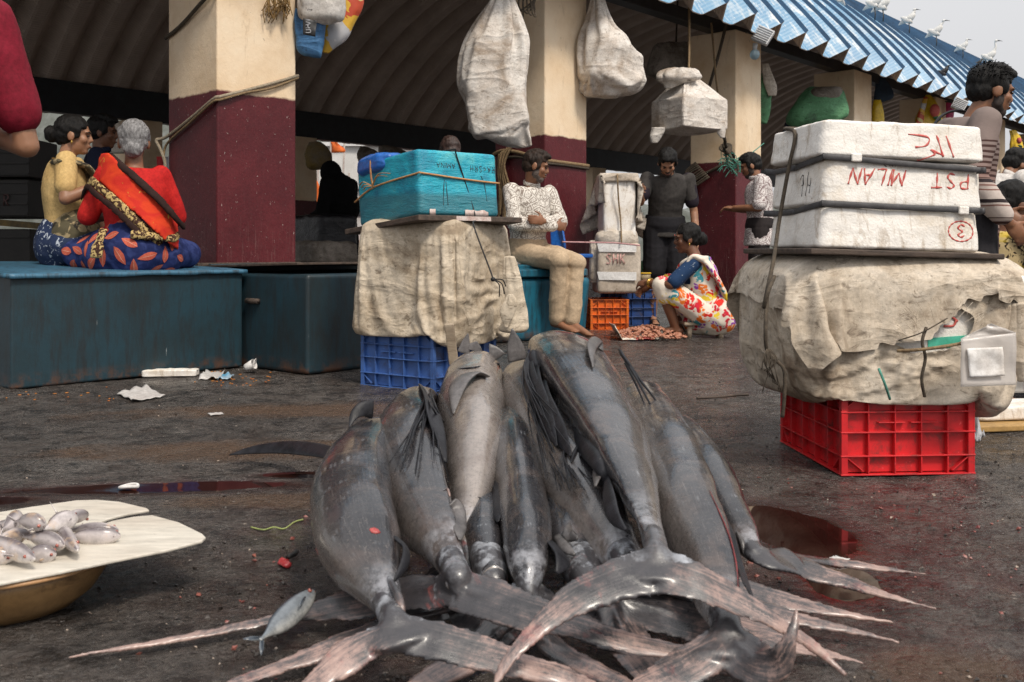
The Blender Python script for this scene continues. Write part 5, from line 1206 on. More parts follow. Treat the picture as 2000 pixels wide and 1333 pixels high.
b = rbox(P(618, 455, 9.9) + V((0, .35, 0)), (.42, .7, .36), R(40), .3, 18); b.disp(lambda p: .03 * wrinkle(p, 6)); tag(b.build('covered_goods', MT['black_tarp']), 'heap of goods under black tarp left of the woman in black', 'goods')
b = rbox(P(620, 495, 9.6) + V((0, .3, 0)), (.50, .6, .22), R(40), .4, 18); b.disp(lambda p: .04 * wrinkle(p, 6)); tag(b.build('goods_sack', MT['sack_dark']), 'brown sack below the black tarp beside the woman in black', 'sack')
b = rbox(P(640, 560, 9.8) + V((0, .3, 0)), (.9, .7, .45), R(40), .2, 10); tag(b.build('goods_box', MT['dim_crate']), 'dark box under the brown sack inside the hall', 'box')
t = thing('banner', 'red and white hanging cloth left of the nearest column', 'cloth', P(318, 400, 6.95))
sheet([(306, 306), (322, 306), (326, 402), (304, 402)], 7.25, 6, 10, .02, 1).build('red_panel', simple('red_cloth', (.42, .02, .025), (.3, .012, .015), 5, .7, .3, 20), t, solid=.004)
sheet([(322, 306), (336, 306), (336, 402), (326, 402)], 7.25, 5, 10, .02, 5).build('white_panel', simple('white_cloth', (.55, .54, .56), (.45, .44, .46), 5, .7, .3, 20), t, solid=.004)
# ---- birds on the roof
def roof_at(px, py, lift=.19):
    best = None
    for k in range(260):
        a = R(-52 + k * .12); rr = RR + lift; v, z = RC_V + rr * math.sin(a), RC_Z + rr * math.cos(a)
        b0 = H(0, v); q = (px - CX) / F; den = U.x - q * U.y
        u = (q * b0.y - b0.x) / den; p = H(u, v, z); y = HY - (p.z - CH) / p.y * F
        if best is None or abs(y - py) < best[0] - .02: best = (abs(y - py), p)
    return best[1]
MT['egret'] = simple('white_feathers', (.80, .79, .76), (.66, .64, .60), 12, .8, .4, 60)
MT['crow'] = simple('black_feathers', (.022, .020, .020), (.012, .011, .011), 12, .5, .4, 60)
MT['beak_y'] = simple('yellow_beak', (.55, .36, .08), (.4, .25, .05), 10, .4, 0); MT['beak_k'] = simple('dark_beak', (.05, .045, .04), (.03, .03, .03), 10, .4, 0)
def egret(label, px, py, hgt, face=1, neck=.5, lean=0, beak='beak_k', name='egret', sit=False):
    p = roof_at(px, py) ; t = thing(name, label, 'bird', p, group='white egrets perched on the blue roof' if name == 'egret' else None)
    s = hgt; f = V((face * .8, -.5, 0)).normalized()
    lg = 0 if sit else .32 * s
    b0 = p + V((0, 0, lg + .13 * s))
    m = MB()
    sp = [b0 - f * (.30 * s) + V((0, 0, -.13 * s)), b0 - f * .16 * s + V((0, 0, -.03 * s)), b0 + V((0, 0, .03 * s)), b0 + f * .10 * s + V((0, 0, .12 * s)), b0 + f * .13 * s + V((0, 0, .2 * s))]
    rr_ = [.012 * s, .07 * s, .105 * s, .085 * s, .05 * s]
    top = b0 + f * (.13 + .10 * lean) * s + V((0, 0, (.2 + .34 * neck) * s))
    nk = [b0 + f * .17 * s + V((0, 0, (.2 + .12 * neck) * s)), top - f * .02 * s - V((0, 0, .06 * s)), top, top + f * .05 * s]
    cv = catmull([(*a, r) for a, r in zip(sp + nk, rr_ + [.032 * s, .026 * s, .038 * s, .022 * s])], 4)
    m.sweep([V(c[:3]) for c in cv], [max(.003, c[3]) for c in cv], n=10); m.build('body', MT['egret'] if name == 'egret' else MT['crow'], t)
    m = MB(); m.sweep([top + f * .05 * s, top + f * .11 * s - V((0, 0, .01 * s)), top + f * .18 * s - V((0, 0, .03 * s))], [.018 * s, .011 * s, .002], n=6); m.build('beak', MT[beak], t)
    if not sit:
        sd_ = V((f.y, -f.x, 0))
        for q in (-1, 1):
            m = MB(); a = b0 + sd_ * q * .035 * s - V((0, 0, .06 * s)); m.sweep([a, p + sd_ * q * .04 * s + f * .02 * s + V((0, 0, lg * .5)), p + sd_ * q * .04 * s], .009 * s, n=5); m.build('leg', MT['beak_k'], t)
    for q in (-1, 1):
        m = MB(); sd_ = V((f.y, -f.x, 0)); m.ell(b0 - f * .06 * s + sd_ * q * .075 * s, (.18 * s, .03 * s, .075 * s), Euler((0, 0, math.atan2(f.y, f.x))).to_matrix() @ Matrix.Rotation(R(-28), 3, 'Y').inverted(), n=10, m=8); m.build('wing', MT['egret'] if name == 'egret' else MT['crow'], t)
egret('white egret with long neck and yellow beak, right of the first pair on the roof', 1724, 46, .62, 1, .9, .2, 'beak_y')
egret('white egret leaning left of the yellow beaked one on the roof', 1708, 42, .60, 1, .5, .4, 'beak_k')
egret('white egret standing upright alone above the roof, second from left group', 1775, 69, .58, 1, .25, .2, 'beak_k')
egret('white egret on two thin legs in the middle of the roof line', 1828, 94, .62, 1, .35, .7, 'beak_k')
egret('small white egret hunched above the tall man', 1880, 117, .52, 1, .2, .1, 'beak_k')
egret('white egret with neck stretched right behind the head of the tall man', 1932, 142, .68, 1, .8, .5, 'beak_k')
egret('brownish white gull crouched at the top of the roof, cut by the frame', 1634, 8, .62, -1, .05, .5, 'beak_k', sit=True)
egret('black crow sitting on the blue roof slope below the egrets', 1842, 150, .42, 1, .12, .5, 'beak_k', 'crow', True)
egret('black crow on the roof line just left of the head of the tall man', 1910, 130, .36, 1, .1, .7, 'beak_k', 'crow', True)
# ================================================================ GROUND THINGS
# tan basin, broken board, small fish
bz = V((-1.0, 1.965, 0))
t = thing('wash_basin', 'scuffed tan plastic basin under the broken white board', 'basin', bz)
MT['tan'] = simple('tan_plastic', (.34, .20, .085), (.24, .135, .05), 4, .4, .2, 40, c3=(.09, .045, .02), s3=7, t3=.55)
lathe(MB(), bz, [(.118, .002), (.132, .005), (.165, .031), (.190, .069), (.203, .098), (.198, .098), (.184, .069), (.158, .034), (.12, .010), (.0, .009)], 64).build('bowl', MT['tan'], t)
lathe(MB(), bz, [(.198, .092), (.212, .095), (.217, .100), (.212, .105), (.200, .103), (.197, .098)], 64, cap=False).build('rim', simple('tan_rim', (.60, .37, .20), (.5, .28, .13), 5, .4, .1), t)
MT['board_w'] = simple('white_plastic_board', (.66, .62, .54), (.56, .50, .42), 3, .5, .15, 80, c3=(.34, .31, .28), s3=26, t3=.62, stretch=(.4, 2, 2))
ZB = .112
def plate(name, label, pxs, z, th=.006):
    top = [PZ(x, y, z) for (x, y) in pxs]; n_ = len(top); m = MB()
    m.add(top + [p - V((0, 0, th)) for p in top], [tuple(range(n_))[::-1], tuple(range(n_, 2 * n_))] + [(k, (k + 1) % n_, n_ + (k + 1) % n_, n_ + k) for k in range(n_)])
    m.f = [f[::-1] for f in m.f]
    return tag(m.build(name, MT['board_w'], smooth=False, bevel=.002), label, 'board')
plate('cutting_board', 'larger front piece of broken white board holding small fish on the tan basin', [(-160, 1172), (0, 1139), (110, 1118), (225, 1094), (330, 1073), (395, 1056), (402, 1049), (395, 1042), (350, 1020), (298, 1006), (262, 1009), (220, 1017), (190, 1027), (165, 1030), (120, 1034), (0, 1048), (-200, 1070)], ZB)
plate('cutting_board', 'smaller back piece of broken white board beyond the small fish', [(-200, 1062), (0, 1044), (120, 1031), (165, 1026), (190, 1022), (215, 1012), (250, 1003), (292, 996), (286, 992), (235, 980), (190, 976), (150, 977), (60, 990), (0, 1000), (-200, 1040)], ZB + .001)
def fishmat(name, back, side, belly, spots=None):
    q = NT(name); uv = q.sep(q.tc.outputs['UV']); vec = q.obj()
    a = q.math('ABSOLUTE', q.math('SUBTRACT', uv[0], .5))       # .5 = dorsal .. 0 = belly
    a = q.math('ADD', a, q.math('MULTIPLY', q.math('SUBTRACT', q.noise(vec, 12, 6, .6), .5), .16))
    col = q.ramp(a, [(.10, belly), (.26, side), (.36, side), (.46, back)])
    col = q.mix(q.ramp(q.noise(vec, 45, 8, .75), [(.46, 0.0), (.62, .6)]), col, tuple(x * .5 for x in side))
    if spots: col = q.mix(q.ramp(q.noise(vec, 16, 6, .6), [(.58, 0.0), (.68, .7)]), col, spots)
    return q.out(col, .25, q.bump(q.vor(vec, 220), .12, .001), spec=.6)
MT['sfish'] = fishmat('small_fish_skin', (.12, .10, .105), (.52, .47, .465), (.78, .73, .69), (.60, .42, .26))
def small_fish(label, p0, p1, r_, up=(0, 0, 1), mat=None, bend=.006, eye=True, group=None, tall=1.35, name='small_fish'):
    p0, p1 = V(p0), V(p1); d = p1 - p0; L = d.length; f = d / L; upv = V(up); sd_ = f.cross(upv).normalized()
    t = thing(name, label, 'fish', V(((p0.x + p1.x) / 2, (p0.y + p1.y) / 2, min(p0.z, p1.z) - r_)), group=group)
    st = [(0, .16), (.06, .16), (.16, .34), (.32, .78), (.5, 1), (.68, 1.0), (.82, .82), (.92, .56), (.98, .28), (1.0, .1)]
    cv = catmull([(a, w_) for a, w_ in st], 4)
    m = MB(); m.sweep([p0 + d * a + sd_ * bend * math.sin(a * 3.1) for a, w_ in cv], [max(.0008, r_ * w_) for a, w_ in cv], [max(.0008, r_ * w_ * tall) for a, w_ in cv], up=upv, n=16); m.build('body', mat or MT['sfish'], t)
    m = MB(); un = (upv - f * upv.dot(f)).normalized()
    for q in (-1, 1): m.sweep([p0 + f * L * .03, p0 - f * L * .06 + un * q * r_ * .7, p0 - f * L * .13 + un * q * r_ * 1.2], [r_ * .25, r_ * .3, .001], [.0012, .001, .0006], up=sd_, n=6)
    m.build('tail', mat or MT['sfish'], t)
    if eye:
        for q in (-1, 1):
            e_ = p0 + d * .9 + sd_ * q * r_ * .52 + un * r_ * .25
            m = MB(); m.ell(e_, (r_ * .24,) * 3, n=10, m=8); eo = m.build('eye', MT['eye_fish'], t)
            m = MB(); m.ell(e_ + sd_ * q * r_ * .09, (r_ * .17,) * 3, n=8, m=6); m.build('pupil', MT['eye'], eo)
        m = MB(); m.sweep([p0 + d * .995 + un * r_ * .03, p0 + d * .96 - un * r_ * .2 + sd_ * r_ * .3], r_ * .06, n=6); m.build('mouth', MT['lip'], t)
    m = MB(); m.sweep([p0 + d * .74 + sd_ * r_ * .9, p0 + d * .62 + sd_ * r_ * 1.15 - un * r_ * .2, p0 + d * .55 + sd_ * r_ * 1.1 - un * r_ * .4], [r_ * .12, r_ * .2, .001], [.001, .001, .0006], up=sd_, n=6); m.build('fin', mat or MT['sfish'], t)
    return t
MT['eye_fish'] = simple('fish_eye', (.45, .16, .12), (.3, .08, .06), 20, .15, 0)
SF = [((118, 1014), (152, 1075), 1, 'small fish lying head forward in the middle of the board, red eye'), ((-20, 1058), (68, 1092), 1, 'small fish in front with orange mouth at the near edge of the pile'),
      ((40, 1020), (88, 1025), 3, 'small pale fish on top of the pile with head to the right'), ((150, 1046), (236, 1046), 0, 'pale orange edged fish at the right end of the pile'),
      ((150, 1036), (232, 1036), 0, 'dark backed fish behind the rightmost one'), ((60, 1052), (126, 1066), 1, 'thin fish bending in the centre of the pile'), ((-40, 1045), (50, 1024), 1, 'grey backed fish at the left of the pile'),
      ((60, 1082), (110, 1082), 0, 'white bellied fish lying low in front of the pile'), ((0, 1060), (58, 1045), 1, 'fish with open pale belly left of centre'), ((10, 1030), (38, 1008), 2, 'small dark fish standing up at the back left of the pile'),
      ((95, 1030), (150, 1008), 2, 'silver fish at the back of the pile'), ((-60, 1092), (30, 1088), 0, 'pale fish along the near left edge of the board'), ((70, 1042), (115, 1040), 0, 'grey fish wedged in the middle of the pile'), ((-70, 1070), (10, 1070), 1, 'silver fish at the far left of the pile'), ((130, 1020), (170, 1008), 1, 'small grey fish at the back right of the pile')]
for k, (a, b_, lv, lab) in enumerate(SF):
    dx_, dy_ = b_[0] - a[0], b_[1] - a[1]; a = (a[0] - dx_ * .22, a[1] - dy_ * .22)
    z = ZB + .014 + .016 * lv; small_fish(lab, PZ(*a, z), PZ(*b_, z - (.006 if lv == 1 else 0)), .0138, (.25 * math.sin(k * 2.1), -.35, 1) if k % 2 else (.9 * math.sin(k), -.7, .6), bend=.006 * math.cos(k * 2), group='small fish heaped on the white board', tall=1.45)
MT['silver'] = fishmat('silver_fish_skin', (.018, .028, .045), (.16, .18, .20), (.38, .38, .365))
small_fish('silver fish with dark blue back lying left of the fish heap', PZ(508, 1250, .055), PZ(614, 1154, .080), .0165, (-.75, .25, .6), MT['silver'], -.008, tall=1.3)
# ---- litter
def litter(name, label, pxs, cat, mat, h_=.004, th=.003, bend=.006, n_=10, seed=0, D=None):
    a, b_, c, d = [PZ(x, y, h_) for (x, y) in pxs]; vs = []
    for j in range(n_ + 1):
        for i in range(n_ + 1):
            f, g_ = i / n_, j / n_; p = (a * (1 - f) + b_ * f) * (1 - g_) + (d * (1 - f) + c * f) * g_
            vs.append(p + V((0, 0, abs(bend * noise.noise((f * 2.4 + seed, g_ * 2.4, seed)) * 2))))
    m = MB(); q = n_ + 1; m.add(vs, [(j * q + i, j * q + i + 1, (j + 1) * q + i + 1, (j + 1) * q + i) for j in range(n_) for i in range(n_)])
    return tag(m.build(name, mat, solid=th), label, cat)
MT['paper'] = simple('dirty_paper', (.60, .58, .56), (.45, .42, .40), 8, .7, .4, 30, c3=(.1, .09, .09), s3=45, t3=.62)
MT['bluew'] = simple('blue_wrapper', (.05, .3, .5), (.5, .55, .6), 6, .4, .4, 20)
sl_ = rbox(PZ(328, 738, 0) + V((0, .05, .022)), (.29, .10, .036), R(6), .18, 10); sl_.disp(lambda p: .006 * noise.noise(p * 25)); tag(sl_.build('foam_slab', MT['foam']), 'broken white foam slab lying before the long steel chest', 'foam slab')
m = litter('newspaper', 'crumpled sheet of printed paper lying on the asphalt left', [(228, 770), (285, 756), (323, 776), (262, 784)], 'paper', MT['paper'], .004, .002, .018, 12, 3)
litter('paper_scrap', 'small white paper scrap on the asphalt in front of the shorter chest', [(405, 808), (430, 806), (438, 810), (412, 813)], 'paper', MT['paper'], .004, .002, .004, 6, 1)
litter('wrapper', 'white and blue wrapper before the long steel chest', [(388, 742), (402, 727), (440, 729), (430, 741)], 'wrapper', MT['paper'], .006, .002, .018, 10, 6)
litter('wrapper', 'torn blue wrapper scrap beside the paper cup', [(425, 742), (440, 732), (458, 734), (448, 741)], 'wrapper', MT['bluew'], .006, .002, .015, 8, 2)
MT['cup'] = simple('paper_cup', (.70, .68, .66), (.58, .55, .52), 6, .6, .2)
cp = PZ(488, 728, 0)
t = thing('paper_cup', 'crushed white paper cup tipped on its side by the chests', 'cup', cp)
a = cp + V((-.03, .02, .025)); d_ = V((.8, -.2, .35)).normalized()
m = MB(); m.sweep([a, a + d_ * .01, a + d_ * .06], [.019, .021, .029], n=20, cap=False); m.build('cup', MT['cup'], t, solid=.0025)
m = MB(); m.sweep([a, a + d_ * .004], [.019, .019], n=20); m.build('base', MT['cup'], t)
m = MB(); m.sweep(curve([a + d_ * .06 + V((.029 * math.cos(k * .7) * .3, .029 * math.sin(k * .7), .029 * math.cos(k * .7))) for k in range(10)], 2), .003, n=6); m.build('lip', MT['cup'], t)
sh = PZ(252, 955, 0); t = thing('foam_scrap', 'small white cupped foam scrap in the left puddle', 'scrap', sh)
m = MB(); m.sweep(curve([sh + V((.026 * math.cos(k * .63), .018 * math.sin(k * .63), .007 + .003 * math.sin(k))) for k in range(11)], 3), [.005] * 31, n=8); m.build('rim', MT['cup'], t)
m = MB(); m.ell(sh + V((0, 0, .003)), (.025, .017, .003), n=16, m=6); m.build('dish', simple('brown_stain', (.2, .09, .06), (.12, .05, .04), 20, .4, 0), t)
MT['orange_bit'] = simple('orange_peel_bits', (.55, .22, .03), (.45, .12, .02), 20, .6, 0)
b = MB(); rn = random.Random(3)
for k in range(60):
    p = PZ(rn.gauss(450, 38), rn.gauss(741, 7), .004) if k < 42 else PZ(rn.uniform(10, 240), rn.uniform(755, 785), .004)
    b.ell(p, (rn.uniform(.004, .012), rn.uniform(.003, .007), .003), (0, 0, rn.random() * 3), n=6, m=4)
kind(tag(b.build('food_crumbs', MT['orange_bit']), 'spilled orange food crumbs scattered before the chests', 'food crumbs'), 'stuff')
gp = PZ(556, 1105, 0)
t = thing('gill_scrap', 'red and dark gill scrap lying left of the fish heap', 'fish scrap', gp)
m = MB(); m.ell(gp + V((0, 0, .006)), (.013, .024, .007), (0, 0, .4), n=18, m=12); m.disp(lambda p: .006 * noise.noise(p * 70)); m.build('flesh', simple('red_flesh', (.50, .06, .06), (.3, .02, .025), 60, .2, .4, 90), t)
m = MB(); m.sweep(curve([gp + V((.004, .015, .014)), gp + V((.012, .045, .012)), gp + V((.01, .08, .008))], 5), [.006] * 10 + [.003], n=8); m.build('cord', MT['cord_black'], t)
rope('twine', 'thin pale green twine curling on the asphalt left of the fish heap', [PZ(490, 1030, .004), PZ(515, 1035, .006), PZ(535, 1030, .004), PZ(555, 1033, .005), PZ(575, 1020, .006), PZ(592, 1015, .006)], .0022, simple('pale_twine', (.32, .36, .12), (.2, .25, .08), 30, .7, .2), 'twine')
litter('plastic_scrap', 'grey plastic scrap behind the right side of the red crate', [(1893, 862), (1900, 838), (1924, 856), (1912, 866)], 'plastic', simple('grey_film', (.40, .40, .42), (.3, .3, .31), 8, .3, .5, 20), .008, .002, .05, 8, 2)
litter('leaf_scrap', 'white leaf shaped scrap in the red puddle', [(1618, 1092), (1632, 1088), (1660, 1094), (1640, 1097)], 'scrap', MT['cup'], .005, .002, .004, 6, 3)
rope('twig', 'thin dark twig on the asphalt between the heap and the red crate', [PZ(1360, 778, .005), PZ(1400, 776, .01), PZ(1440, 772, .006), PZ(1462, 771, .006)], .006, MT['wood'], 'twig')
# prawns
MT['prawn'] = simple('prawn_shells', (.50, .22, .13), (.34, .13, .08), 25, .35, .3, 90, c3=(.62, .36, .24), s3=30, t3=.56)
b = MB(); rn = random.Random(8)
for k in range(430):
    r_ = math.sqrt(rn.random()); th = rn.random() * 6.283; cx_, cy_ = 1.10 + .30 * r_ * math.cos(th), 8.02 + .34 * r_ * math.sin(th)
    z = .012 + .085 * (1 - r_ ** 1.5) * rn.uniform(.75, 1.0); a = rn.random() * 6.283; L = rn.uniform(.025, .045)
    d = V((math.cos(a), math.sin(a), rn.uniform(-.3, .3))); s_ = V((-d.y, d.x, 0)) * .012
    q = [V((cx_, cy_, z)) - d * L * .5, V((cx_, cy_, z + .006)) + s_, V((cx_, cy_, z)) + d * L * .5]
    b.sweep(curve(q, 3), [.002, .005, .008, .009, .009, .008, .003], n=6)
kind(tag(b.build('prawn_heap', MT['prawn']), 'heap of small orange prawns on the ground before the squatting woman', 'prawns'), 'stuff')
m = sheet([(1192, 632), (1238, 636), (1262, 664), (1200, 652)], 7.8, 8, 8, .0); 
mm = MB(); vs = []
for j in range(13):
    for i in range(13):
        p = V((.80 + .34 * i / 12, 7.72 + .5 * j / 12, .008 + .03 * abs(noise.noise((i * .3, j * .3, 2))) + (.10 if i == 0 else .05 if i == 1 else 0)))
        vs.append(p)
mm.add(vs, [(j * 13 + i, j * 13 + i + 1, (j + 1) * 13 + i + 1, (j + 1) * 13 + i) for j in range(12) for i in range(12)])
tag(mm.build('sack_mat', stripes('red_white_sack', [(.6, .55, .45), (.55, .5, .42), (.4, .06, .05), (.6, .55, .4)], 5, 1), solid=.004), 'red and cream sack sheet spread under the heap of prawns', 'sack sheet')
# stool
t = thing('low_stool', 'low worn wooden stool under the squatting woman', 'stool', (1.52, 8.02, 0))
sc_ = V((1.54, 8.0, 0))
m = MB(); m.box(sc_ + V((0, 0, .118)), (.36, .20, .024), (0, 0, R(4))); m.build('seat', MT['wood_pale'], t, smooth=False, bevel=.006)
for (a, b_) in ((-.12, -.06), (.12, -.06), (-.12, .06), (.12, .06)):
    m = MB(); m.sweep([sc_ + V((a * 1.06, b_, 0)), sc_ + V((a, b_, .106))], [.018, .022], n=8, e=4); m.build('leg', MT['wood_pale'], t)
# right edge: low platform with tarp, yellow board, packet
m = rbox(V((2.62, 4.95, .20)), (.95, .7, .06), R(6), .2, 8); tag(m.build('low_table', simple('blue_tarp', (.03, .07, .12), (.015, .03, .05), 3, .4, .6, 10, .02)), 'low blue covered platform at the right edge behind the torn sack', 'platform')
m = MB(); m.box((2.62, 4.95, .10), (.8, .5, .14), (0, 0, R(6))); tag(m.build('platform_base', MT['foam'], smooth=False, bevel=.01), 'dirty white box under the low blue platform at the right edge', 'box')
m = MB(); m.box((2.02, 4.02, .012), (.55, .3, .024), (0, 0, R(10))); tag(m.build('yellow_board', simple('yellow_wood', (.46, .28, .09), (.32, .18, .06), 5, .6, .4, 30), smooth=False, bevel=.005), 'yellowish wooden board on the ground right of the red crate', 'board')
m = rbox(V((2.02, 4.05, .055)), (.42, .2, .06), R(10), .3, 8); tag(m.build('foam_slab', MT['foam']), 'grimy foam slab lying on the yellowish board', 'foam slab')
# ================================================================ HEAP OF SAILFISH
def sail_skin():
    q = NT('sailfish_skin'); uvv = q.tc.outputs['UV']; uv = q.sep(uvv); vec = q.obj()
    a = q.math('ABSOLUTE', q.math('SUBTRACT', uv[0], .5)); v = uv[1]
    a = q.math('ADD', a, q.math('MULTIPLY', q.math('SUBTRACT', q.noise(vec, 5, 7, .65, .4), .5), .22))
    col = q.ramp(a, [(.05, (.29, .26, .24)), (.14, (.165, .147, .138)), (.23, (.080, .073, .071)), (.32, (.035, .034, .038)), (.42, (.011, .012, .017))])
    blot = q.noise(vec, 8, 9, .72, .5)
    col = q.mix(q.ramp(blot, [(.50, 0.0), (.66, .5)]), col, (.13, .095, .082))
    col = q.mix(q.ramp(blot, [(.28, .6), (.42, 0.0)]), col, (.016, .016, .02))
    m = q.n.new('ShaderNodeMapping'); q.lk(uvv, m.inputs[0]); m.inputs['Scale'].default_value = (46, 26, 1)     # rows of pale dots forming bars
    dots = q.vor(m.outputs[0], 1.0, rand=.55); bars = q.n.new('ShaderNodeMath'); bars.operation = 'SINE'; q.lk(q.math('MULTIPLY', v, 2 * math.pi * 15), bars.inputs[0])
    dm = q.math('MULTIPLY', q.ramp(dots, [(.16, 1.0), (.42, 0.0)]), q.ramp(bars.outputs[0], [(.5, 0.0), (.95, 1.0)]))
    dm = q.math('MULTIPLY', dm, q.ramp(a, [(.22, 0.0), (.29, .42)])); dm = q.math('MULTIPLY', dm, q.ramp(q.noise(vec, 9, 4), [(.42, 0.0), (.58, 1.0)]))
    col = q.mix(dm, col, (.30, .33, .37))
    m2 = q.n.new('ShaderNodeMapping'); q.lk(uvv, m2.inputs[0]); m2.inputs['Scale'].default_value = (60, 5, 1)
    scr = q.noise(m2.outputs[0], 2.6, 10, .8, .3)
    col = q.mix(q.ramp(scr, [(.55, 0.0), (.68, .5)]), col, (.27, .25, .245)); col = q.mix(q.ramp(scr, [(.32, .7), (.45, 0.0)]), col, (.016, .016, .02))
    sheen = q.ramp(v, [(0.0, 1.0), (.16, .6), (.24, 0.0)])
    col = q.mix(q.math('MULTIPLY', sheen, q.ramp(q.noise(vec, 22, 7, .7), [(.46, 0.0), (.60, .85)])), col, (.42, .44, .49))  # whitish sheen painted into the skin colour towards the tail
    col = q.mix(q.ramp(q.noise(vec, 6.5, 8, .75, .8), [(.68, 0.0), (.75, .55)]), col, (.17, .035, .03))
    col = q.mix(1.0, col, q.ramp(q.noise(vec, 85, 9, .82), [(.34, .45), (.48, .9), (.56, 1.0)]), 'MULTIPLY')
    col = q.mix(q.ramp(q.noise(vec, 150, 5, .75), [(.57, 0.0), (.68, .35)]), col, (.24, .21, .19))
    col = q.mix(1.0, col, (1.0, .965, .935), 'MULTIPLY')
    rough = q.ramp(q.noise(vec, 15, 7, .7), [(.3, .14), (.7, .36)])
    nr = q.bump(scr, .25, .004); nr = q.bump(q.noise(vec, 60, 8, .75), .16, .003, nr); nr = q.bump(q.noise(vec, 190, 3, .6), .08, .001, nr); nr = q.bump(q.noise(vec, 11, 5, .6), .35, .012, nr)
    return q.out(col, rough, nr, spec=.5, Coat_Weight=.72, Coat_Roughness=q.ramp(q.noise(vec, 34, 8, .75), [(.35, .04), (.65, .24)]))
MT['sail'] = sail_skin()
def tail_mat():
    q = NT('tail_fin'); vec = q.obj(); uvv = q.tc.outputs['UV']; v = q.sep(uvv)[1]
    m = q.n.new('ShaderNodeMapping'); q.lk(uvv, m.inputs[0]); m.inputs['Scale'].default_value = (16, 1.5, 1)
    n1 = q.noise(m.outputs[0], 2.4, 9, .78, .35); n2 = q.noise(vec, 12, 10, .78, .5)
    tone = q.math('ADD', q.math('MULTIPLY', n1, .46), q.math('MULTIPLY', n2, .54))
    tone = q.math('ADD', tone, q.math('MULTIPLY', q.math('SUBTRACT', v, .50), .17))
    col = q.ramp(tone, [(.405, (.014, .014, .016)), (.472, (.044, .040, .042)), (.510, (.090, .070, .067)), (.542, (.21, .142, .125)), (.61, (.34, .225, .19)), (.71, (.44, .34, .29))])
    col = q.mix(q.math('MULTIPLY', q.ramp(v, [(0.0, 1.0), (.26, .7), (.46, 0.0)]), .74), col, (.046, .043, .048))
    col = q.mix(q.math('MULTIPLY', q.ramp(v, [(0.0, 1.0), (.16, 0.0)]), q.ramp(q.noise(vec, 24, 8, .7), [(.48, 0.0), (.62, .8)])), col, (.42, .44, .48))  # same bluish sheen painted on the tail root
    col = q.mix(q.ramp(q.noise(vec, 7, 8, .75, .6), [(.60, 0.0), (.70, .6)]), col, (.30, .07, .06))
    nr = q.bump(n1, .28, .004); nr = q.bump(q.noise(vec, 80, 5, .7), .2, .002, nr)
    return q.out(col, q.ramp(n2, [(.3, .20), (.7, .44)]), nr, spec=.5, Coat_Weight=.45, Coat_Roughness=.18)
MT['tail'] = tail_mat()
MT['dark_fin'] = simple('black_fin', (.022, .022, .027), (.006, .006, .008), 22, .42, .5, 60, .004, spec=.3)
MT['pale_fin'] = simple('grey_fin', (.15, .138, .135), (.055, .05, .05), 16, .34, .4, 60, .004)
MT['raw'] = simple('raw_flesh', (.26, .03, .03), (.10, .008, .01), 25, .2, .4, 60)
MT['wound'] = simple('pink_wound', (.50, .10, .09), (.3, .03, .03), 60, .25, .5, 90)
BV = {}
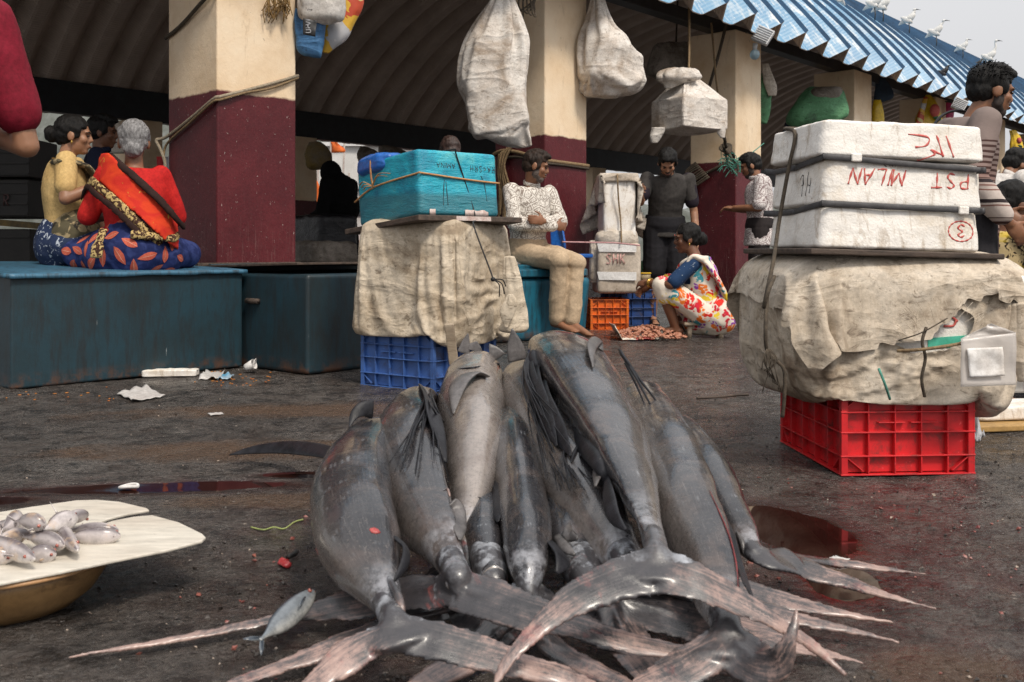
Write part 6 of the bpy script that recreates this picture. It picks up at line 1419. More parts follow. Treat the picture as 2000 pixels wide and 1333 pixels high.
class Fish:
    def __init__(s, key, label, st, up, ratio=.78, k=6):
        s.key = key; s.t = None
        rows = []
        for (px, py, D, hw) in st:
            p = P(px, py, D); rows.append((p.x, p.y, p.z, hw * D / F))
        cv = catmull(rows, k); s.pts = [V(c[:3]) for c in cv]; s.r = [max(.004, c[3]) for c in cv]
        low = min(p.z - r for p, r in zip(s.pts, s.r))
        s.t = thing('sailfish', label, 'sailfish', (s.pts[len(cv) // 2].x, s.pts[len(cv) // 2].y, max(0, low)), group='sailfish in the heap')
        upv = V(up); horiz = abs(upv.normalized().x)
        A = [r * (ratio * .80 if horiz > .6 else .90) for r in s.r]; B = [r * (1.0 if horiz > .6 else 1.0) for r in s.r]
        m = MB(); m.sweep(s.pts, A, B, up=upv, n=44, lens=1.28)
        sd = hash(key) % 7 if False else sum(map(ord, key))
        off = V((sd * 1.3, sd * .7, sd * 2.1))
        m.disp(lambda p: .007 * noise.noise(p * 6 + off) + .0035 * noise.noise(p * 17 + off))
        s.body = m.build('body', MT['sail'], s.t); s.bvh = BVHTree.FromPolygons([V(v) for v in m.v], m.f)
        BV[key] = s.bvh
    def part(s, name, mb, mat, **k): return mb.build(name, mat, s.t, **k)
    def lobe(s, pts, up=(0, -.5, .86), th=.0052):
        rows = [(*PZ(x, y, z), hw * (1.18 if i < 4 else .92) * (CH - z) / (y - HY)) for i, (x, y, z, hw) in enumerate(pts)]
        cv = catmull(rows, 7); L = len(cv); m = MB(); wmax = max(c[3] for c in cv)
        s.lobes = getattr(s, 'lobes', []); s.lobes.append(cv)
        sd = len(pts) + pts[0][0]
        wd = [max(.0045, c[3] * (1 + .09 * noise.noise((i * .9, sd, 0)))) for i, c in enumerate(cv)]
        m.sweep([V(c[:3]) for c in cv], wd, [max(.0042, th * (w_ / wmax) ** .7) for w_ in wd], up=up, n=22, e=2.2)
        s.tailmb = getattr(s, 'tailmb', None) or MB(); s.tailmb.join(m)
    def finish_tail(s):
        # both lobes grown together with the tail stalk into one crescent fin
        m = s.tailmb; e = s.pts[0]; d = (s.pts[0] - s.pts[4]).normalized()
        q = s.pts; r_ = s.r[0]; c1 = V((0, 0, 0))
        for cv in s.lobes[:2]: c1 = c1 + V(cv[9][:3]) * .5
        c1 = c1 + V((0, -.006, .002)); f = c1 - q[0]
        path = [q[7], q[4], q[1], q[0] + f * .22, q[0] + f * .55, q[0] + f * .9, q[0] + f * 1.25, q[0] + f * 1.5]
        cvp = catmull([(*p, A_, B_) for p, A_, B_ in zip(path, [s.r[7] * .80, s.r[4] * .95, s.r[1] * 1.04, r_ * 1.15, r_ * 1.6, r_ * 2.2, r_ * 2.4, r_ * 1.6], [s.r[7] * .80, s.r[4] * .97, s.r[1] * 1.03, r_ * .86, r_ * .58, r_ * .34, .007, .004])], 4)
        m.sweep([V(c[:3]) for c in cvp], [max(.004, c[3]) for c in cvp], [max(.004, c[4]) for c in cvp], up=(0, -.5, .86), n=28)
        for cv in s.lobes[:2]:          # web between stalk and blades
            for i in (8, 11, 14):
                p = V(cv[min(i, len(cv) - 1)][:3]); m.cap(q[0] + f * .5, p, r_ * .35, .007, 10)
        m = remesh(m, .0042, 9); C = []
        for cv in s.lobes:
            for i, c in enumerate(cv): C.append((c[0], c[1], c[2], i / (len(cv) - 1), c[3]))
        C = np.array(C); vs = np.array(m.v); uvs = []
        for p in vs:
            dd = np.linalg.norm(C[:, :3] - p, axis=1); k = int(dd.argmin()); k2 = min(k + 1, len(C) - 1); k2 = k2 if C[k2, 3] > C[k, 3] else k - 1
            t_ = C[k2, :3] - C[k, :3]; t_ = t_ / (np.linalg.norm(t_) + 1e-9); q = p - C[k, :3]; v_ = C[k, 3] + float(np.dot(q, t_)) * .6
            w_ = q - t_ * np.dot(q, t_); sg = 1 if (w_[2] + .4 * w_[1]) > 0 else -1
            uvs.append((.5 + sg * float(np.linalg.norm(w_)) * 5, min(1, max(0, v_))))
        for i, f in enumerate(m.f): m.uv[i] = tuple(uvs[k] for k in f)
        off = V((sum(map(ord, s.key)) * .37, 0, 0)); m.disp(lambda p: .0020 * noise.noise(p * 26 + off) + .0035 * noise.noise(p * 9 + off))
        return s.part('tail_fin', m, MT['tail'])
    def surf(s, px, py, off=.003):
        o = V((0, 0, CH)); d = (P(px, py, 1) - o).normalized(); h = s.bvh.ray_cast(o, d)
        if h[0] is None:       # just off the outline: step towards the middle of the fish until the skin is met
            pr = [(CX + p.x / p.y * F, HY + (CH - p.z) / p.y * F) for p in s.pts]; k = min(range(len(pr)), key=lambda i: math.hypot(pr[i][0] - px, pr[i][1] - py)); 
            for f_ in range(1, 21):
                x, y = px + (pr[k][0] - px) * f_ / 20, py + (pr[k][1] - py) * f_ / 20; h = s.bvh.ray_cast(o, (P(x, y, 1) - o).normalized())
                if h[0] is not None: break
            if h[0] is None: h = s.bvh.find_nearest(s.pts[k] + V((0, -.3, .2)))
        return h[0] + h[1] * off
    def line(s, pxs, r_, mat, name, off=.0): 
        q = curve([s.surf(x, y, off) for x, y in pxs], 5); m = MB(); n_ = len(q)
        m.sweep(q, [r_ * (.35 + .65 * math.sin(math.pi * min(1, max(0, i / (n_ - 1))))) for i in range(n_)], n=6); return s.part(name, m, mat)
    def fin(s, name, pts, wid, mat, up, th=.004):
        q = catmull([(*p, w_) for p, w_ in zip(pts, wid)], 5); m = MB()
        m.sweep([V(c[:3]) for c in q], [max(.001, c[3]) for c in q], [max(.0008, th * (max(.001, c[3]) / max(wid)) ** .5) for c in q], up=up, n=12); return s.part(name, m, mat)
    def rays(s, rays, r_=.0022, mat='dark_fin'):
        for q in rays:
            m = MB(); n_ = 12; cv = curve(q, 5); L = len(cv)
            m.sweep(cv, [r_ * (1.25 - .95 * i / (L - 1)) for i in range(L)], n=5); s.part('fin_ray', m, MT[mat])
rn = random.Random(21)
fA = Fish('A', 'leftmost sailfish in the heap, small red wound on its dark flank', [(767, 1208, 1.58, 24), (755, 1175, 1.655, 33), (732, 1128, 1.715, 56), (702, 1066, 1.80, 84), (688, 1000, 1.95, 91), (694, 928, 2.14, 79), (725, 875, 2.38, 60), (775, 850, 2.7, 45), (830, 850, 3.0, 20)], (.55, -.2, .8), .9)
fB = Fish('B', 'second sailfish from the left with ragged fin rays, lying over the leftmost one', [(894, 1130, 1.72, 24), (881, 1098, 1.80, 32), (853, 1048, 1.88, 51), (822, 995, 2.0, 70), (792, 915, 2.2, 86), (786, 845, 2.38, 78), (800, 795, 2.6, 50), (820, 785, 2.75, 35), (845, 795, 3.0, 24), (880, 820, 3.2, 12)], (.72, -.3, .62), .85)
fC = Fish('C', 'pale belly-up sailfish with closed mouth line, between the second and the topmost fish', [(912, 1088, 1.93, 12), (912, 1050, 1.99, 20), (916, 1002, 2.08, 36), (922, 935, 2.25, 58), (922, 860, 2.5, 72), (918, 795, 2.78, 74), (925, 752, 3.02, 66), (936, 742, 3.3, 52), (946, 748, 3.6, 30), (955, 765, 4.0, 10)], (-.3, .5, -.85), .92)
fD = Fish('D', 'dark barred sailfish lying low in the middle under the others', [(1030, 1152, 1.755, 20), (1032, 1118, 1.79, 38), (1030, 1070, 1.87, 50), (1022, 1000, 2.05, 56), (1010, 920, 2.3, 55), (1000, 855, 2.6, 50), (990, 810, 3.0, 30), (985, 800, 3.3, 12)], (.0, -.3, .95), .95)
fF = Fish('F', 'grey sailfish lying partly under the topmost one, pale underside to the left', [(1240, 1118, 1.785, 26), (1217, 1086, 1.84, 39), (1185, 1040, 1.92, 53), (1140, 962, 2.1, 68), (1090, 872, 2.4, 77), (1046, 795, 2.75, 72), (1028, 748, 3.05, 60), (1015, 735, 3.35, 42), (1005, 745, 3.7, 14)], (.75, -.2, .45), .85)
fE = Fish('E', 'topmost sailfish of the heap, dark folded sail down its left, cut neck at the top', [(1281, 1080, 1.605, 23), (1275, 1048, 1.67, 28), (1259, 1000, 1.79, 39), (1238, 945, 1.92, 53), (1200, 855, 2.22, 80), (1158, 780, 2.55, 93), (1130, 735, 2.85, 100), (1118, 720, 3.1, 98), (1110, 722, 3.4, 86), (1100, 745, 3.75, 62), (1085, 780, 4.1, 30)], (-.80, -.15, .58), .82)
fG = Fish('G', 'brownish grey sailfish right of the topmost one, tail tip curling up', [(1420, 1226, 1.58, 27), (1415, 1200, 1.62, 36), (1396, 1140, 1.72, 52), (1366, 1060, 1.85, 67), (1326, 970, 2.05, 78), (1292, 885, 2.35, 74), (1264, 815, 2.7, 58), (1246, 775, 3.1, 40), (1230, 770, 3.5, 16)], (.72, -.1, .6), .85)
fH = Fish('H', 'rightmost slender sailfish with black fin rays and tail in the red puddle', [(1474, 1086, 1.96, 14), (1460, 1062, 2.01, 26), (1430, 1015, 2.11, 42), (1395, 955, 2.28, 52), (1358, 895, 2.52, 50), (1325, 850, 2.82, 40), (1295, 825, 3.2, 16)], (.3, -.2, .9), .9)
# lower, mostly hidden fish: seen as dark bits in the gaps
fI = Fish('I', 'dark sailfish glimpsed at the bottom of the heap below the pale belly-up one', [(965, 1135, 1.82, 28), (950, 1085, 1.92, 40), (940, 1030, 2.05, 46), (935, 960, 2.3, 44), (930, 900, 2.6, 20)], (0, -.4, .9), .95)
fJ = Fish('J', 'brown sailfish in deep shade under the grey one, low right of the middle', [(1150, 1135, 1.82, 30), (1125, 1085, 1.93, 48), (1100, 1030, 2.08, 54), (1070, 960, 2.35, 50), (1040, 900, 2.7, 20)], (0, -.4, .9), .95)
# tails
fE.lobe([(1330, 1122, .186, 30), (1285, 1116, .192, 47), (1220, 1128, .188, 43), (1140, 1162, .168, 35), (1068, 1212, .145, 29), (1010, 1268, .115, 22), (975, 1320, .09, 13), (962, 1346, .08, 2)], (.1, -.62, .78))
fE.lobe([(1235, 1122, .186, 30), (1280, 1116, .192, 46), (1345, 1130, .188, 41), (1425, 1166, .160, 32), (1510, 1212, .125, 25), (1590, 1264, .08, 17), (1652, 1320, .045, 2)], (-.1, -.6, .8))
fA.lobe([(815, 1240, .095, 20), (775, 1242, .100, 32), (725, 1258, .092, 31), (670, 1290, .078, 34), (620, 1330, .06, 28), (560, 1380, .05, 14)], (.1, -.6, .8))
fA.lobe([(730, 1240, .095, 20), (780, 1238, .102, 34), (860, 1254, .095, 38), (940, 1276, .082, 35), (1030, 1304, .064, 31), (1110, 1326, .05, 27), (1190, 1352, .04, 8)], (-.1, -.62, .78))
fB.lobe([(860, 1150, .108, 24), (905, 1156, .112, 40), (965, 1174, .110, 42), (1045, 1200, .100, 37), (1130, 1226, .09, 31), (1240, 1258, .07, 29), (1360, 1280, .055, 20), (1480, 1288, .05, 3)], (-.1, -.62, .78))
fB.lobe([(930, 1152, .105, 22), (868, 1156, .102, 40), (785, 1160, .08, 46), (695, 1178, .055, 38), (610, 1194, .04, 28), (520, 1213, .03, 18), (400, 1238, .02, 13), (270, 1262, .015, 9), (132, 1284, .012, 2)], (.05, -.5, .86))
fI.lobe([(962, 1120, .09, 24), (880, 1180, .05, 30), (760, 1222, .045, 24), (660, 1262, .04, 23), (560, 1298, .03, 22), (470, 1330, .025, 18), (400, 1362, .02, 8)], (.1, -.5, .86))
fI.lobe([(962, 1120, .09, 24), (1020, 1200, .045, 26), (1090, 1270, .03, 26), (1180, 1320, .025, 22), (1280, 1362, .02, 8)], (0, -.4, .9))
fD.lobe([(1030, 1150, .09, 30), (990, 1210, .05, 36), (930, 1275, .03, 32), (850, 1320, .025, 26), (770, 1360, .02, 10)], (.1, -.4, .9))
fD.lobe([(1030, 1150, .09, 30), (1090, 1200, .06, 34), (1180, 1245, .04, 28), (1290, 1280, .03, 24), (1400, 1306, .025, 16), (1500, 1328, .02, 3)], (0, -.4, .9))
fG.lobe([(1448, 1224, .09, 18), (1418, 1252, .085, 36), (1370, 1286, .07, 38), (1310, 1318, .055, 36), (1240, 1345, .045, 24), (1170, 1372, .04, 6)], (0, -.55, .83))
fG.lobe([(1402, 1226, .085, 18), (1430, 1262, .08, 40), (1475, 1296, .075, 40), (1518, 1296, .09, 30), (1542, 1254, .125, 18), (1553, 1215, .15, 10), (1556, 1186, .168, 2)], (-.2, -.8, .5))
fH.lobe([(1462, 1068, .106, 14), (1498, 1090, .098, 28), (1560, 1108, .065, 30), (1640, 1132, .045, 20), (1720, 1160, .03, 13), (1830, 1190, .014, 2)], (0, -.4, .9), .006)
fH.lobe([(1462, 1070, .106, 12), (1525, 1086, .082, 15), (1620, 1098, .045, 12), (1720, 1110, .03, 9), (1812, 1122, .016, 2)], (0, -.4, .9), .006)
fF.lobe([(1232, 1105, .12, 36), (1320, 1120, .09, 40), (1430, 1146, .075, 30), (1530, 1172, .05, 23), (1630, 1196, .035, 15), (1748, 1217, .02, 2)], (0, -.45, .88), .006)
fF.lobe([(1232, 1110, .11, 36), (1330, 1150, .075, 40), (1450, 1184, .06, 28), (1560, 1210, .045, 18), (1660, 1232, .03, 12), (1760, 1256, .02, 2)], (0, -.45, .88), .006)
fJ.lobe([(1155, 1120, .10, 36), (1230, 1168, .07, 52), (1330, 1205, .05, 50), (1440, 1230, .04, 40), (1560, 1262, .03, 26), (1690, 1296, .02, 4)], (0, -.45, .88))
fJ.lobe([(1155, 1120, .10, 30), (1190, 1190, .05, 46), (1230, 1260, .03, 44), (1290, 1330, .025, 34), (1360, 1390, .02, 10)], (0, -.45, .88))
fC.lobe([(908, 1075, .11, 16), (880, 1110, .09, 26), (830, 1150, .06, 24), (770, 1190, .04, 18), (720, 1215, .03, 4)], (0, -.5, .85), .008)
fC.lobe([(908, 1075, .11, 16), (960, 1115, .08, 24), (1020, 1180, .05, 20), (1070, 1240, .04, 4)], (0, -.5, .85), .008)
for f_ in (fA, fB, fC, fD, fE, fF, fG, fH, fI, fJ): f_.finish_tail()
# folded sail of the topmost fish
def rag(x0, y0, D0, x1, y1, D1, sway=10):
    pts = []
    for k in range(5):
        f = k / 4; pts.append(P(x0 + (x1 - x0) * f + sway * math.sin(f * 3.1) * rn.uniform(.3, 1), y0 + (y1 - y0) * f, D0 + (D1 - D0) * f))
    return pts
ridge_px = [(1036, 690), (1040, 712), (1052, 745), (1080, 795), (1112, 850), (1150, 905), (1182, 942)]
rD = lambda y: 2.95 - (y - 672) / 270 * .88
fE.fin('sail_ridge', [fE.surf(x + 8, y, .006) for x, y in ridge_px], [.012, .02, .024, .024, .022, .018, .006], MT['dark_fin'], (-.5, -.8, .3), .012)
rr = []
for k in range(44):
    f = rn.random(); i = f * 4.2; a = ridge_px[int(i)]; b_ = ridge_px[int(i) + 1]; g_ = i - int(i)
    x0, y0 = a[0] + (b_[0] - a[0]) * g_, a[1] + (b_[1] - a[1]) * g_
    x1 = x0 + 16 + rn.gauss(22, 15); y1 = y0 + 120 + 90 * rn.random()
    y1 = min(y1, 968); p0 = fE.surf(x0 + 5, y0, .010); p2 = fF.surf(x1, y1, .012 + .02 * rn.random()); pm = p0.lerp(p2, .5) + V((-.012 - .02 * rn.random(), -.035, .0)); rr.append([p0, p0.lerp(pm, .5) + V((-.012, -.012, 0)), pm, p2])
fE.rays(rr, .0034)
for (x0, y0, x1, y1, wd) in ((1030, 690, 1076, 850, .024), (1042, 715, 1092, 880, .026), (1056, 745, 1118, 900, .026), (1030, 700, 1062, 820, .02), (1075, 790, 1135, 900, .02)):
    p0 = fE.surf(x0 + 8, y0, .006); p2 = fF.surf(x1, y1, .012); pm = p0.lerp(p2, .5) + V((-.012, -.03, 0))
    fE.fin('sail_membrane', [p0, p0.lerp(pm, .5) + V((-.01, -.01, 0)), pm, pm.lerp(p2, .5), p2], [wd * .5, wd, wd, wd * .8, .003], MT['dark_fin'], (-.4, -.85, .3), .003)
fE.fin('pectoral_fin', [fE.surf(1184, 676, .004), fE.surf(1162, 674, .018), fE.surf(1151, 690, .018), fE.surf(1157, 722, .006)], [.009, .016, .015, .002], MT['pale_fin'], fE.surf(1160, 665, 1) - fE.surf(1160, 665, 0), .005)
fE.line([(1080, 640), (1110, 634), (1160, 634), (1190, 642), (1206, 656)], .0026, MT['raw'], 'cut_edge', .0)
fE.line([(1030, 690), (1048, 735), (1085, 800), (1130, 860)], .006, MT['dark_fin'], 'dark_groove', .001)
fE.fin('pelvic_fin', [fE.surf(1178, 905, .0), fE.surf(1168, 925, .01), P(1163, 950, 1.92)], [.012, .014, .003], MT['pale_fin'], (-.4, -.8, .3))
fE.fin('second_fin', [fE.surf(1185, 930, 0), P(1188, 970, 1.84), P(1200, 1010, 1.76), P(1222, 1035, 1.7)], [.006, .016, .013, .003], MT['dark_fin'], (-.6, -.6, .4))
fE.rays([[P(1212, 690, 2.88), P(1238, 730, 2.75), P(1262, 775, 2.62), P(1290, 830, 2.5), P(1302, 862, 2.46)], [P(1210, 684, 2.88), P(1250, 742, 2.72), P(1285, 790, 2.6), P(1305, 850, 2.5)], [P(1222, 710, 2.85), P(1246, 760, 2.7), P(1262, 800, 2.58)]], .004)
fF.fin('fin', [P(1012, 705, 3.0), P(1006, 675, 3.0), P(1000, 642, 3.0)], [.03, .024, .002], MT['pale_fin'], (0, -1, .2))
fF.fin('pelvic_fin', [fF.surf(1120, 1030, .0), P(1112, 1045, 1.90), P(1128, 1052, 1.86)], [.012, .014, .003], MT['pale_fin'], (0, -1, .2))
fF.line([(1128, 878), (1132, 870), (1120, 892), (1116, 905)], .005, MT['dark_fin'], 'hook_scar', .002)
# second fish: ragged rays and torn dorsal membrane
rr = []
for k in range(17):
    x0, y0 = 832 + rn.uniform(-6, 8), 768 + rn.uniform(0, 40); f = rn.random()
    x1, y1 = (rn.uniform(845, 885), rn.uniform(850, 950)) if f < .62 else (rn.uniform(765, 820), rn.uniform(890, 950))
    p0 = fB.surf(x0, y0, .012); p1 = fB.surf((x0 + x1) / 2, (y0 + y1) / 2, .012); p2 = fB.surf(min(x1, 872), y1, .008) if x1 < 872 else P(x1, y1, 2.12)
    rr.append([p0, p1, p2])
fB.rays(rr, .0028)
fB.fin('torn_membrane', [fB.surf(826, 760, .0), fB.surf(838, 800, .012), fB.surf(850, 850, .012), fB.surf(866, 905, .006)], [.016, .022, .018, .003], MT['dark_fin'], (.5, -.8, .3))
fB.fin('dorsal_edge', [fB.surf(822, 748, 0), fB.surf(835, 775, .006), fB.surf(850, 820, .004)], [.01, .012, .003], MT['pale_fin'], (.6, -.7, .3))
fB.fin('side_fin', [P(728, 800, 2.36), P(708, 800, 2.34), P(692, 812, 2.32), P(682, 836, 2.30)], [.022, .018, .011, .001], MT['dark_fin'], (0, -1, .2))
fB.fin('anal_fin', [fB.surf(878, 985, 0), P(888, 1000, 1.92), P(896, 1030, 1.86), P(898, 1055, 1.82)], [.016, .022, .016, .003], MT['pale_fin'], (.3, -.9, .2))
fB.line([(866, 958), (876, 955), (888, 966)], .003, MT['tail'], 'torn_skin', .001)
# pale fish
fC.fin('pectoral_fin', [fC.surf(948, 738, .004), fC.surf(922, 744, .02), fC.surf(900, 768, .022), fC.surf(888, 812, .006)], [.014, .026, .026, .003], MT['pale_fin'], fC.surf(915, 770, 1) - fC.surf(915, 770, 0), .005)
fC.line([(868, 724), (900, 721), (935, 717), (970, 710), (990, 706)], .0028, MT['dark_fin'], 'mouth', .0)
fC.line([(880, 700), (920, 692), (960, 690)], .003, MT['pale_fin'], 'jaw_edge', .0)
for (x0, y0, x1, y1, w_) in ((905, 690, 914, 652, .02), (925, 686, 931, 667, .03), (955, 690, 985, 690, .03)):
    fC.fin('spike', [P(x0, y0, 3.1), P((x0 + x1) / 2, (y0 + y1) / 2, 3.1), P(x1, y1, 3.1)], [w_, w_ * .7, .002], MT['pale_fin'], (0, -1, .1))
fC.fin('vent_fin', [fC.surf(975, 950, 0), P(978, 975, 2.1), P(972, 1010, 2.02), P(970, 1035, 1.98)], [.012, .012, .01, .002], MT['dark_fin'], (.3, -.9, .2))
for k, y in enumerate((968, 990, 1012, 1030)): fC.line([(918, y), (940, y + 6), (955, y + 8)], .0018, MT['dark_fin'], 'scar', .0005)
# dark bits, fins
fD.fin('dorsal_fin', [P(1000, 880, 2.35), P(985, 930, 2.2), P(975, 985, 2.05), P(972, 1020, 1.98)], [.02, .03, .02, .003], MT['dark_fin'], (-.3, -.9, .2))
fD.fin('side_fin', [fD.surf(1080, 1060, 0), P(1098, 1090, 1.8), P(1088, 1120, 1.76)], [.02, .02, .004], MT['dark_fin'], (.3, -.9, .2))
fJ.fin('pelvic_fin', [fJ.surf(1090, 1050, .004), P(1105, 1070, 1.85), P(1122, 1084, 1.82)], [.008, .01, .003], MT['pale_fin'], (0, -1, .3))
m = MB(); a_ = fA.surf(722, 1034, .0005); b_ = fA.surf(743, 1041, .0005); m.sweep([a_, a_.lerp(b_, .3), a_.lerp(b_, .7), b_], [.002, .007, .006, .001], [.0008, .002, .002, .0006], up=fA.surf(732, 1038, 1) - fA.surf(732, 1038, 0), n=10); fA.part('wound', m, MT['wound'])
fA.fin('anal_fin', [fA.surf(772, 1050, 0), P(792, 1072, 1.74), P(790, 1100, 1.70), P(770, 1135, 1.66)], [.007, .013, .011, .002], MT['dark_fin'], (.8, -.5, .2))
fA.fin('pectoral_fin', [PZ(668, 892, .13), PZ(620, 880, .10), PZ(560, 874, .075), PZ(500, 878, .05), PZ(448, 889, .03)], [.022, .03, .028, .018, .002], MT['dark_fin'], (0, -.7, .7), .006)
fA.fin('lateral_keel', [fA.surf(760, 1130, .001), fA.surf(778, 1175, .004), fA.surf(788, 1205, .004)], [.004, .007, .003], MT['tail'], (0, -.9, .4), .006)
fG.line([(1385, 960), (1420, 1040), (1436, 1100), (1440, 1150)], .0016, MT['raw'], 'belly_cut', .002)
rr = []
for k in range(9):
    o = k * 2.2; rr.append([P(1345 + o, 915 + o, 2.28), P(1378 + o * .8, 972 + o * .4, 2.10), P(1412 + o * .9, 1035, 1.92), P(1436 + o * .6, 1095, 1.77), P(1452 + o * 1.2, 1140 + 2 * o, 1.66)])
fG.rays(rr, .0042)
fH.fin('pectoral_fin', [P(1290, 852, 2.75), P(1312, 852, 2.75), P(1336, 858, 2.74)], [.012, .014, .002], MT['dark_fin'], (0, -.5, .8))
fH.line([(1440, 1040), (1450, 1060), (1456, 1085)], .006, MT['pale_fin'], 'torn_skin', .002)
# ================================================================ PEOPLE
BASE = dict(hd=(0, .02, 1.575), nk=(0, 0, 1.43), ch=(0, .01, 1.25), ws=(0, 0, 1.05), pv=(0, 0, .93),
            sL=(-.185, 0, 1.39), sR=(.185, 0, 1.39), eL=(-.235, -.02, 1.10), eR=(.235, -.02, 1.10), wL=(-.25, .06, .86), wR=(.25, .06, .86),
            hL=(-.095, 0, .90), hR=(.095, 0, .90), kL=(-.105, .02, .49), kR=(.105, .02, .49), aL=(-.11, -.02, .08), aR=(.11, -.02, .08), tL=(-.125, .15, .03), tR=(.125, .15, .03))
def wr_fn(amp, s=9, seed=0):
    off = V((seed * 2.3, seed * 4.1, seed))
    return lambda p: amp * (wrinkle(p + off, s, .35, (1, 1, 1.3)) * 1.0 + .5 * noise.noise(p * 6 + off))
class Person:
    def __init__(s, label, base, yaw, pose=None, sc_=1.0, skin='skin', head=(0, 0, 0), face=True, fem=False, hand=None, shoes=None, group=None, hands=(1, 1)):
        s.j = {k: V(v) for k, v in BASE.items()}
        if pose: s.j.update({k: V(v) for k, v in pose.items()})
        s.M = Matrix.Translation(V(base)) @ Matrix.Rotation(yaw, 4, 'Z') @ Matrix.Scale(sc_, 4)
        s.sc = sc_; s.seed = sum(map(ord, label)) % 50
        s.t = thing('person', label, 'person', base); j = s.j
        HM = Euler((R(head[0]), R(head[1]), R(head[2])), 'XYZ').to_matrix(); s.HM = HM; hc = j['hd']
        def h(p): return hc + HM @ V(p)
        s.h = h; m = MB(); fz_ = .95 if fem else 1
        m.ell(h((0, -.012, .032)), (.076 * fz_, .097, .088), HM); m.ell(h((0, .022, -.032)), (.060 * fz_, .070, .082), HM)
        m.ell(h((0, .058, -.088)), (.030 * fz_, .028, .024), HM); m.ell(h((0, .010, -.070)), (.054 * fz_, .058, .040), HM)
        m.ell(h((0, .078, .026)), (.052, .018, .014), HM)
        for q in (-1, 1):
            m.ell(h((q * .036, .058, -.022)), (.026, .026, .026), HM); m.ell(h((q * .078, -.008, -.008)), (.011, .024, .034), HM @ Matrix.Rotation(R(-q * 18), 3, 'Z'))
        m.cap(h((0, .085, .016)), h((0, .099, -.020)), .010, .0145, 8); m.ell(h((.011, .090, -.026)), (.010, .010, .008), HM, 8, 6); m.ell(h((-.011, .090, -.026)), (.010, .010, .008), HM, 8, 6)
        m.ell(h((0, .084, -.060)), (.024, .014, .013), HM)
        m.cap(h((0, -.022, -.055)), j['nk'] + V((0, 0, -.03)), .050 * fz_, .058 * fz_)
        s.torso(m, 0, 0); s.arm(m, 'L', 0, 1); s.arm(m, 'R', 0, 1); s.leg(m, 'L', 0, 2); s.leg(m, 'R', 0, 2)
        for q, k in (('L', 0), ('R', 1)):
            if hands[k]: s.hand(m, q, (hand or {}).get(q))
        for q in 'LR':
            a, t_ = j['a' + q], j['t' + q]; d = (t_ - a); m.cap(a + V((0, 0, -.01)), t_, .036, .024); m.cap(a - d * .25 + V((0, 0, -.035)), a - V((0, 0, .02)), .028, .033)
            f_ = V((d.x, d.y, 0)).normalized(); sd_ = V((f_.y, -f_.x, 0))
            for n_ in range(5): m.cap(t_ + sd_ * (.026 - .013 * n_) * .9, t_ + sd_ * (.026 - .013 * n_) + f_ * (.04 - .004 * abs(n_ - 1)), .010, .008, 8)
        s.add('body', m, MT[skin], vox=.0075, sm=3, root=True)
        if face:
            for q in (-1, 1):
                m = MB(); m.ell(h((q * .030, .0835, .006)), (.012, .008, .006), HM, 10, 8); s.add('eye', m, MT['eye'], 0)
                m = MB(); m.sweep([h((q * .014, .093, .023)), h((q * .032, .089, .029)), h((q * .052, .074, .023))], [.004, .005, .002], n=6); s.add('eyebrow', m, MT['hair'], 0)
            m = MB(); m.ell(h((0, .0965, -.0605)), (.021, .006, .008), HM, 10, 8); s.add('lips', m, MT['lip'], 0)
    def torso(s, m, o, lo=0, top=True, flare=0):
        j = s.j; shd = (j['sR'] - j['sL']).normalized(); hip = (j['hR'] - j['hL']).normalized()
        sec = [(j['pv'] + (j['pv'] - j['ws']) * lo, .155, .112, 0), (j['pv'], .160, .115, 0), (j['ws'], .138, .102, .35), (j['ch'], .158, .118, .8), ((j['sL'] + j['sR']) / 2 + V((0, 0, -.02)), .160, .092, 1), ((j['sL'] + j['sR']) / 2 * .6 + j['nk'] * .4 + V((0, 0, .015)), .105, .070, 1)]
        rows = []
        for c, a, b_, f in sec: rows.append((*c, a + o + (flare if c is sec[0][0] else 0), b_ + o + (flare if c is sec[0][0] else 0), f))
        cv = catmull(rows, 5); rings = []
        for i, c in enumerate(cv):
            x = (hip * (1 - c[5]) + shd * c[5]).normalized(); t_ = V(cv[min(i + 1, len(cv) - 1)][:3]) - V(cv[max(i - 1, 0)][:3]); t_.normalize()
            x = (x - t_ * x.dot(t_)).normalized(); y = t_.cross(x); p = V(c[:3])
            rings.append([p + x * (c[3] * math.cos(a)) + y * (c[4] * math.sin(a)) for a in [2 * math.pi * k / 24 for k in range(24)]])
        m.rings(rings)
    def arm(s, m, q, o, f=1.0, ball=True):
        j = s.j; a, e, w_ = j['s' + q], j['e' + q], j['w' + q]
        if ball: c_ = (j['nk'] - a).normalized(); m.ell(a + V((c_.x, c_.y, 0)) * .018 - V((0, 0, .012)), (.046 + o, .046 + o, .046 + o), n=12, m=10)
        if f <= .5: m.cap(a, a + (e - a) * (f * 2), .045 + o, .041 + o * 1.3)
        else:
            m.cap(a, e, .045 + o, .038 + o); g_ = (f - .5) * 2; m.cap(e, e + (w_ - e) * min(.45, g_), .039 + o, .036 + o)
            if g_ > .45: m.cap(e + (w_ - e) * .4, e + (w_ - e) * g_, .038 + o, .026 + o * .9)
    def leg(s, m, q, o, f=2.0, flare=0, oth=None):
        j = s.j; a, k, n_ = j['h' + q], j['k' + q], j['a' + q]; o2 = oth if oth is not None else o
        m.cap(a, a + (k - a) * min(1, f), .082 + o2, .054 + (1 - min(1, f)) * .03 + o + flare)
        if f > 1:
            g_ = f - 1; d = n_ - k
            m.cap(k, k + d * min(.4, g_), .053 + o, .051 + o)
            if g_ > .4: m.cap(k + d * .35, k + d * g_, .051 + o, .036 + o + flare + (1 - g_) * .015)
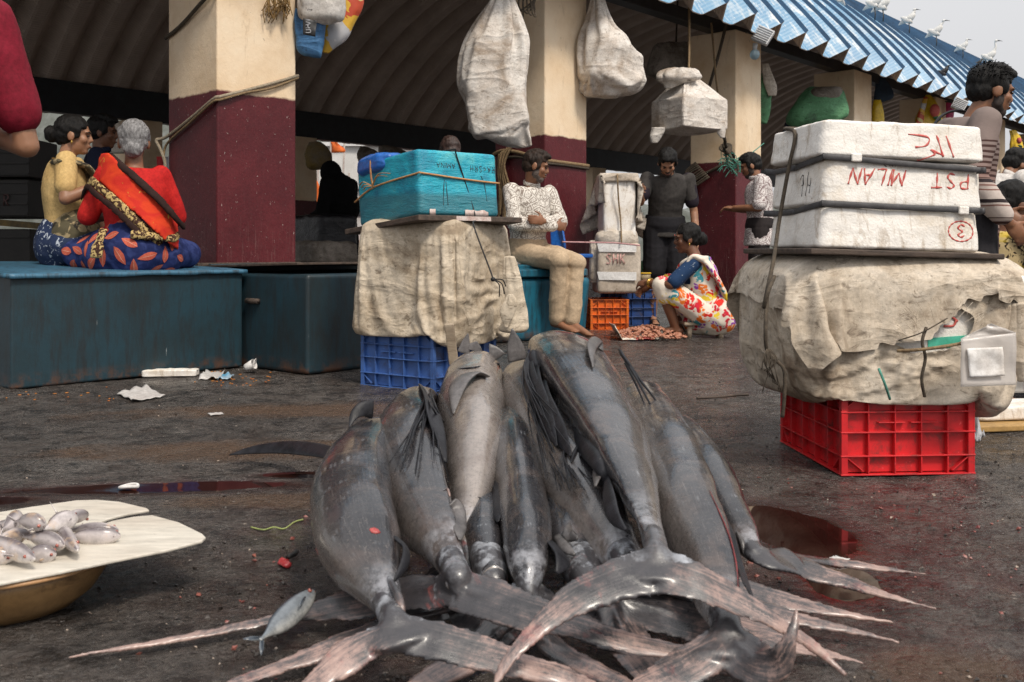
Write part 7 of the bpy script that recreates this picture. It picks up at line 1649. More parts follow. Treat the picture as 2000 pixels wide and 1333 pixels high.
    def hand(s, m, q, spec=None):
        j = s.j; w_, e = j['w' + q], j['e' + q]; d = (w_ - e).normalized(); sg = 1 if q == 'R' else -1
        spec = spec or {}
        d = V(spec['dir']).normalized() if 'dir' in spec else d
        n_ = V(spec.get('palm', (-sg, 0, 0))); n_ = (n_ - d * n_.dot(d)); n_ = n_.normalized() if n_.length > 1e-4 else d.orthogonal().normalized()
        sd_ = d.cross(n_).normalized() * (sg); curl = spec.get('curl', .35)
        c = w_ + d * .045; M = Matrix((sd_, n_, d)).transposed()
        m.ell(c, (.040, .017, .052), M, 12, 10)
        for i in range(4):
            b0 = w_ + d * .085 + sd_ * (.030 - .020 * i); L = [.072, .080, .074, .058][i]; p = b0; dd = d.copy(); r_ = .0088
            for k_ in range(3):
                dd = (dd * math.cos(curl * (.8 + .2 * i)) + n_ * math.sin(curl * (.8 + .2 * i))).normalized(); n2 = (n_ - dd * n_.dot(dd)).normalized()
                p2 = p + dd * L * (.42, .32, .26)[k_]; m.cap(p, p2, r_, r_ * .88, 8); p = p2; r_ *= .9
        th = w_ + d * .03 + sd_ * .034; dd = (d * .7 + sd_ * .65 + n_ * .3).normalized(); p2 = th + dd * .038; m.cap(th, p2, .011, .010, 8); m.cap(p2, p2 + (dd * .6 + d * .6 + n_ * .3).normalized() * .03, .0095, .008, 8)
    def add(s, name, m, mat, vox=.01, sm=3, wr=0, root=False, parent=None, ws=9):
        if vox: m = remesh(m, vox, sm, wr_fn(wr, ws, s.seed) if wr else None)
        m.xf(s.M); return m.build(name, mat, parent or s.t)
    # ---- garments
    def shirt(s, mat, f=.42, o=.020, lo=1.1, wr=.007, flare=.02, name='shirt', collar=True, extra=None):
        m = MB(); s.torso(m, o, lo, flare=flare); s.arm(m, 'L', o, f); s.arm(m, 'R', o, f)
        if extra: extra(m)
        g_ = s.add(name, m, mat, .010, 3, wr)
        if collar:
            c = MB(); nk = s.j['nk']; d = (s.h((0, -.02, -.06)) - nk).normalized(); x = (s.j['sR'] - s.j['sL']).normalized(); y = d.cross(x) * -1
            pts = [nk + d * .022 + x * .068 * math.sin(a) - y * (-.072 * math.cos(a)) + d * (-.03 * (math.cos(a) + 1) * .5) for a in [R(25 + 310 * k / 20) for k in range(21)]]
            c.sweep(pts, .006, .019, up=d, n=8, e=3); s.add('collar', c, mat, 0, parent=g_)
        return g_
    def trousers(s, mat, f=1.93, o=.016, wr=.006, flare=.012, name='trousers', waist=.10):
        m = MB(); j = s.j; up_ = (j['ws'] - j['pv']); d = up_.normalized(); x = (j['hR'] - j['hL']).normalized()
        m.sweep([j['pv'] + d * waist, j['pv'] + d * .02, j['pv'] - d * .06], [.150 + o, .168 + o, .15 + o], [.105 + o, .122 + o, .11 + o], up=(d.cross(x)) * -1, n=24)
        s.leg(m, 'L', o, f, flare); s.leg(m, 'R', o, f, flare); return s.add(name, m, mat, .010, 3, wr)
    def hair(s, mat, kind_='short', bun=None, name='hair'):
        h, HM = s.h, s.HM; m = MB()
        m.ell(h((0, -.020, .044)), (.084, .100, .088), HM, 24, 16); m.ell(h((0, -.048, -.005)), (.073, .068, .062), HM, 20, 14)
        if kind_ == 'short': m.ell(h((0, .045, .092)), (.060, .052, .032), HM, 16, 12); m.ell(h((.0, .0, .108)), (.066, .075, .032), HM, 16, 12)
        for q in (-1, 1): m.ell(h((q * .071, .012, .020)), (.014, .034, .044), HM)
        if bun: m.ell(h(bun[0]), bun[1], HM, 16, 12)
        hm_ = HM.inverted(); hd = s.j['hd']
        mm_ = remesh(m, .006, 2)
        # keep the face clear
        fv = []
        for v in mm_.v:
            l = hm_ @ (V(v) - hd)
            lim = .070 + .3 * max(0, l.z - .065) if l.z > .045 else (.040 if abs(l.x) > .055 and l.z > -.02 else .005)
            if l.y > lim and l.z < .088: l.y = lim - .2 * (l.y - lim) ; l.x *= .93
            fv.append(tuple(hd + HM @ l))
        mm_.v = fv; off = V((s.seed, 0, 0))
        mm_.disp(lambda p: .006 * noise.noise(V((p.x * 60, p.y * 60, p.z * 25)) + off) + .007 * noise.noise(p * 22 + off) + .003)
        mm_.xf(s.M); hp = mm_.build(name, mat, s.t); return hp
    def beard(s, mat, full=True):
        h, HM = s.h, s.HM; m = MB()
        m.ell(h((0, .052, -.088)), (.036, .037, .030), HM); m.ell(h((0, .016, -.070)), (.0575, .058, .036), HM)
        for q in (-1, 1): m.ell(h((q * .058, .014, -.045)), (.010, .028, .036), HM)
        m.ell(h((0, .088, -.046)), (.026, .014, .008), HM)
        s.add('beard', m, mat, .006, 2, .0015, ws=60)
    def ring(s, name, a, b_, f, r_, mat, w_=.006, n_=1):
        a, b_ = V(a), V(b_); d = (b_ - a).normalized(); x = d.orthogonal().normalized(); y = d.cross(x)
        for k in range(n_):
            c = a + (b_ - a) * f + d * .014 * k; m = MB(); m.sweep([c + x * r_ * math.cos(t_) + y * r_ * math.sin(t_) for t_ in [2 * math.pi * q / 16 for q in range(17)]], w_, n=6); s.add(name, m, mat, 0)
    def foot(s, name, mat, straps=True):
        for q in 'LR':
            a, t_ = s.j['a' + q], s.j['t' + q]; d = V((t_.x - a.x, t_.y - a.y, 0)).normalized(); z = min(a.z, t_.z) - .022
            c = V((a.x, a.y, 0)); m = MB(); pts = [c - d * .06 + V((0, 0, t_.z - .028)), c + V((0, 0, t_.z - .028)), c + d * .12 + V((0, 0, t_.z - .028)), c + d * .20 + V((0, 0, t_.z - .026)), c + d * .225 + V((0, 0, t_.z - .022))]
            m.sweep(pts, [.03, .038, .046, .042, .02], .010, up=(0, 0, 1), n=14, e=3)
            if straps:
                sd_ = V((d.y, -d.x, 0)); b0 = c + d * .12 + V((0, 0, t_.z - .02)); m.sweep(curve([b0 - sd_ * .045, b0 - sd_ * .03 + V((0, 0, .045)), b0 + V((0, 0, .055)), b0 + sd_ * .03 + V((0, 0, .045)), b0 + sd_ * .045], 4), .018, .004, up=d.cross(sd_), n=8)
            s.add(name, m, mat, 0)
def prints(name, base, c2, scale, lo=.42, hi=.5, c3=None, vor=False, s3=8, t3=.5, rough=.8):
    t = NT(name); vec = t.obj()
    if vor:
        d = t.vor(vec, scale, 'DISTANCE_TO_EDGE'); n_ = t.noise(vec, scale * 2, 2, .5, 1.5)
        f = t.math('MULTIPLY', t.ramp(t.math('ABSOLUTE', t.math('SUBTRACT', d, .10)), [(.02, 1.0), (.05, 0.0)]), 1.0)
        f = t.math('MAXIMUM', f, t.ramp(t.math('ABSOLUTE', t.math('SUBTRACT', n_, .5)), [(.015, 1.0), (.04, 0.0)]))
    else: f = t.ramp(t.noise(vec, scale, 3, .5, 1.0), [(lo, 0.0), (hi, 1.0)])
    col = t.mix(f, base, c2)
    if c3 is not None: col = t.mix(t.ramp(t.noise(vec, s3, 3, .5, 1), [(t3, 0.0), (t3 + .06, 1.0)]), col, c3)
    nr = t.bump(t.noise(vec, 180, 4), .2, .002); nr = t.bump(t.noise(vec, 14, 6, .7), .35, .01, nr)
    return t.out(col, rough, nr, spec=.2)
# -- woman in tan blouse (seated facing right)
SIT = dict(kL=(-.12, .40, .02), kR=(.12, .40, .02), hL=(-.1, .0, .02), hR=(.1, 0, .02))
def seat_pose(dz, **kw):        # torso joints shifted so that the seat is z=0
    p = {k: (BASE[k][0], BASE[k][1], BASE[k][2] - .80) for k in ('hd', 'nk', 'ch', 'ws', 'pv', 'sL', 'sR', 'eL', 'eR', 'wL', 'wR', 'hL', 'hR')}
    p.update(kw); return p
seat_z = .635
b0 = P(128, 500, 5.95); b0.z = seat_z
w1 = Person('woman in tan blouse and navy patterned skirt sitting on the long steel chest', b0, R(-68),
    seat_pose(0, hd=(.0, .05, .775), nk=(0, .0, .63), sL=(-.16, .0, .61), sR=(.16, .01, .61), ch=(0, .0, .46), ws=(0, 0, .25), pv=(0, 0, .11), hL=(-.1, .02, .10), hR=(.1, .02, .10),
        kL=(-.13, .34, .10), kR=(.20, .30, .08), aL=(-.05, .40, -.20), aR=(.12, .36, -.25), tL=(-.05, .5, -.26), tR=(.14, .46, -.30), eR=(.25, .01, .375), wR=(.17, .225, .475), eL=(-.2, .08, .32), wL=(-.05, .27, .28)), .97, 'skin_l', (-4, 0, -6), fem=True, hand={'R': dict(dir=(-.1, 1, .10), palm=(0, .1, 1), curl=.25)})
MT['tan_cloth'] = cloth('tan_blouse', (.66, .46, .20), (.55, .36, .14)); MT['navy_print'] = prints('navy_dotted_skirt', (.020, .032, .075), (.42, .46, .52), 34, .60, .64)
w1.shirt(MT['tan_cloth'], .34, .016, -.55, .005, 0, 'blouse', False)
m = MB(); j = w1.j
for q in 'LR': m.cap(j['h' + q], j['k' + q], .125, .085); m.cap(j['k' + q], j['a' + q], .09, .09)
m.cap(j['pv'] + V((0, -.01, -.02)), j['pv'] + V((0, .0, .05)), .17, .165); m.cap((j['kL'] + j['kR']) / 2, (j['aL'] + j['aR']) / 2, .12, .12); m.cap(j['pv'], (j['kL'] + j['kR']) / 2, .14, .1)
w1.add('skirt', m, MT['navy_print'], .012, 3, .012)
MT['olive_sari'] = prints('brown_sari', (.10, .085, .05), (.35, .27, .15), 16, .5, .56, (.03, .025, .02), s3=9, t3=.52)
m = MB(); m.sweep(curve([(.17, -.06, .60), (.10, .10, .58), (.02, .15, .45), (-.05, .15, .3), (-.15, .10, .17), (-.19, -.03, .14)], 5), [.05, .07, .085, .09, .09, .08, ] and [.075] * 26, .02, up=None, n=12); m.cap((-.05, .05, .2), (.08, .06, .18), .15, .15); w1.add('sari', m, MT['olive_sari'], .012, 3, .008)
w1.hair(MT['hair'], 'back', ((0, -.125, .0), (.05, .045, .05)))
w1.ring('bangle', j['eR'], j['wR'], .80, .036, MT['gold'], .007, 2); w1.ring('necklace', j['nk'], j['nk'] + V((0, .02, .1)), -.1, .075, MT['gold'], .003)
m = MB(); m.ell(w1.h((.085, .0, -.045)), (.006, .006, .012), n=8, m=6); w1.add('earring', m, MT['gold'], 0)
# -- dark haired man behind her
b0 = P(196, 0, 7.4); b0.z = 0
p = Person('man in dark navy shirt standing in shadow behind the woman in tan blouse', b0, R(-75), None, 1.0, 'skin_d', (-5, 0, -5)); p.shirt(cloth('dark_navy_shirt', (.012, .016, .04))); p.trousers(cloth('dark_trousers', (.012, .012, .014))); p.hair(MT['hair'])
# -- grey haired woman, back to us
b0 = P(262, 500, 5.72); b0.z = .61
w2 = Person('grey haired woman in red sari and leaf patterned skirt sitting with her back to us', b0, R(22),
    seat_pose(0, hd=(.0, .03, .715), nk=(0, .0, .575), sL=(-.145, .0, .525), sR=(.145, .0, .525), ch=(0, .0, .38), ws=(0, .0, .20), pv=(0, 0, .10), hL=(-.1, .02, .09), hR=(.1, .02, .09),
        kL=(-.30, .20, .07), kR=(.30, .22, .07), aL=(.05, .32, .04), aR=(-.05, .36, .05), tL=(.15, .38, .03), tR=(-.16, .40, .03), eR=(.24, .05, .28), wR=(.18, .24, .18), eL=(-.25, .06, .28), wL=(-.12, .25, .30)), 1.0, 'skin', (2, 0, -4), fem=True)
MT['red_cloth'] = cloth('red_blouse', (.58, .022, .018), (.42, .012, .012))
w2.shirt(MT['red_cloth'], .48, .014, -1.1, .006, 0, 'blouse', False)
j = w2.j; m = MB()
m.cap((0, -.01, .10), (0, 0, .17), .195, .165)
for q in 'LR': m.cap(j['h' + q], j['k' + q], .125, .085); m.cap(j['k' + q], j['a' + q], .085, .06)
m.cap((-.1, .05, .07), (.1, .05, .07), .17, .17)
sk = remesh(m, .011, 4, wr_fn(.010, 8, 3)); sk.xf(w2.M)
# leaf print: small leaf faces laid on the cloth, same mesh
bv = BVHTree.FromPolygons([V(v) for v in sk.v], sk.f); rn = random.Random(5); lf = MB(); cw = w2.M @ V((0, 0, .1)); placed = []
for k in range(900):
    d = V((rn.gauss(0, 1), -abs(rn.gauss(0, 1)) + .2, rn.gauss(0, .7))).normalized(); h = bv.ray_cast(cw + d * .8 + V((rn.uniform(-.25, .25), 0, 0)), -d)
    if h[0] is None or h[0].z < b0.z - .03: continue
    if any((h[0] - q).length < .082 for q in placed): continue
    placed.append(h[0]); n_ = h[1]; a = rn.random() * 6.28; x = n_.orthogonal().normalized(); y = n_.cross(x); ax_, ay_ = x * math.cos(a) + y * math.sin(a), -x * math.sin(a) + y * math.cos(a)
    L, wd = rn.uniform(.10, .125), rn.uniform(.048, .060); vs = []
    for i in range(7):
        f = i / 6; hw = wd * .5 * math.sin(math.pi * f) ** .8 * (1 - .3 * f)
        for q in (-1, -.08, .08, 1):
            pt = h[0] + ax_ * (f - .5) * L + ay_ * (q * hw); hh = bv.find_nearest(pt); vs.append(hh[0] + hh[1] * .0022)
    o_ = len(lf.v)
    lf.add(vs, [(i * 4 + q, i * 4 + q + 1, i * 4 + 5 + q, i * 4 + 4 + q) for i in range(6) for q in (0, 2)], 1); lf.add(vs, [(i * 4 + 1, i * 4 + 2, i * 4 + 6, i * 4 + 5) for i in range(6)], 2)
    if len(placed) > 75: break
sk.join(lf); MT['navy'] = prints('navy_leaf_skirt', (.012, .020, .085), (.03, .045, .15), 14, .45, .6)
sk.build('skirt', [MT['navy'], simple('orange_leaf', (.62, .13, .07), (.45, .07, .04), 25, .8, .2), simple('leaf_vein', (.72, .34, .24), None, 20, .8, 0)], w2.t)
MT['red_sari'] = prints('red_orange_sari', (.62, .05, .015), (.52, .025, .015), 10, .4, .6, (.55, .33, .05), s3=20, t3=.66)
MT['sari_edge'] = prints('cream_brown_border', (.50, .36, .15), (.05, .022, .015), 46, .45, .52)
MT['dark_edge'] = cloth('dark_brown_border', (.035, .016, .013))
def drape(P_, name, pts, wid, mat, off=.03, th=.006, wr=.006, vox=.009):
    m = MB(); c = curve(pts, 6); m.sweep(c, wid, th, up=[(V(q) - V((0, .06, q.z))).normalized() + V((0, 0, .15)) for q in c], n=14, e=3); return P_.add(name, m, mat, vox, 2, wr, ws=14)
dp = [(-.20, .10, .50), (-.17, -.02, .565), (-.12, -.11, .52), (-.02, -.15, .43), (.10, -.165, .31), (.18, -.13, .22), (.235, -.02, .17)]
drape(w2, 'sari', dp, .085, MT['red_sari'], th=.007)
sh_ = lambda k: [(x - k * .55, y - .014, z - k * .80) for (x, y, z) in dp]
drape(w2, 'sari_border', sh_(.105), .026, MT['sari_edge'], th=.007); drape(w2, 'sari_hem', sh_(.145), .020, MT['dark_edge'], th=.006); drape(w2, 'sari_stripe', sh_(-.07), .022, MT['dark_edge'], th=.008)
drape(w2, 'sari_tail', [(.235, -.03, .18), (.20, -.12, .16), (.10, -.18, .17), (-.02, -.205, .18)], .022, MT['sari_edge'], th=.012)
drape(w2, 'sari_end', [(-.16, -.15, .21), (-.19, -.19, .12), (-.20, -.2, .05)], [.025] * 6 + [.04] * 6 + [.03], MT['sari_edge'], th=.012)
w2.hair(MT['hair_grey'], 'back', ((0, -.085, -.045), (.055, .045, .045)))
# -- woman in black
b0 = P(662, 0, 10.4); b0.z = 0
w3 = Person('woman in full black veil and robe standing inside the hall', b0, R(62), dict(hd=(0, .11, 1.50), nk=(0, .04, 1.38), wL=(-.2, .30, .95), wR=(.2, .30, .95), eL=(-.23, .03, 1.08), eR=(.23, .03, 1.08)), 1.0, 'skin', (-22, 0, 0), fem=True)
MT['black_cloth'] = simple('black_robe', (.006, .006, .007), (.003, .003, .003), 8, .85, .35, 30, .01, spec=.12)
m = MB(); w3.torso(m, .05, .5); w3.arm(m, 'L', .035, .95); w3.arm(m, 'R', .035, .95); m.sweep([(0, 0, 1.05), (0, .0, .8), (0, .01, .4), (0, .01, .03)], [.20, .23, .26, .29], [.16, .19, .22, .25], up=(0, 1, 0), n=24); w3.add('robe', m, MT['black_cloth'], .013, 3, .016, ws=6)
m = MB(); h = w3.h; m.ell(h((0, -.01, .02)), (.098, .118, .125), w3.HM); m.cap(h((0, .0, -.08)), w3.j['nk'] + V((0, 0, -.02)), .105, .14); m.cap(w3.j['nk'], (0, -.03, 1.15), .15, .20); m.ell(h((0, .05, -.07)), (.072, .065, .08), w3.HM); w3.add('veil', m, MT['black_cloth'], .011, 4, .01, ws=7)
# -- man half hidden behind the turquoise box
b0 = P(880, 0, 7.75); b0.z = 0
p = Person('man with tousled brown hair behind the turquoise box, only his hair visible', b0, R(15), None, .93, 'skin', (-12, 0, 0)); p.shirt(cloth('brown_shirt', (.09, .06, .045))); p.trousers(cloth('brown_trousers', (.05, .04, .035))); p.hair(MT['hair_brown'])
# -- seated man in printed shirt, arms crossed
b0 = V((.13, 8.02, .585))
s1 = Person('bearded man in white printed shirt sitting with crossed arms on the teal tub', b0, R(-140),
    seat_pose(0, hd=(.02, .12, .785), nk=(0, .045, .645), sL=(-.20, .03, .585), sR=(.20, .03, .585), ch=(0, .02, .43), ws=(0, 0, .24), pv=(0, 0, .11), hL=(-.095, .02, .09), hR=(.095, .02, .09),
        eL=(-.245, .12, .345), eR=(.25, .12, .335), wL=(.05, .25, .345), wR=(-.06, .26, .31), kL=(-.06, .49, .02), kR=(.10, .47, .045), aL=(-.01, .50, -.44), aR=(.05, .40, -.43), tL=(-.03, .66, -.52), tR=(.03, .56, -.50)), 1.0, 'skin', (-16, 0, 46),
    hand={'L': dict(dir=(1, .05, .1), palm=(0, -1, 0), curl=.3), 'R': dict(dir=(-1, .05, -.05), palm=(0, -1, 0), curl=.4)})
MT['shirt1'] = prints('white_motif_shirt', (.70, .66, .60), (.24, .20, .17), 14, vor=True)
s1.shirt(MT['shirt1'], .96, .018, .95, .014, .035)
s1.trousers(cloth('beige_trousers', (.56, .42, .28), (.44, .33, .22)), 1.93, .015, .012, .012)
s1.hair(simple('greying_brown_hair', (.040, .024, .017), (.012, .008, .006), 30, .6, .8, 90, spec=.2)); s1.beard(MT['beard_grey'])
# -- man in dark polo, leaning over
b0 = V((1.43, 9.32, 0))
s2 = Person('man in dark grey polo and black shorts looking down behind the squatting woman', b0, R(186), dict(hd=(.05, .29, 1.50), nk=(.02, .16, 1.41), ch=(0, .08, 1.23), ws=(0, .02, 1.05), sL=(-.19, .12, 1.36), sR=(.20, .13, 1.36), eL=(-.25, .10, 1.06), wL=(-.25, .18, .82), eR=(.29, .24, 1.14), wR=(.33, .42, 1.20)), 1.0, 'skin_l', (-46, 0, -14))
MT['polo'] = simple('grey_polo', (.062, .056, .052), (.040, .036, .034), 8, .85, .35, 160, .002, spec=.2); MT['polo_d'] = cloth('dark_purple_sleeve', (.022, .016, .024))
g_ = s2.shirt(MT['polo'], .30, .018, .7, .014, .02)
for q in 'LR': m = MB(); s2.arm(m, q, .0200, .34, False); s2.add('sleeve', m, MT['polo_d'], .010, 3, .005, parent=g_)
s2.trousers(cloth('black_shorts', (.016, .015, .018)), .92, .030, .009, .02, 'shorts'); s2.hair(MT['hair']); s2.beard(MT['beard'])
m = MB(); s2_l = [(-.095 + .03 * k, .158, 1.27 + .004 * (k % 2)) for k in range(3)]
for q in s2_l: m.ell(q, (.012, .008, .006), n=8, m=6)
s2.add('chest_logo', m, MT['red_ink'], 0); s2.foot('sandal', MT['cord_black'])
# -- squatting woman
b0 = V((1.58, 8.02, .13))
w4 = Person('woman in colourful floral sari and navy blouse squatting on the low wooden stool', b0, R(72),
    seat_pose(0, hd=(.0, .17, .665), nk=(0, .10, .53), sL=(-.175, .085, .475), sR=(.175, .085, .475), ch=(0, .06, .34), ws=(0, .02, .18), pv=(0, 0, .08), hL=(-.1, .03, .08), hR=(.1, .03, .08),
        kL=(-.20, .34, .29), kR=(.16, .34, .30), aL=(-.13, .24, -.05), aR=(.10, .22, -.05), tL=(-.16, .38, -.10), tR=(.12, .37, -.10), eL=(-.26, .26, .30), wL=(-.13, .47, .31), eR=(.22, .28, .29), wR=(.05, .48, .28)), 1.0, 'skin_d', (-6, 0, 18), fem=True,
    hand={'L': dict(dir=(.5, 1, -.1), palm=(.6, 0, -.6), curl=.5), 'R': dict(dir=(-.3, .9, -.5), palm=(-.6, 0, -.5), curl=.45)})
MT['navy_blouse'] = prints('navy_dotted_blouse', (.015, .04, .10), (.45, .5, .55), 38, .66, .69)
def floral():
    t = NT('floral_sari'); vec = t.obj(); n_ = t.n.new('ShaderNodeTexNoise'); t.lk(vec, n_.inputs['Vector']); n_.inputs['Scale'].default_value = 9
    dv = t.n.new('ShaderNodeVectorMath'); dv.operation = 'MULTIPLY_ADD'; t.lk(n_.outputs[1], dv.inputs[0]); dv.inputs[1].default_value = (.10, .10, .10); t.lk(vec, dv.inputs[2])
    d = t.vor(dv.outputs[0], 12); c = t.sep(t.vor(dv.outputs[0], 12, out=1))[0]; d2 = t.vor(dv.outputs[0], 34)
    pal = t.ramp(c, [(0, (.62, .03, .02)), (.3, (.70, .16, .02)), (.5, (.25, .05, .35)), (.62, (.70, .50, .04)), (.72, (.55, .02, .04)), (.85, (.05, .25, .3))], 'CONSTANT')
    f = t.math('MULTIPLY', t.ramp(d, [(.48, 1.0), (.56, 0.0)]), t.ramp(d2, [(.54, 1.0), (.68, .0)]))
    col = t.mix(f, (.70, .62, .52), pal); return t.out(col, .8, t.bump(t.noise(vec, 14, 6, .7), .35, .01), spec=.2)
MT['floral'] = floral(); j = w4.j
w4.shirt(MT['navy_blouse'], .42, .015, -.6, .005, 0, 'blouse', False)
m = MB(); w4.torso(m, .030, -.2); m = remesh(m, .011, 3, wr_fn(.009, 8, 6)); m = cut(m, lambda c: c.x > .02 + .5 * max(0, c.z - .40) - .1 * max(0, -c.y) * 6 or c.z > .50 or (c.y > .12 and c.z > .3)); m.xf(w4.M); m.build('sari_wrap', MT['floral'] if 'floral' in MT else MT['navy_blouse'], w4.t, solid=.006)
m = MB(); m.cap((0, -.03, .07), (0, .03, .12), .19, .17)
for q, f_ in (('L', .22), ('R', .6)): m.cap(j['h' + q], j['k' + q], .115, .080); m.cap(j['k' + q], j['k' + q] + (j['a' + q] - j['k' + q]) * f_, .080, .078)
m.cap((0, .12, .10), (0, .30, .22), .12, .08); m.cap((0, -.10, .02), (0, .10, .0), .13, .11); w4.add('skirt', m, MT['floral'], .011, 3, .010)
m = MB(); m.sweep(curve([(-.17, -.02, .50), (-.12, .12, .49), (-.02, .19, .40), (.08, .17, .28), (.17, .08, .18), (.20, -.05, .14)], 5), .075, .03, n=14); m.sweep(curve([(-.165, .16, .40), (-.16, .10, .52), (-.16, .0, .48), (-.12, -.09, .34), (-.03, -.14, .2), (.05, -.15, .10)], 5), .075, .022, n=14); w4.add('sari', m, MT['floral'], .011, 3, .009)
w4.hair(MT['hair'], 'back', ((0, -.115, -.01), (.05, .05, .055))); w4.foot('slipper', simple('brown_slipper', (.12, .09, .07), (.07, .05, .04), 10, .6, .2))
w4.ring('bangle', j['eL'], j['wL'], .82, .034, MT['gold'], .006, 2); w4.ring('bangle', j['eR'], j['wR'], .85, .034, MT['gold'], .006, 1); w4.ring('necklace', j['nk'], j['nk'] + V((0, .05, .12)), -.35, .085, MT['gold'], .006)
m = MB(); m.ell(w4.h((-.085, .0, -.045)), (.007, .007, .014), n=8, m=6); w4.add('earring', m, MT['gold'], 0)
m = MB(); m.ell(w4.h((0, .096, .04)), (.006, .003, .007), n=8, m=6); w4.add('bindi', m, MT['red_ink'], 0)
# -- man with white printed shirt facing left
b0 = V((2.50, 10.05, 0))
s3 = Person('man in white printed shirt standing left of the white foam stack, hands together', b0, R(80), dict(hd=(0, .09, 1.555), nk=(0, .03, 1.43), eL=(-.25, .02, 1.12), eR=(.25, .02, 1.12), wL=(-.08, .26, 1.13), wR=(.06, .27, 1.12)), 1.0, 'skin', (-18, 0, 0), hand={'L': dict(dir=(.4, 1, .1), palm=(.3, 0, -1), curl=.5), 'R': dict(dir=(-.4, 1, .1), palm=(-.3, 0, -1), curl=.5)})
s3.shirt(prints('pale_motif_shirt', (.66, .62, .60), (.22, .16, .16), 13, vor=True), .42, .024, 1.5, .009, .025); s3.trousers(cloth('brown_black_trousers', (.028, .022, .022)), 1.93, .022, .008); s3.hair(MT['hair']); s3.beard(MT['beard'])
# -- tall man at right, back to us, head turned
b0 = V((2.10, 4.62, 0))
s4 = Person('tall man in brown striped shirt with strap over his shoulder behind the white foam stack', b0, R(-94), dict(hd=(.02, .12, 1.50), nk=(0, .03, 1.365), ch=(0, .0, 1.20), sL=(-.20, .0, 1.33), sR=(.20, .02, 1.33), eL=(-.255, .02, 1.05), eR=(.27, -.07, 1.06), wL=(-.15, .24, .92), wR=(.22, .12, .86)), .955, 'skin', (-12, 0, 6))
def striped():
    t = NT('striped_shirt'); vec = t.obj(rand=False); z = t.sep(vec)[2]
    zz = t.math('ADD', z, t.math('MULTIPLY', t.math('SUBTRACT', t.noise(vec, 3, 3), .5), .02))
    f = t.math('MULTIPLY', t.math('SUBTRACT', zz, .55), 1.3333)    # 0.55..1.30 m
    br, pk, wh, bk = (.085, .048, .042), (.24, .15, .128), (.50, .43, .39), (.03, .022, .024)
    stops = [(0, (.03, .03, .034)), (.08, (.06, .036, .032)), (.20, br), (.26, br), (.33, pk), (.40, wh), (.56, wh), (.63, pk), (.73, (.22, .165, .15)), (1.0, (.185, .145, .132))]
    col = t.ramp(f, stops)
    def near(c, hw_): return t.math('LESS_THAN', t.math('ABSOLUTE', t.math('SUBTRACT', zz, c)), hw_)
    sn = t.n.new('ShaderNodeMath'); sn.operation = 'SINE'; t.lk(t.math('MULTIPLY', zz, 2 * math.pi / .024), sn.inputs[0]); on = t.math('GREATER_THAN', sn.outputs[0], .15)
    col = t.mix(t.math('MULTIPLY', on, t.math('MAXIMUM', near(1.10, .085), near(.775, .07))), col, (.055, .028, .024))
    for c in (1.005, .915): col = t.mix(near(c, .008), col, bk)
    for c in (.985, .965, .895): col = t.mix(near(c, .0035), col, (.22, .12, .10))
    nr = t.bump(t.noise(vec, 200, 3), .2, .002); nr = t.bump(t.noise(vec, 12, 6, .7), .3, .012, nr)
    return t.out(col, .85, nr, spec=.2)
s4.shirt(striped(), .9, .026, 2.1, .010, .0, collar=False); s4.trousers(cloth('charcoal_trousers', (.030, .028, .032)), 1.93, .024, .008)
s4.hair(MT['hair']); s4.beard(MT['beard'])
m = MB(); m.sweep(curve([(-.125, .14, 1.12), (-.105, .13, 1.28), (-.10, .05, 1.415), (-.10, -.07, 1.405), (-.11, -.135, 1.28), (-.12, -.15, 1.10), (-.10, -.16, .98)], 6), .021, .006, up=[V((-.15, 1, .3)), ] * 37 if False else None, n=10); s4.add('shoulder_strap', m, MT['cord_black'], 0)
m = MB(); m.sweep([(0, 0, .625), (0, 0, .70)], [.198, .196], [.152, .150], up=(0, 1, 0), n=28); s4.add('hem_band', m, MT['cord_black'], .01, 2, .004)
# -- spiky strands so the nearest head of hair does not read as a cap
m = MB(); rn = random.Random(2)
for k in range(420):
    d = V((rn.gauss(0, 1), rn.gauss(0, 1), abs(rn.gauss(0, .9)))).normalized()
    if d.y > .55 and d.z < .55: continue
    p0 = s4.h((d.x * .088, -.018 + d.y * .104, .046 + d.z * .092)); fw = s4.HM @ (d + V((rn.uniform(-.7, .7), .5 + rn.uniform(-.5, .5), rn.uniform(-.2, .5))))
    L = rn.uniform(.008, .019); m.sweep([p0, p0 + fw * L * .6, p0 + fw * L + V((0, 0, -.006))], [.0028, .002, .0005], n=4)
s4.add('hair_strands', m, MT['hair'], 0)
# -- people at the right edge
b0 = V((3.62, 7.6, 0))
p = Person('man in plain white shirt bending behind the tall man at the right', b0, R(-70), dict(hd=(0, .30, 1.36), nk=(0, .20, 1.27), ch=(0, .10, 1.12), sL=(-.19, .16, 1.24), sR=(.19, .16, 1.24), eL=(-.25, .22, .98), eR=(.25, .22, .97), wL=(-.12, .36, .78), wR=(.14, .38, .80)), 1.0, 'skin', (-35, 0, 0))
p.shirt(cloth('plain_white_shirt', (.68, .64, .60)), .92, .026, 1.1, .010); p.trousers(cloth('grey_trousers', (.12, .12, .13))); p.hair(MT['hair'])
b0 = V((4.62, 8.9, 0))
p = Person('man in pale violet shirt cut off by the right edge of the photo', b0, R(40), dict(eR=(.24, .0, 1.10), wR=(.22, .2, .98)), .92, 'skin'); p.shirt(prints('pale_violet_shirt', (.60, .52, .58), (.45, .38, .45), 20), .40, .026, 1.2, .010); p.trousers(cloth('grey_blue_trousers', (.10, .11, .14))); p.hair(MT['hair'])
b0 = V((4.65, 9.9, 0))
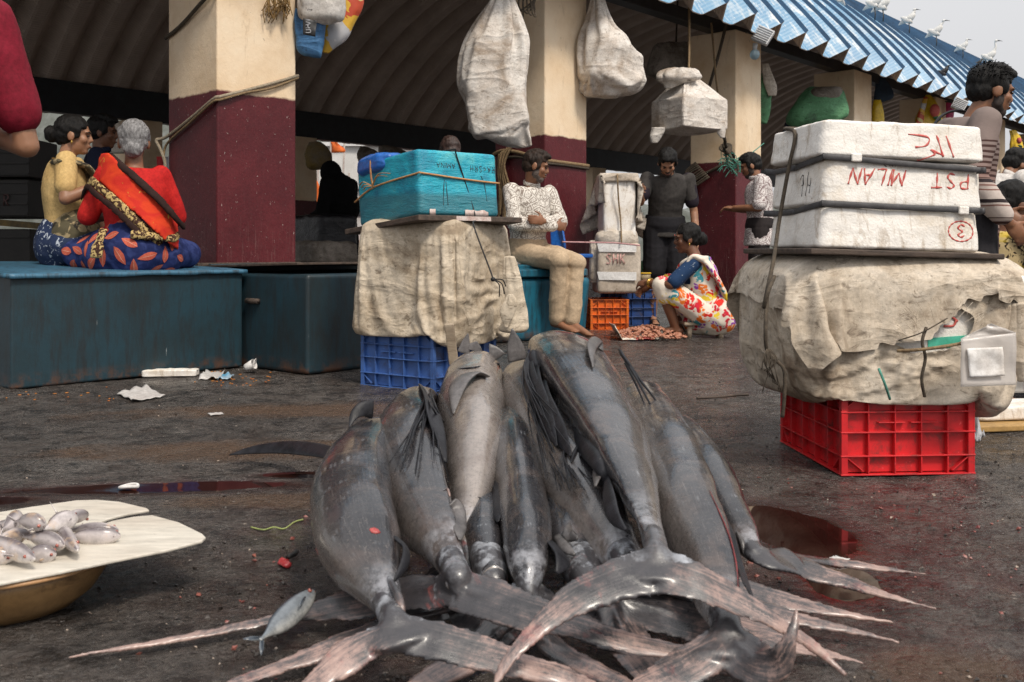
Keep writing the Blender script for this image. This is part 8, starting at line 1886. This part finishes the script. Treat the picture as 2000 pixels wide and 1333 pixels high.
p = Person('man in white striped shirt at the right edge behind the violet one', b0, R(30), None, .9, 'skin_d'); p.shirt(prints('white_striped_shirt', (.62, .6, .6), (.2, .2, .24), 9, .55, .58), .40, .026, 1.2, .010); p.trousers(cloth('dark_trousers_b', (.03, .03, .035))); p.hair(MT['hair'])
b0 = V((2.56, 5.25, .235))
w5 = Person('woman in leopard print and yellow blouse sitting low behind the torn sack, arms stretched right', b0, R(-80), seat_pose(0, hd=(0, .10, .72), nk=(0, .04, .585), sL=(-.16, .03, .535), sR=(.16, .03, .535), ch=(0, .02, .4), ws=(0, 0, .22), pv=(0, 0, .1), hL=(-.1, .02, .09), hR=(.1, .02, .09), kL=(-.22, .42, .10), kR=(.12, .46, .09), aL=(-.05, .70, .03), aR=(.1, .72, .0), tL=(-.05, .85, .0), tR=(.12, .85, .0), eR=(.22, .16, .345), wR=(.14, .42, .37), eL=(-.22, .18, .36), wL=(-.12, .44, .42)), .98, 'skin_d', (-15, 0, 0), fem=True)
w5.shirt(prints('leopard_yellow', (.50, .38, .20), (.03, .02, .015), 30, .50, .55, (.60, .42, .03), s3=5, t3=.52), .40, .018, -.4, .006, 0, 'blouse', False)
m = MB(); j = w5.j
for q in 'LR': m.cap(j['h' + q], j['k' + q], .12, .09); m.cap(j['k' + q], j['a' + q], .085, .06)
m.cap((0, 0, .1), (0, .2, .1), .16, .13); w5.add('skirt', m, MT['black_cloth'], .012, 3, .01); w5.hair(MT['hair'], 'back', ((0, -.12, 0), (.05, .05, .05))); w5.ring('bangle', j['eR'], j['wR'], .9, .032, MT['rope_green'], .008, 3)
m = rbox(P(1968, 541, 5.6), (.20, .12, .13), R(15), .3, 10); m.disp(lambda p: .012 * wrinkle(p, 10)); tag(m.build('snack_packet', stripes('red_white_packet', [(.6, .6, .6), (.62, .03, .03), (.65, .63, .62), (.5, .03, .03)], 5, 1)), 'red and white printed packet behind the arms of the woman in leopard print', 'packet')
b = MB(); m = rbox(P(1966, 492, 7.0), (.24, .15, .22), R(15), .35, 10); m.disp(lambda p: .02 * wrinkle(p, 9)); tag(m.build('carrier_bag', stripes('white_red_bag', [(.7, .68, .68), (.68, .66, .66), (.55, .03, .03), (.7, .68, .66)], 5, 1)), 'white plastic bag with red print held by the man in plain white shirt', 'bag')
# -- red shirt person cut by the left edge
b0 = V((-1.80, 3.02, 0))
r1 = Person('person in crimson shirt at the left edge, only the bent arm in the frame', b0, R(24), dict(sR=(.200, .0, 1.42), sL=(-.2, 0, 1.42), nk=(0, 0, 1.46), hd=(0, .02, 1.6), eR=(.295, .0, 1.03), wR=(.14, .20, 1.10), ch=(0, 0, 1.27)), 1.0, 'skin_l')
r1.shirt(cloth('crimson_shirt', (.22, .010, .026), (.15, .006, .016)), .37, .020, 1.1, .010, .01); r1.trousers(cloth('dark_jeans', (.03, .035, .05))); r1.hair(MT['hair'])
# ---------------------------------------------------------------- render settings
sc.render.engine = 'CYCLES'
sc.cycles.max_bounces = 6; sc.cycles.diffuse_bounces = 3; sc.cycles.glossy_bounces = 3; sc.cycles.transmission_bounces = 4; sc.cycles.transparent_max_bounces = 6
sc.cycles.use_denoising = True; sc.cycles.denoiser = 'OPENIMAGEDENOISE'; sc.cycles.denoising_input_passes = 'RGB_ALBEDO_NORMAL'; sc.cycles.denoising_prefilter = 'NONE'; sc.cycles.sample_clamp_indirect = 4; sc.cycles.use_adaptive_sampling = False
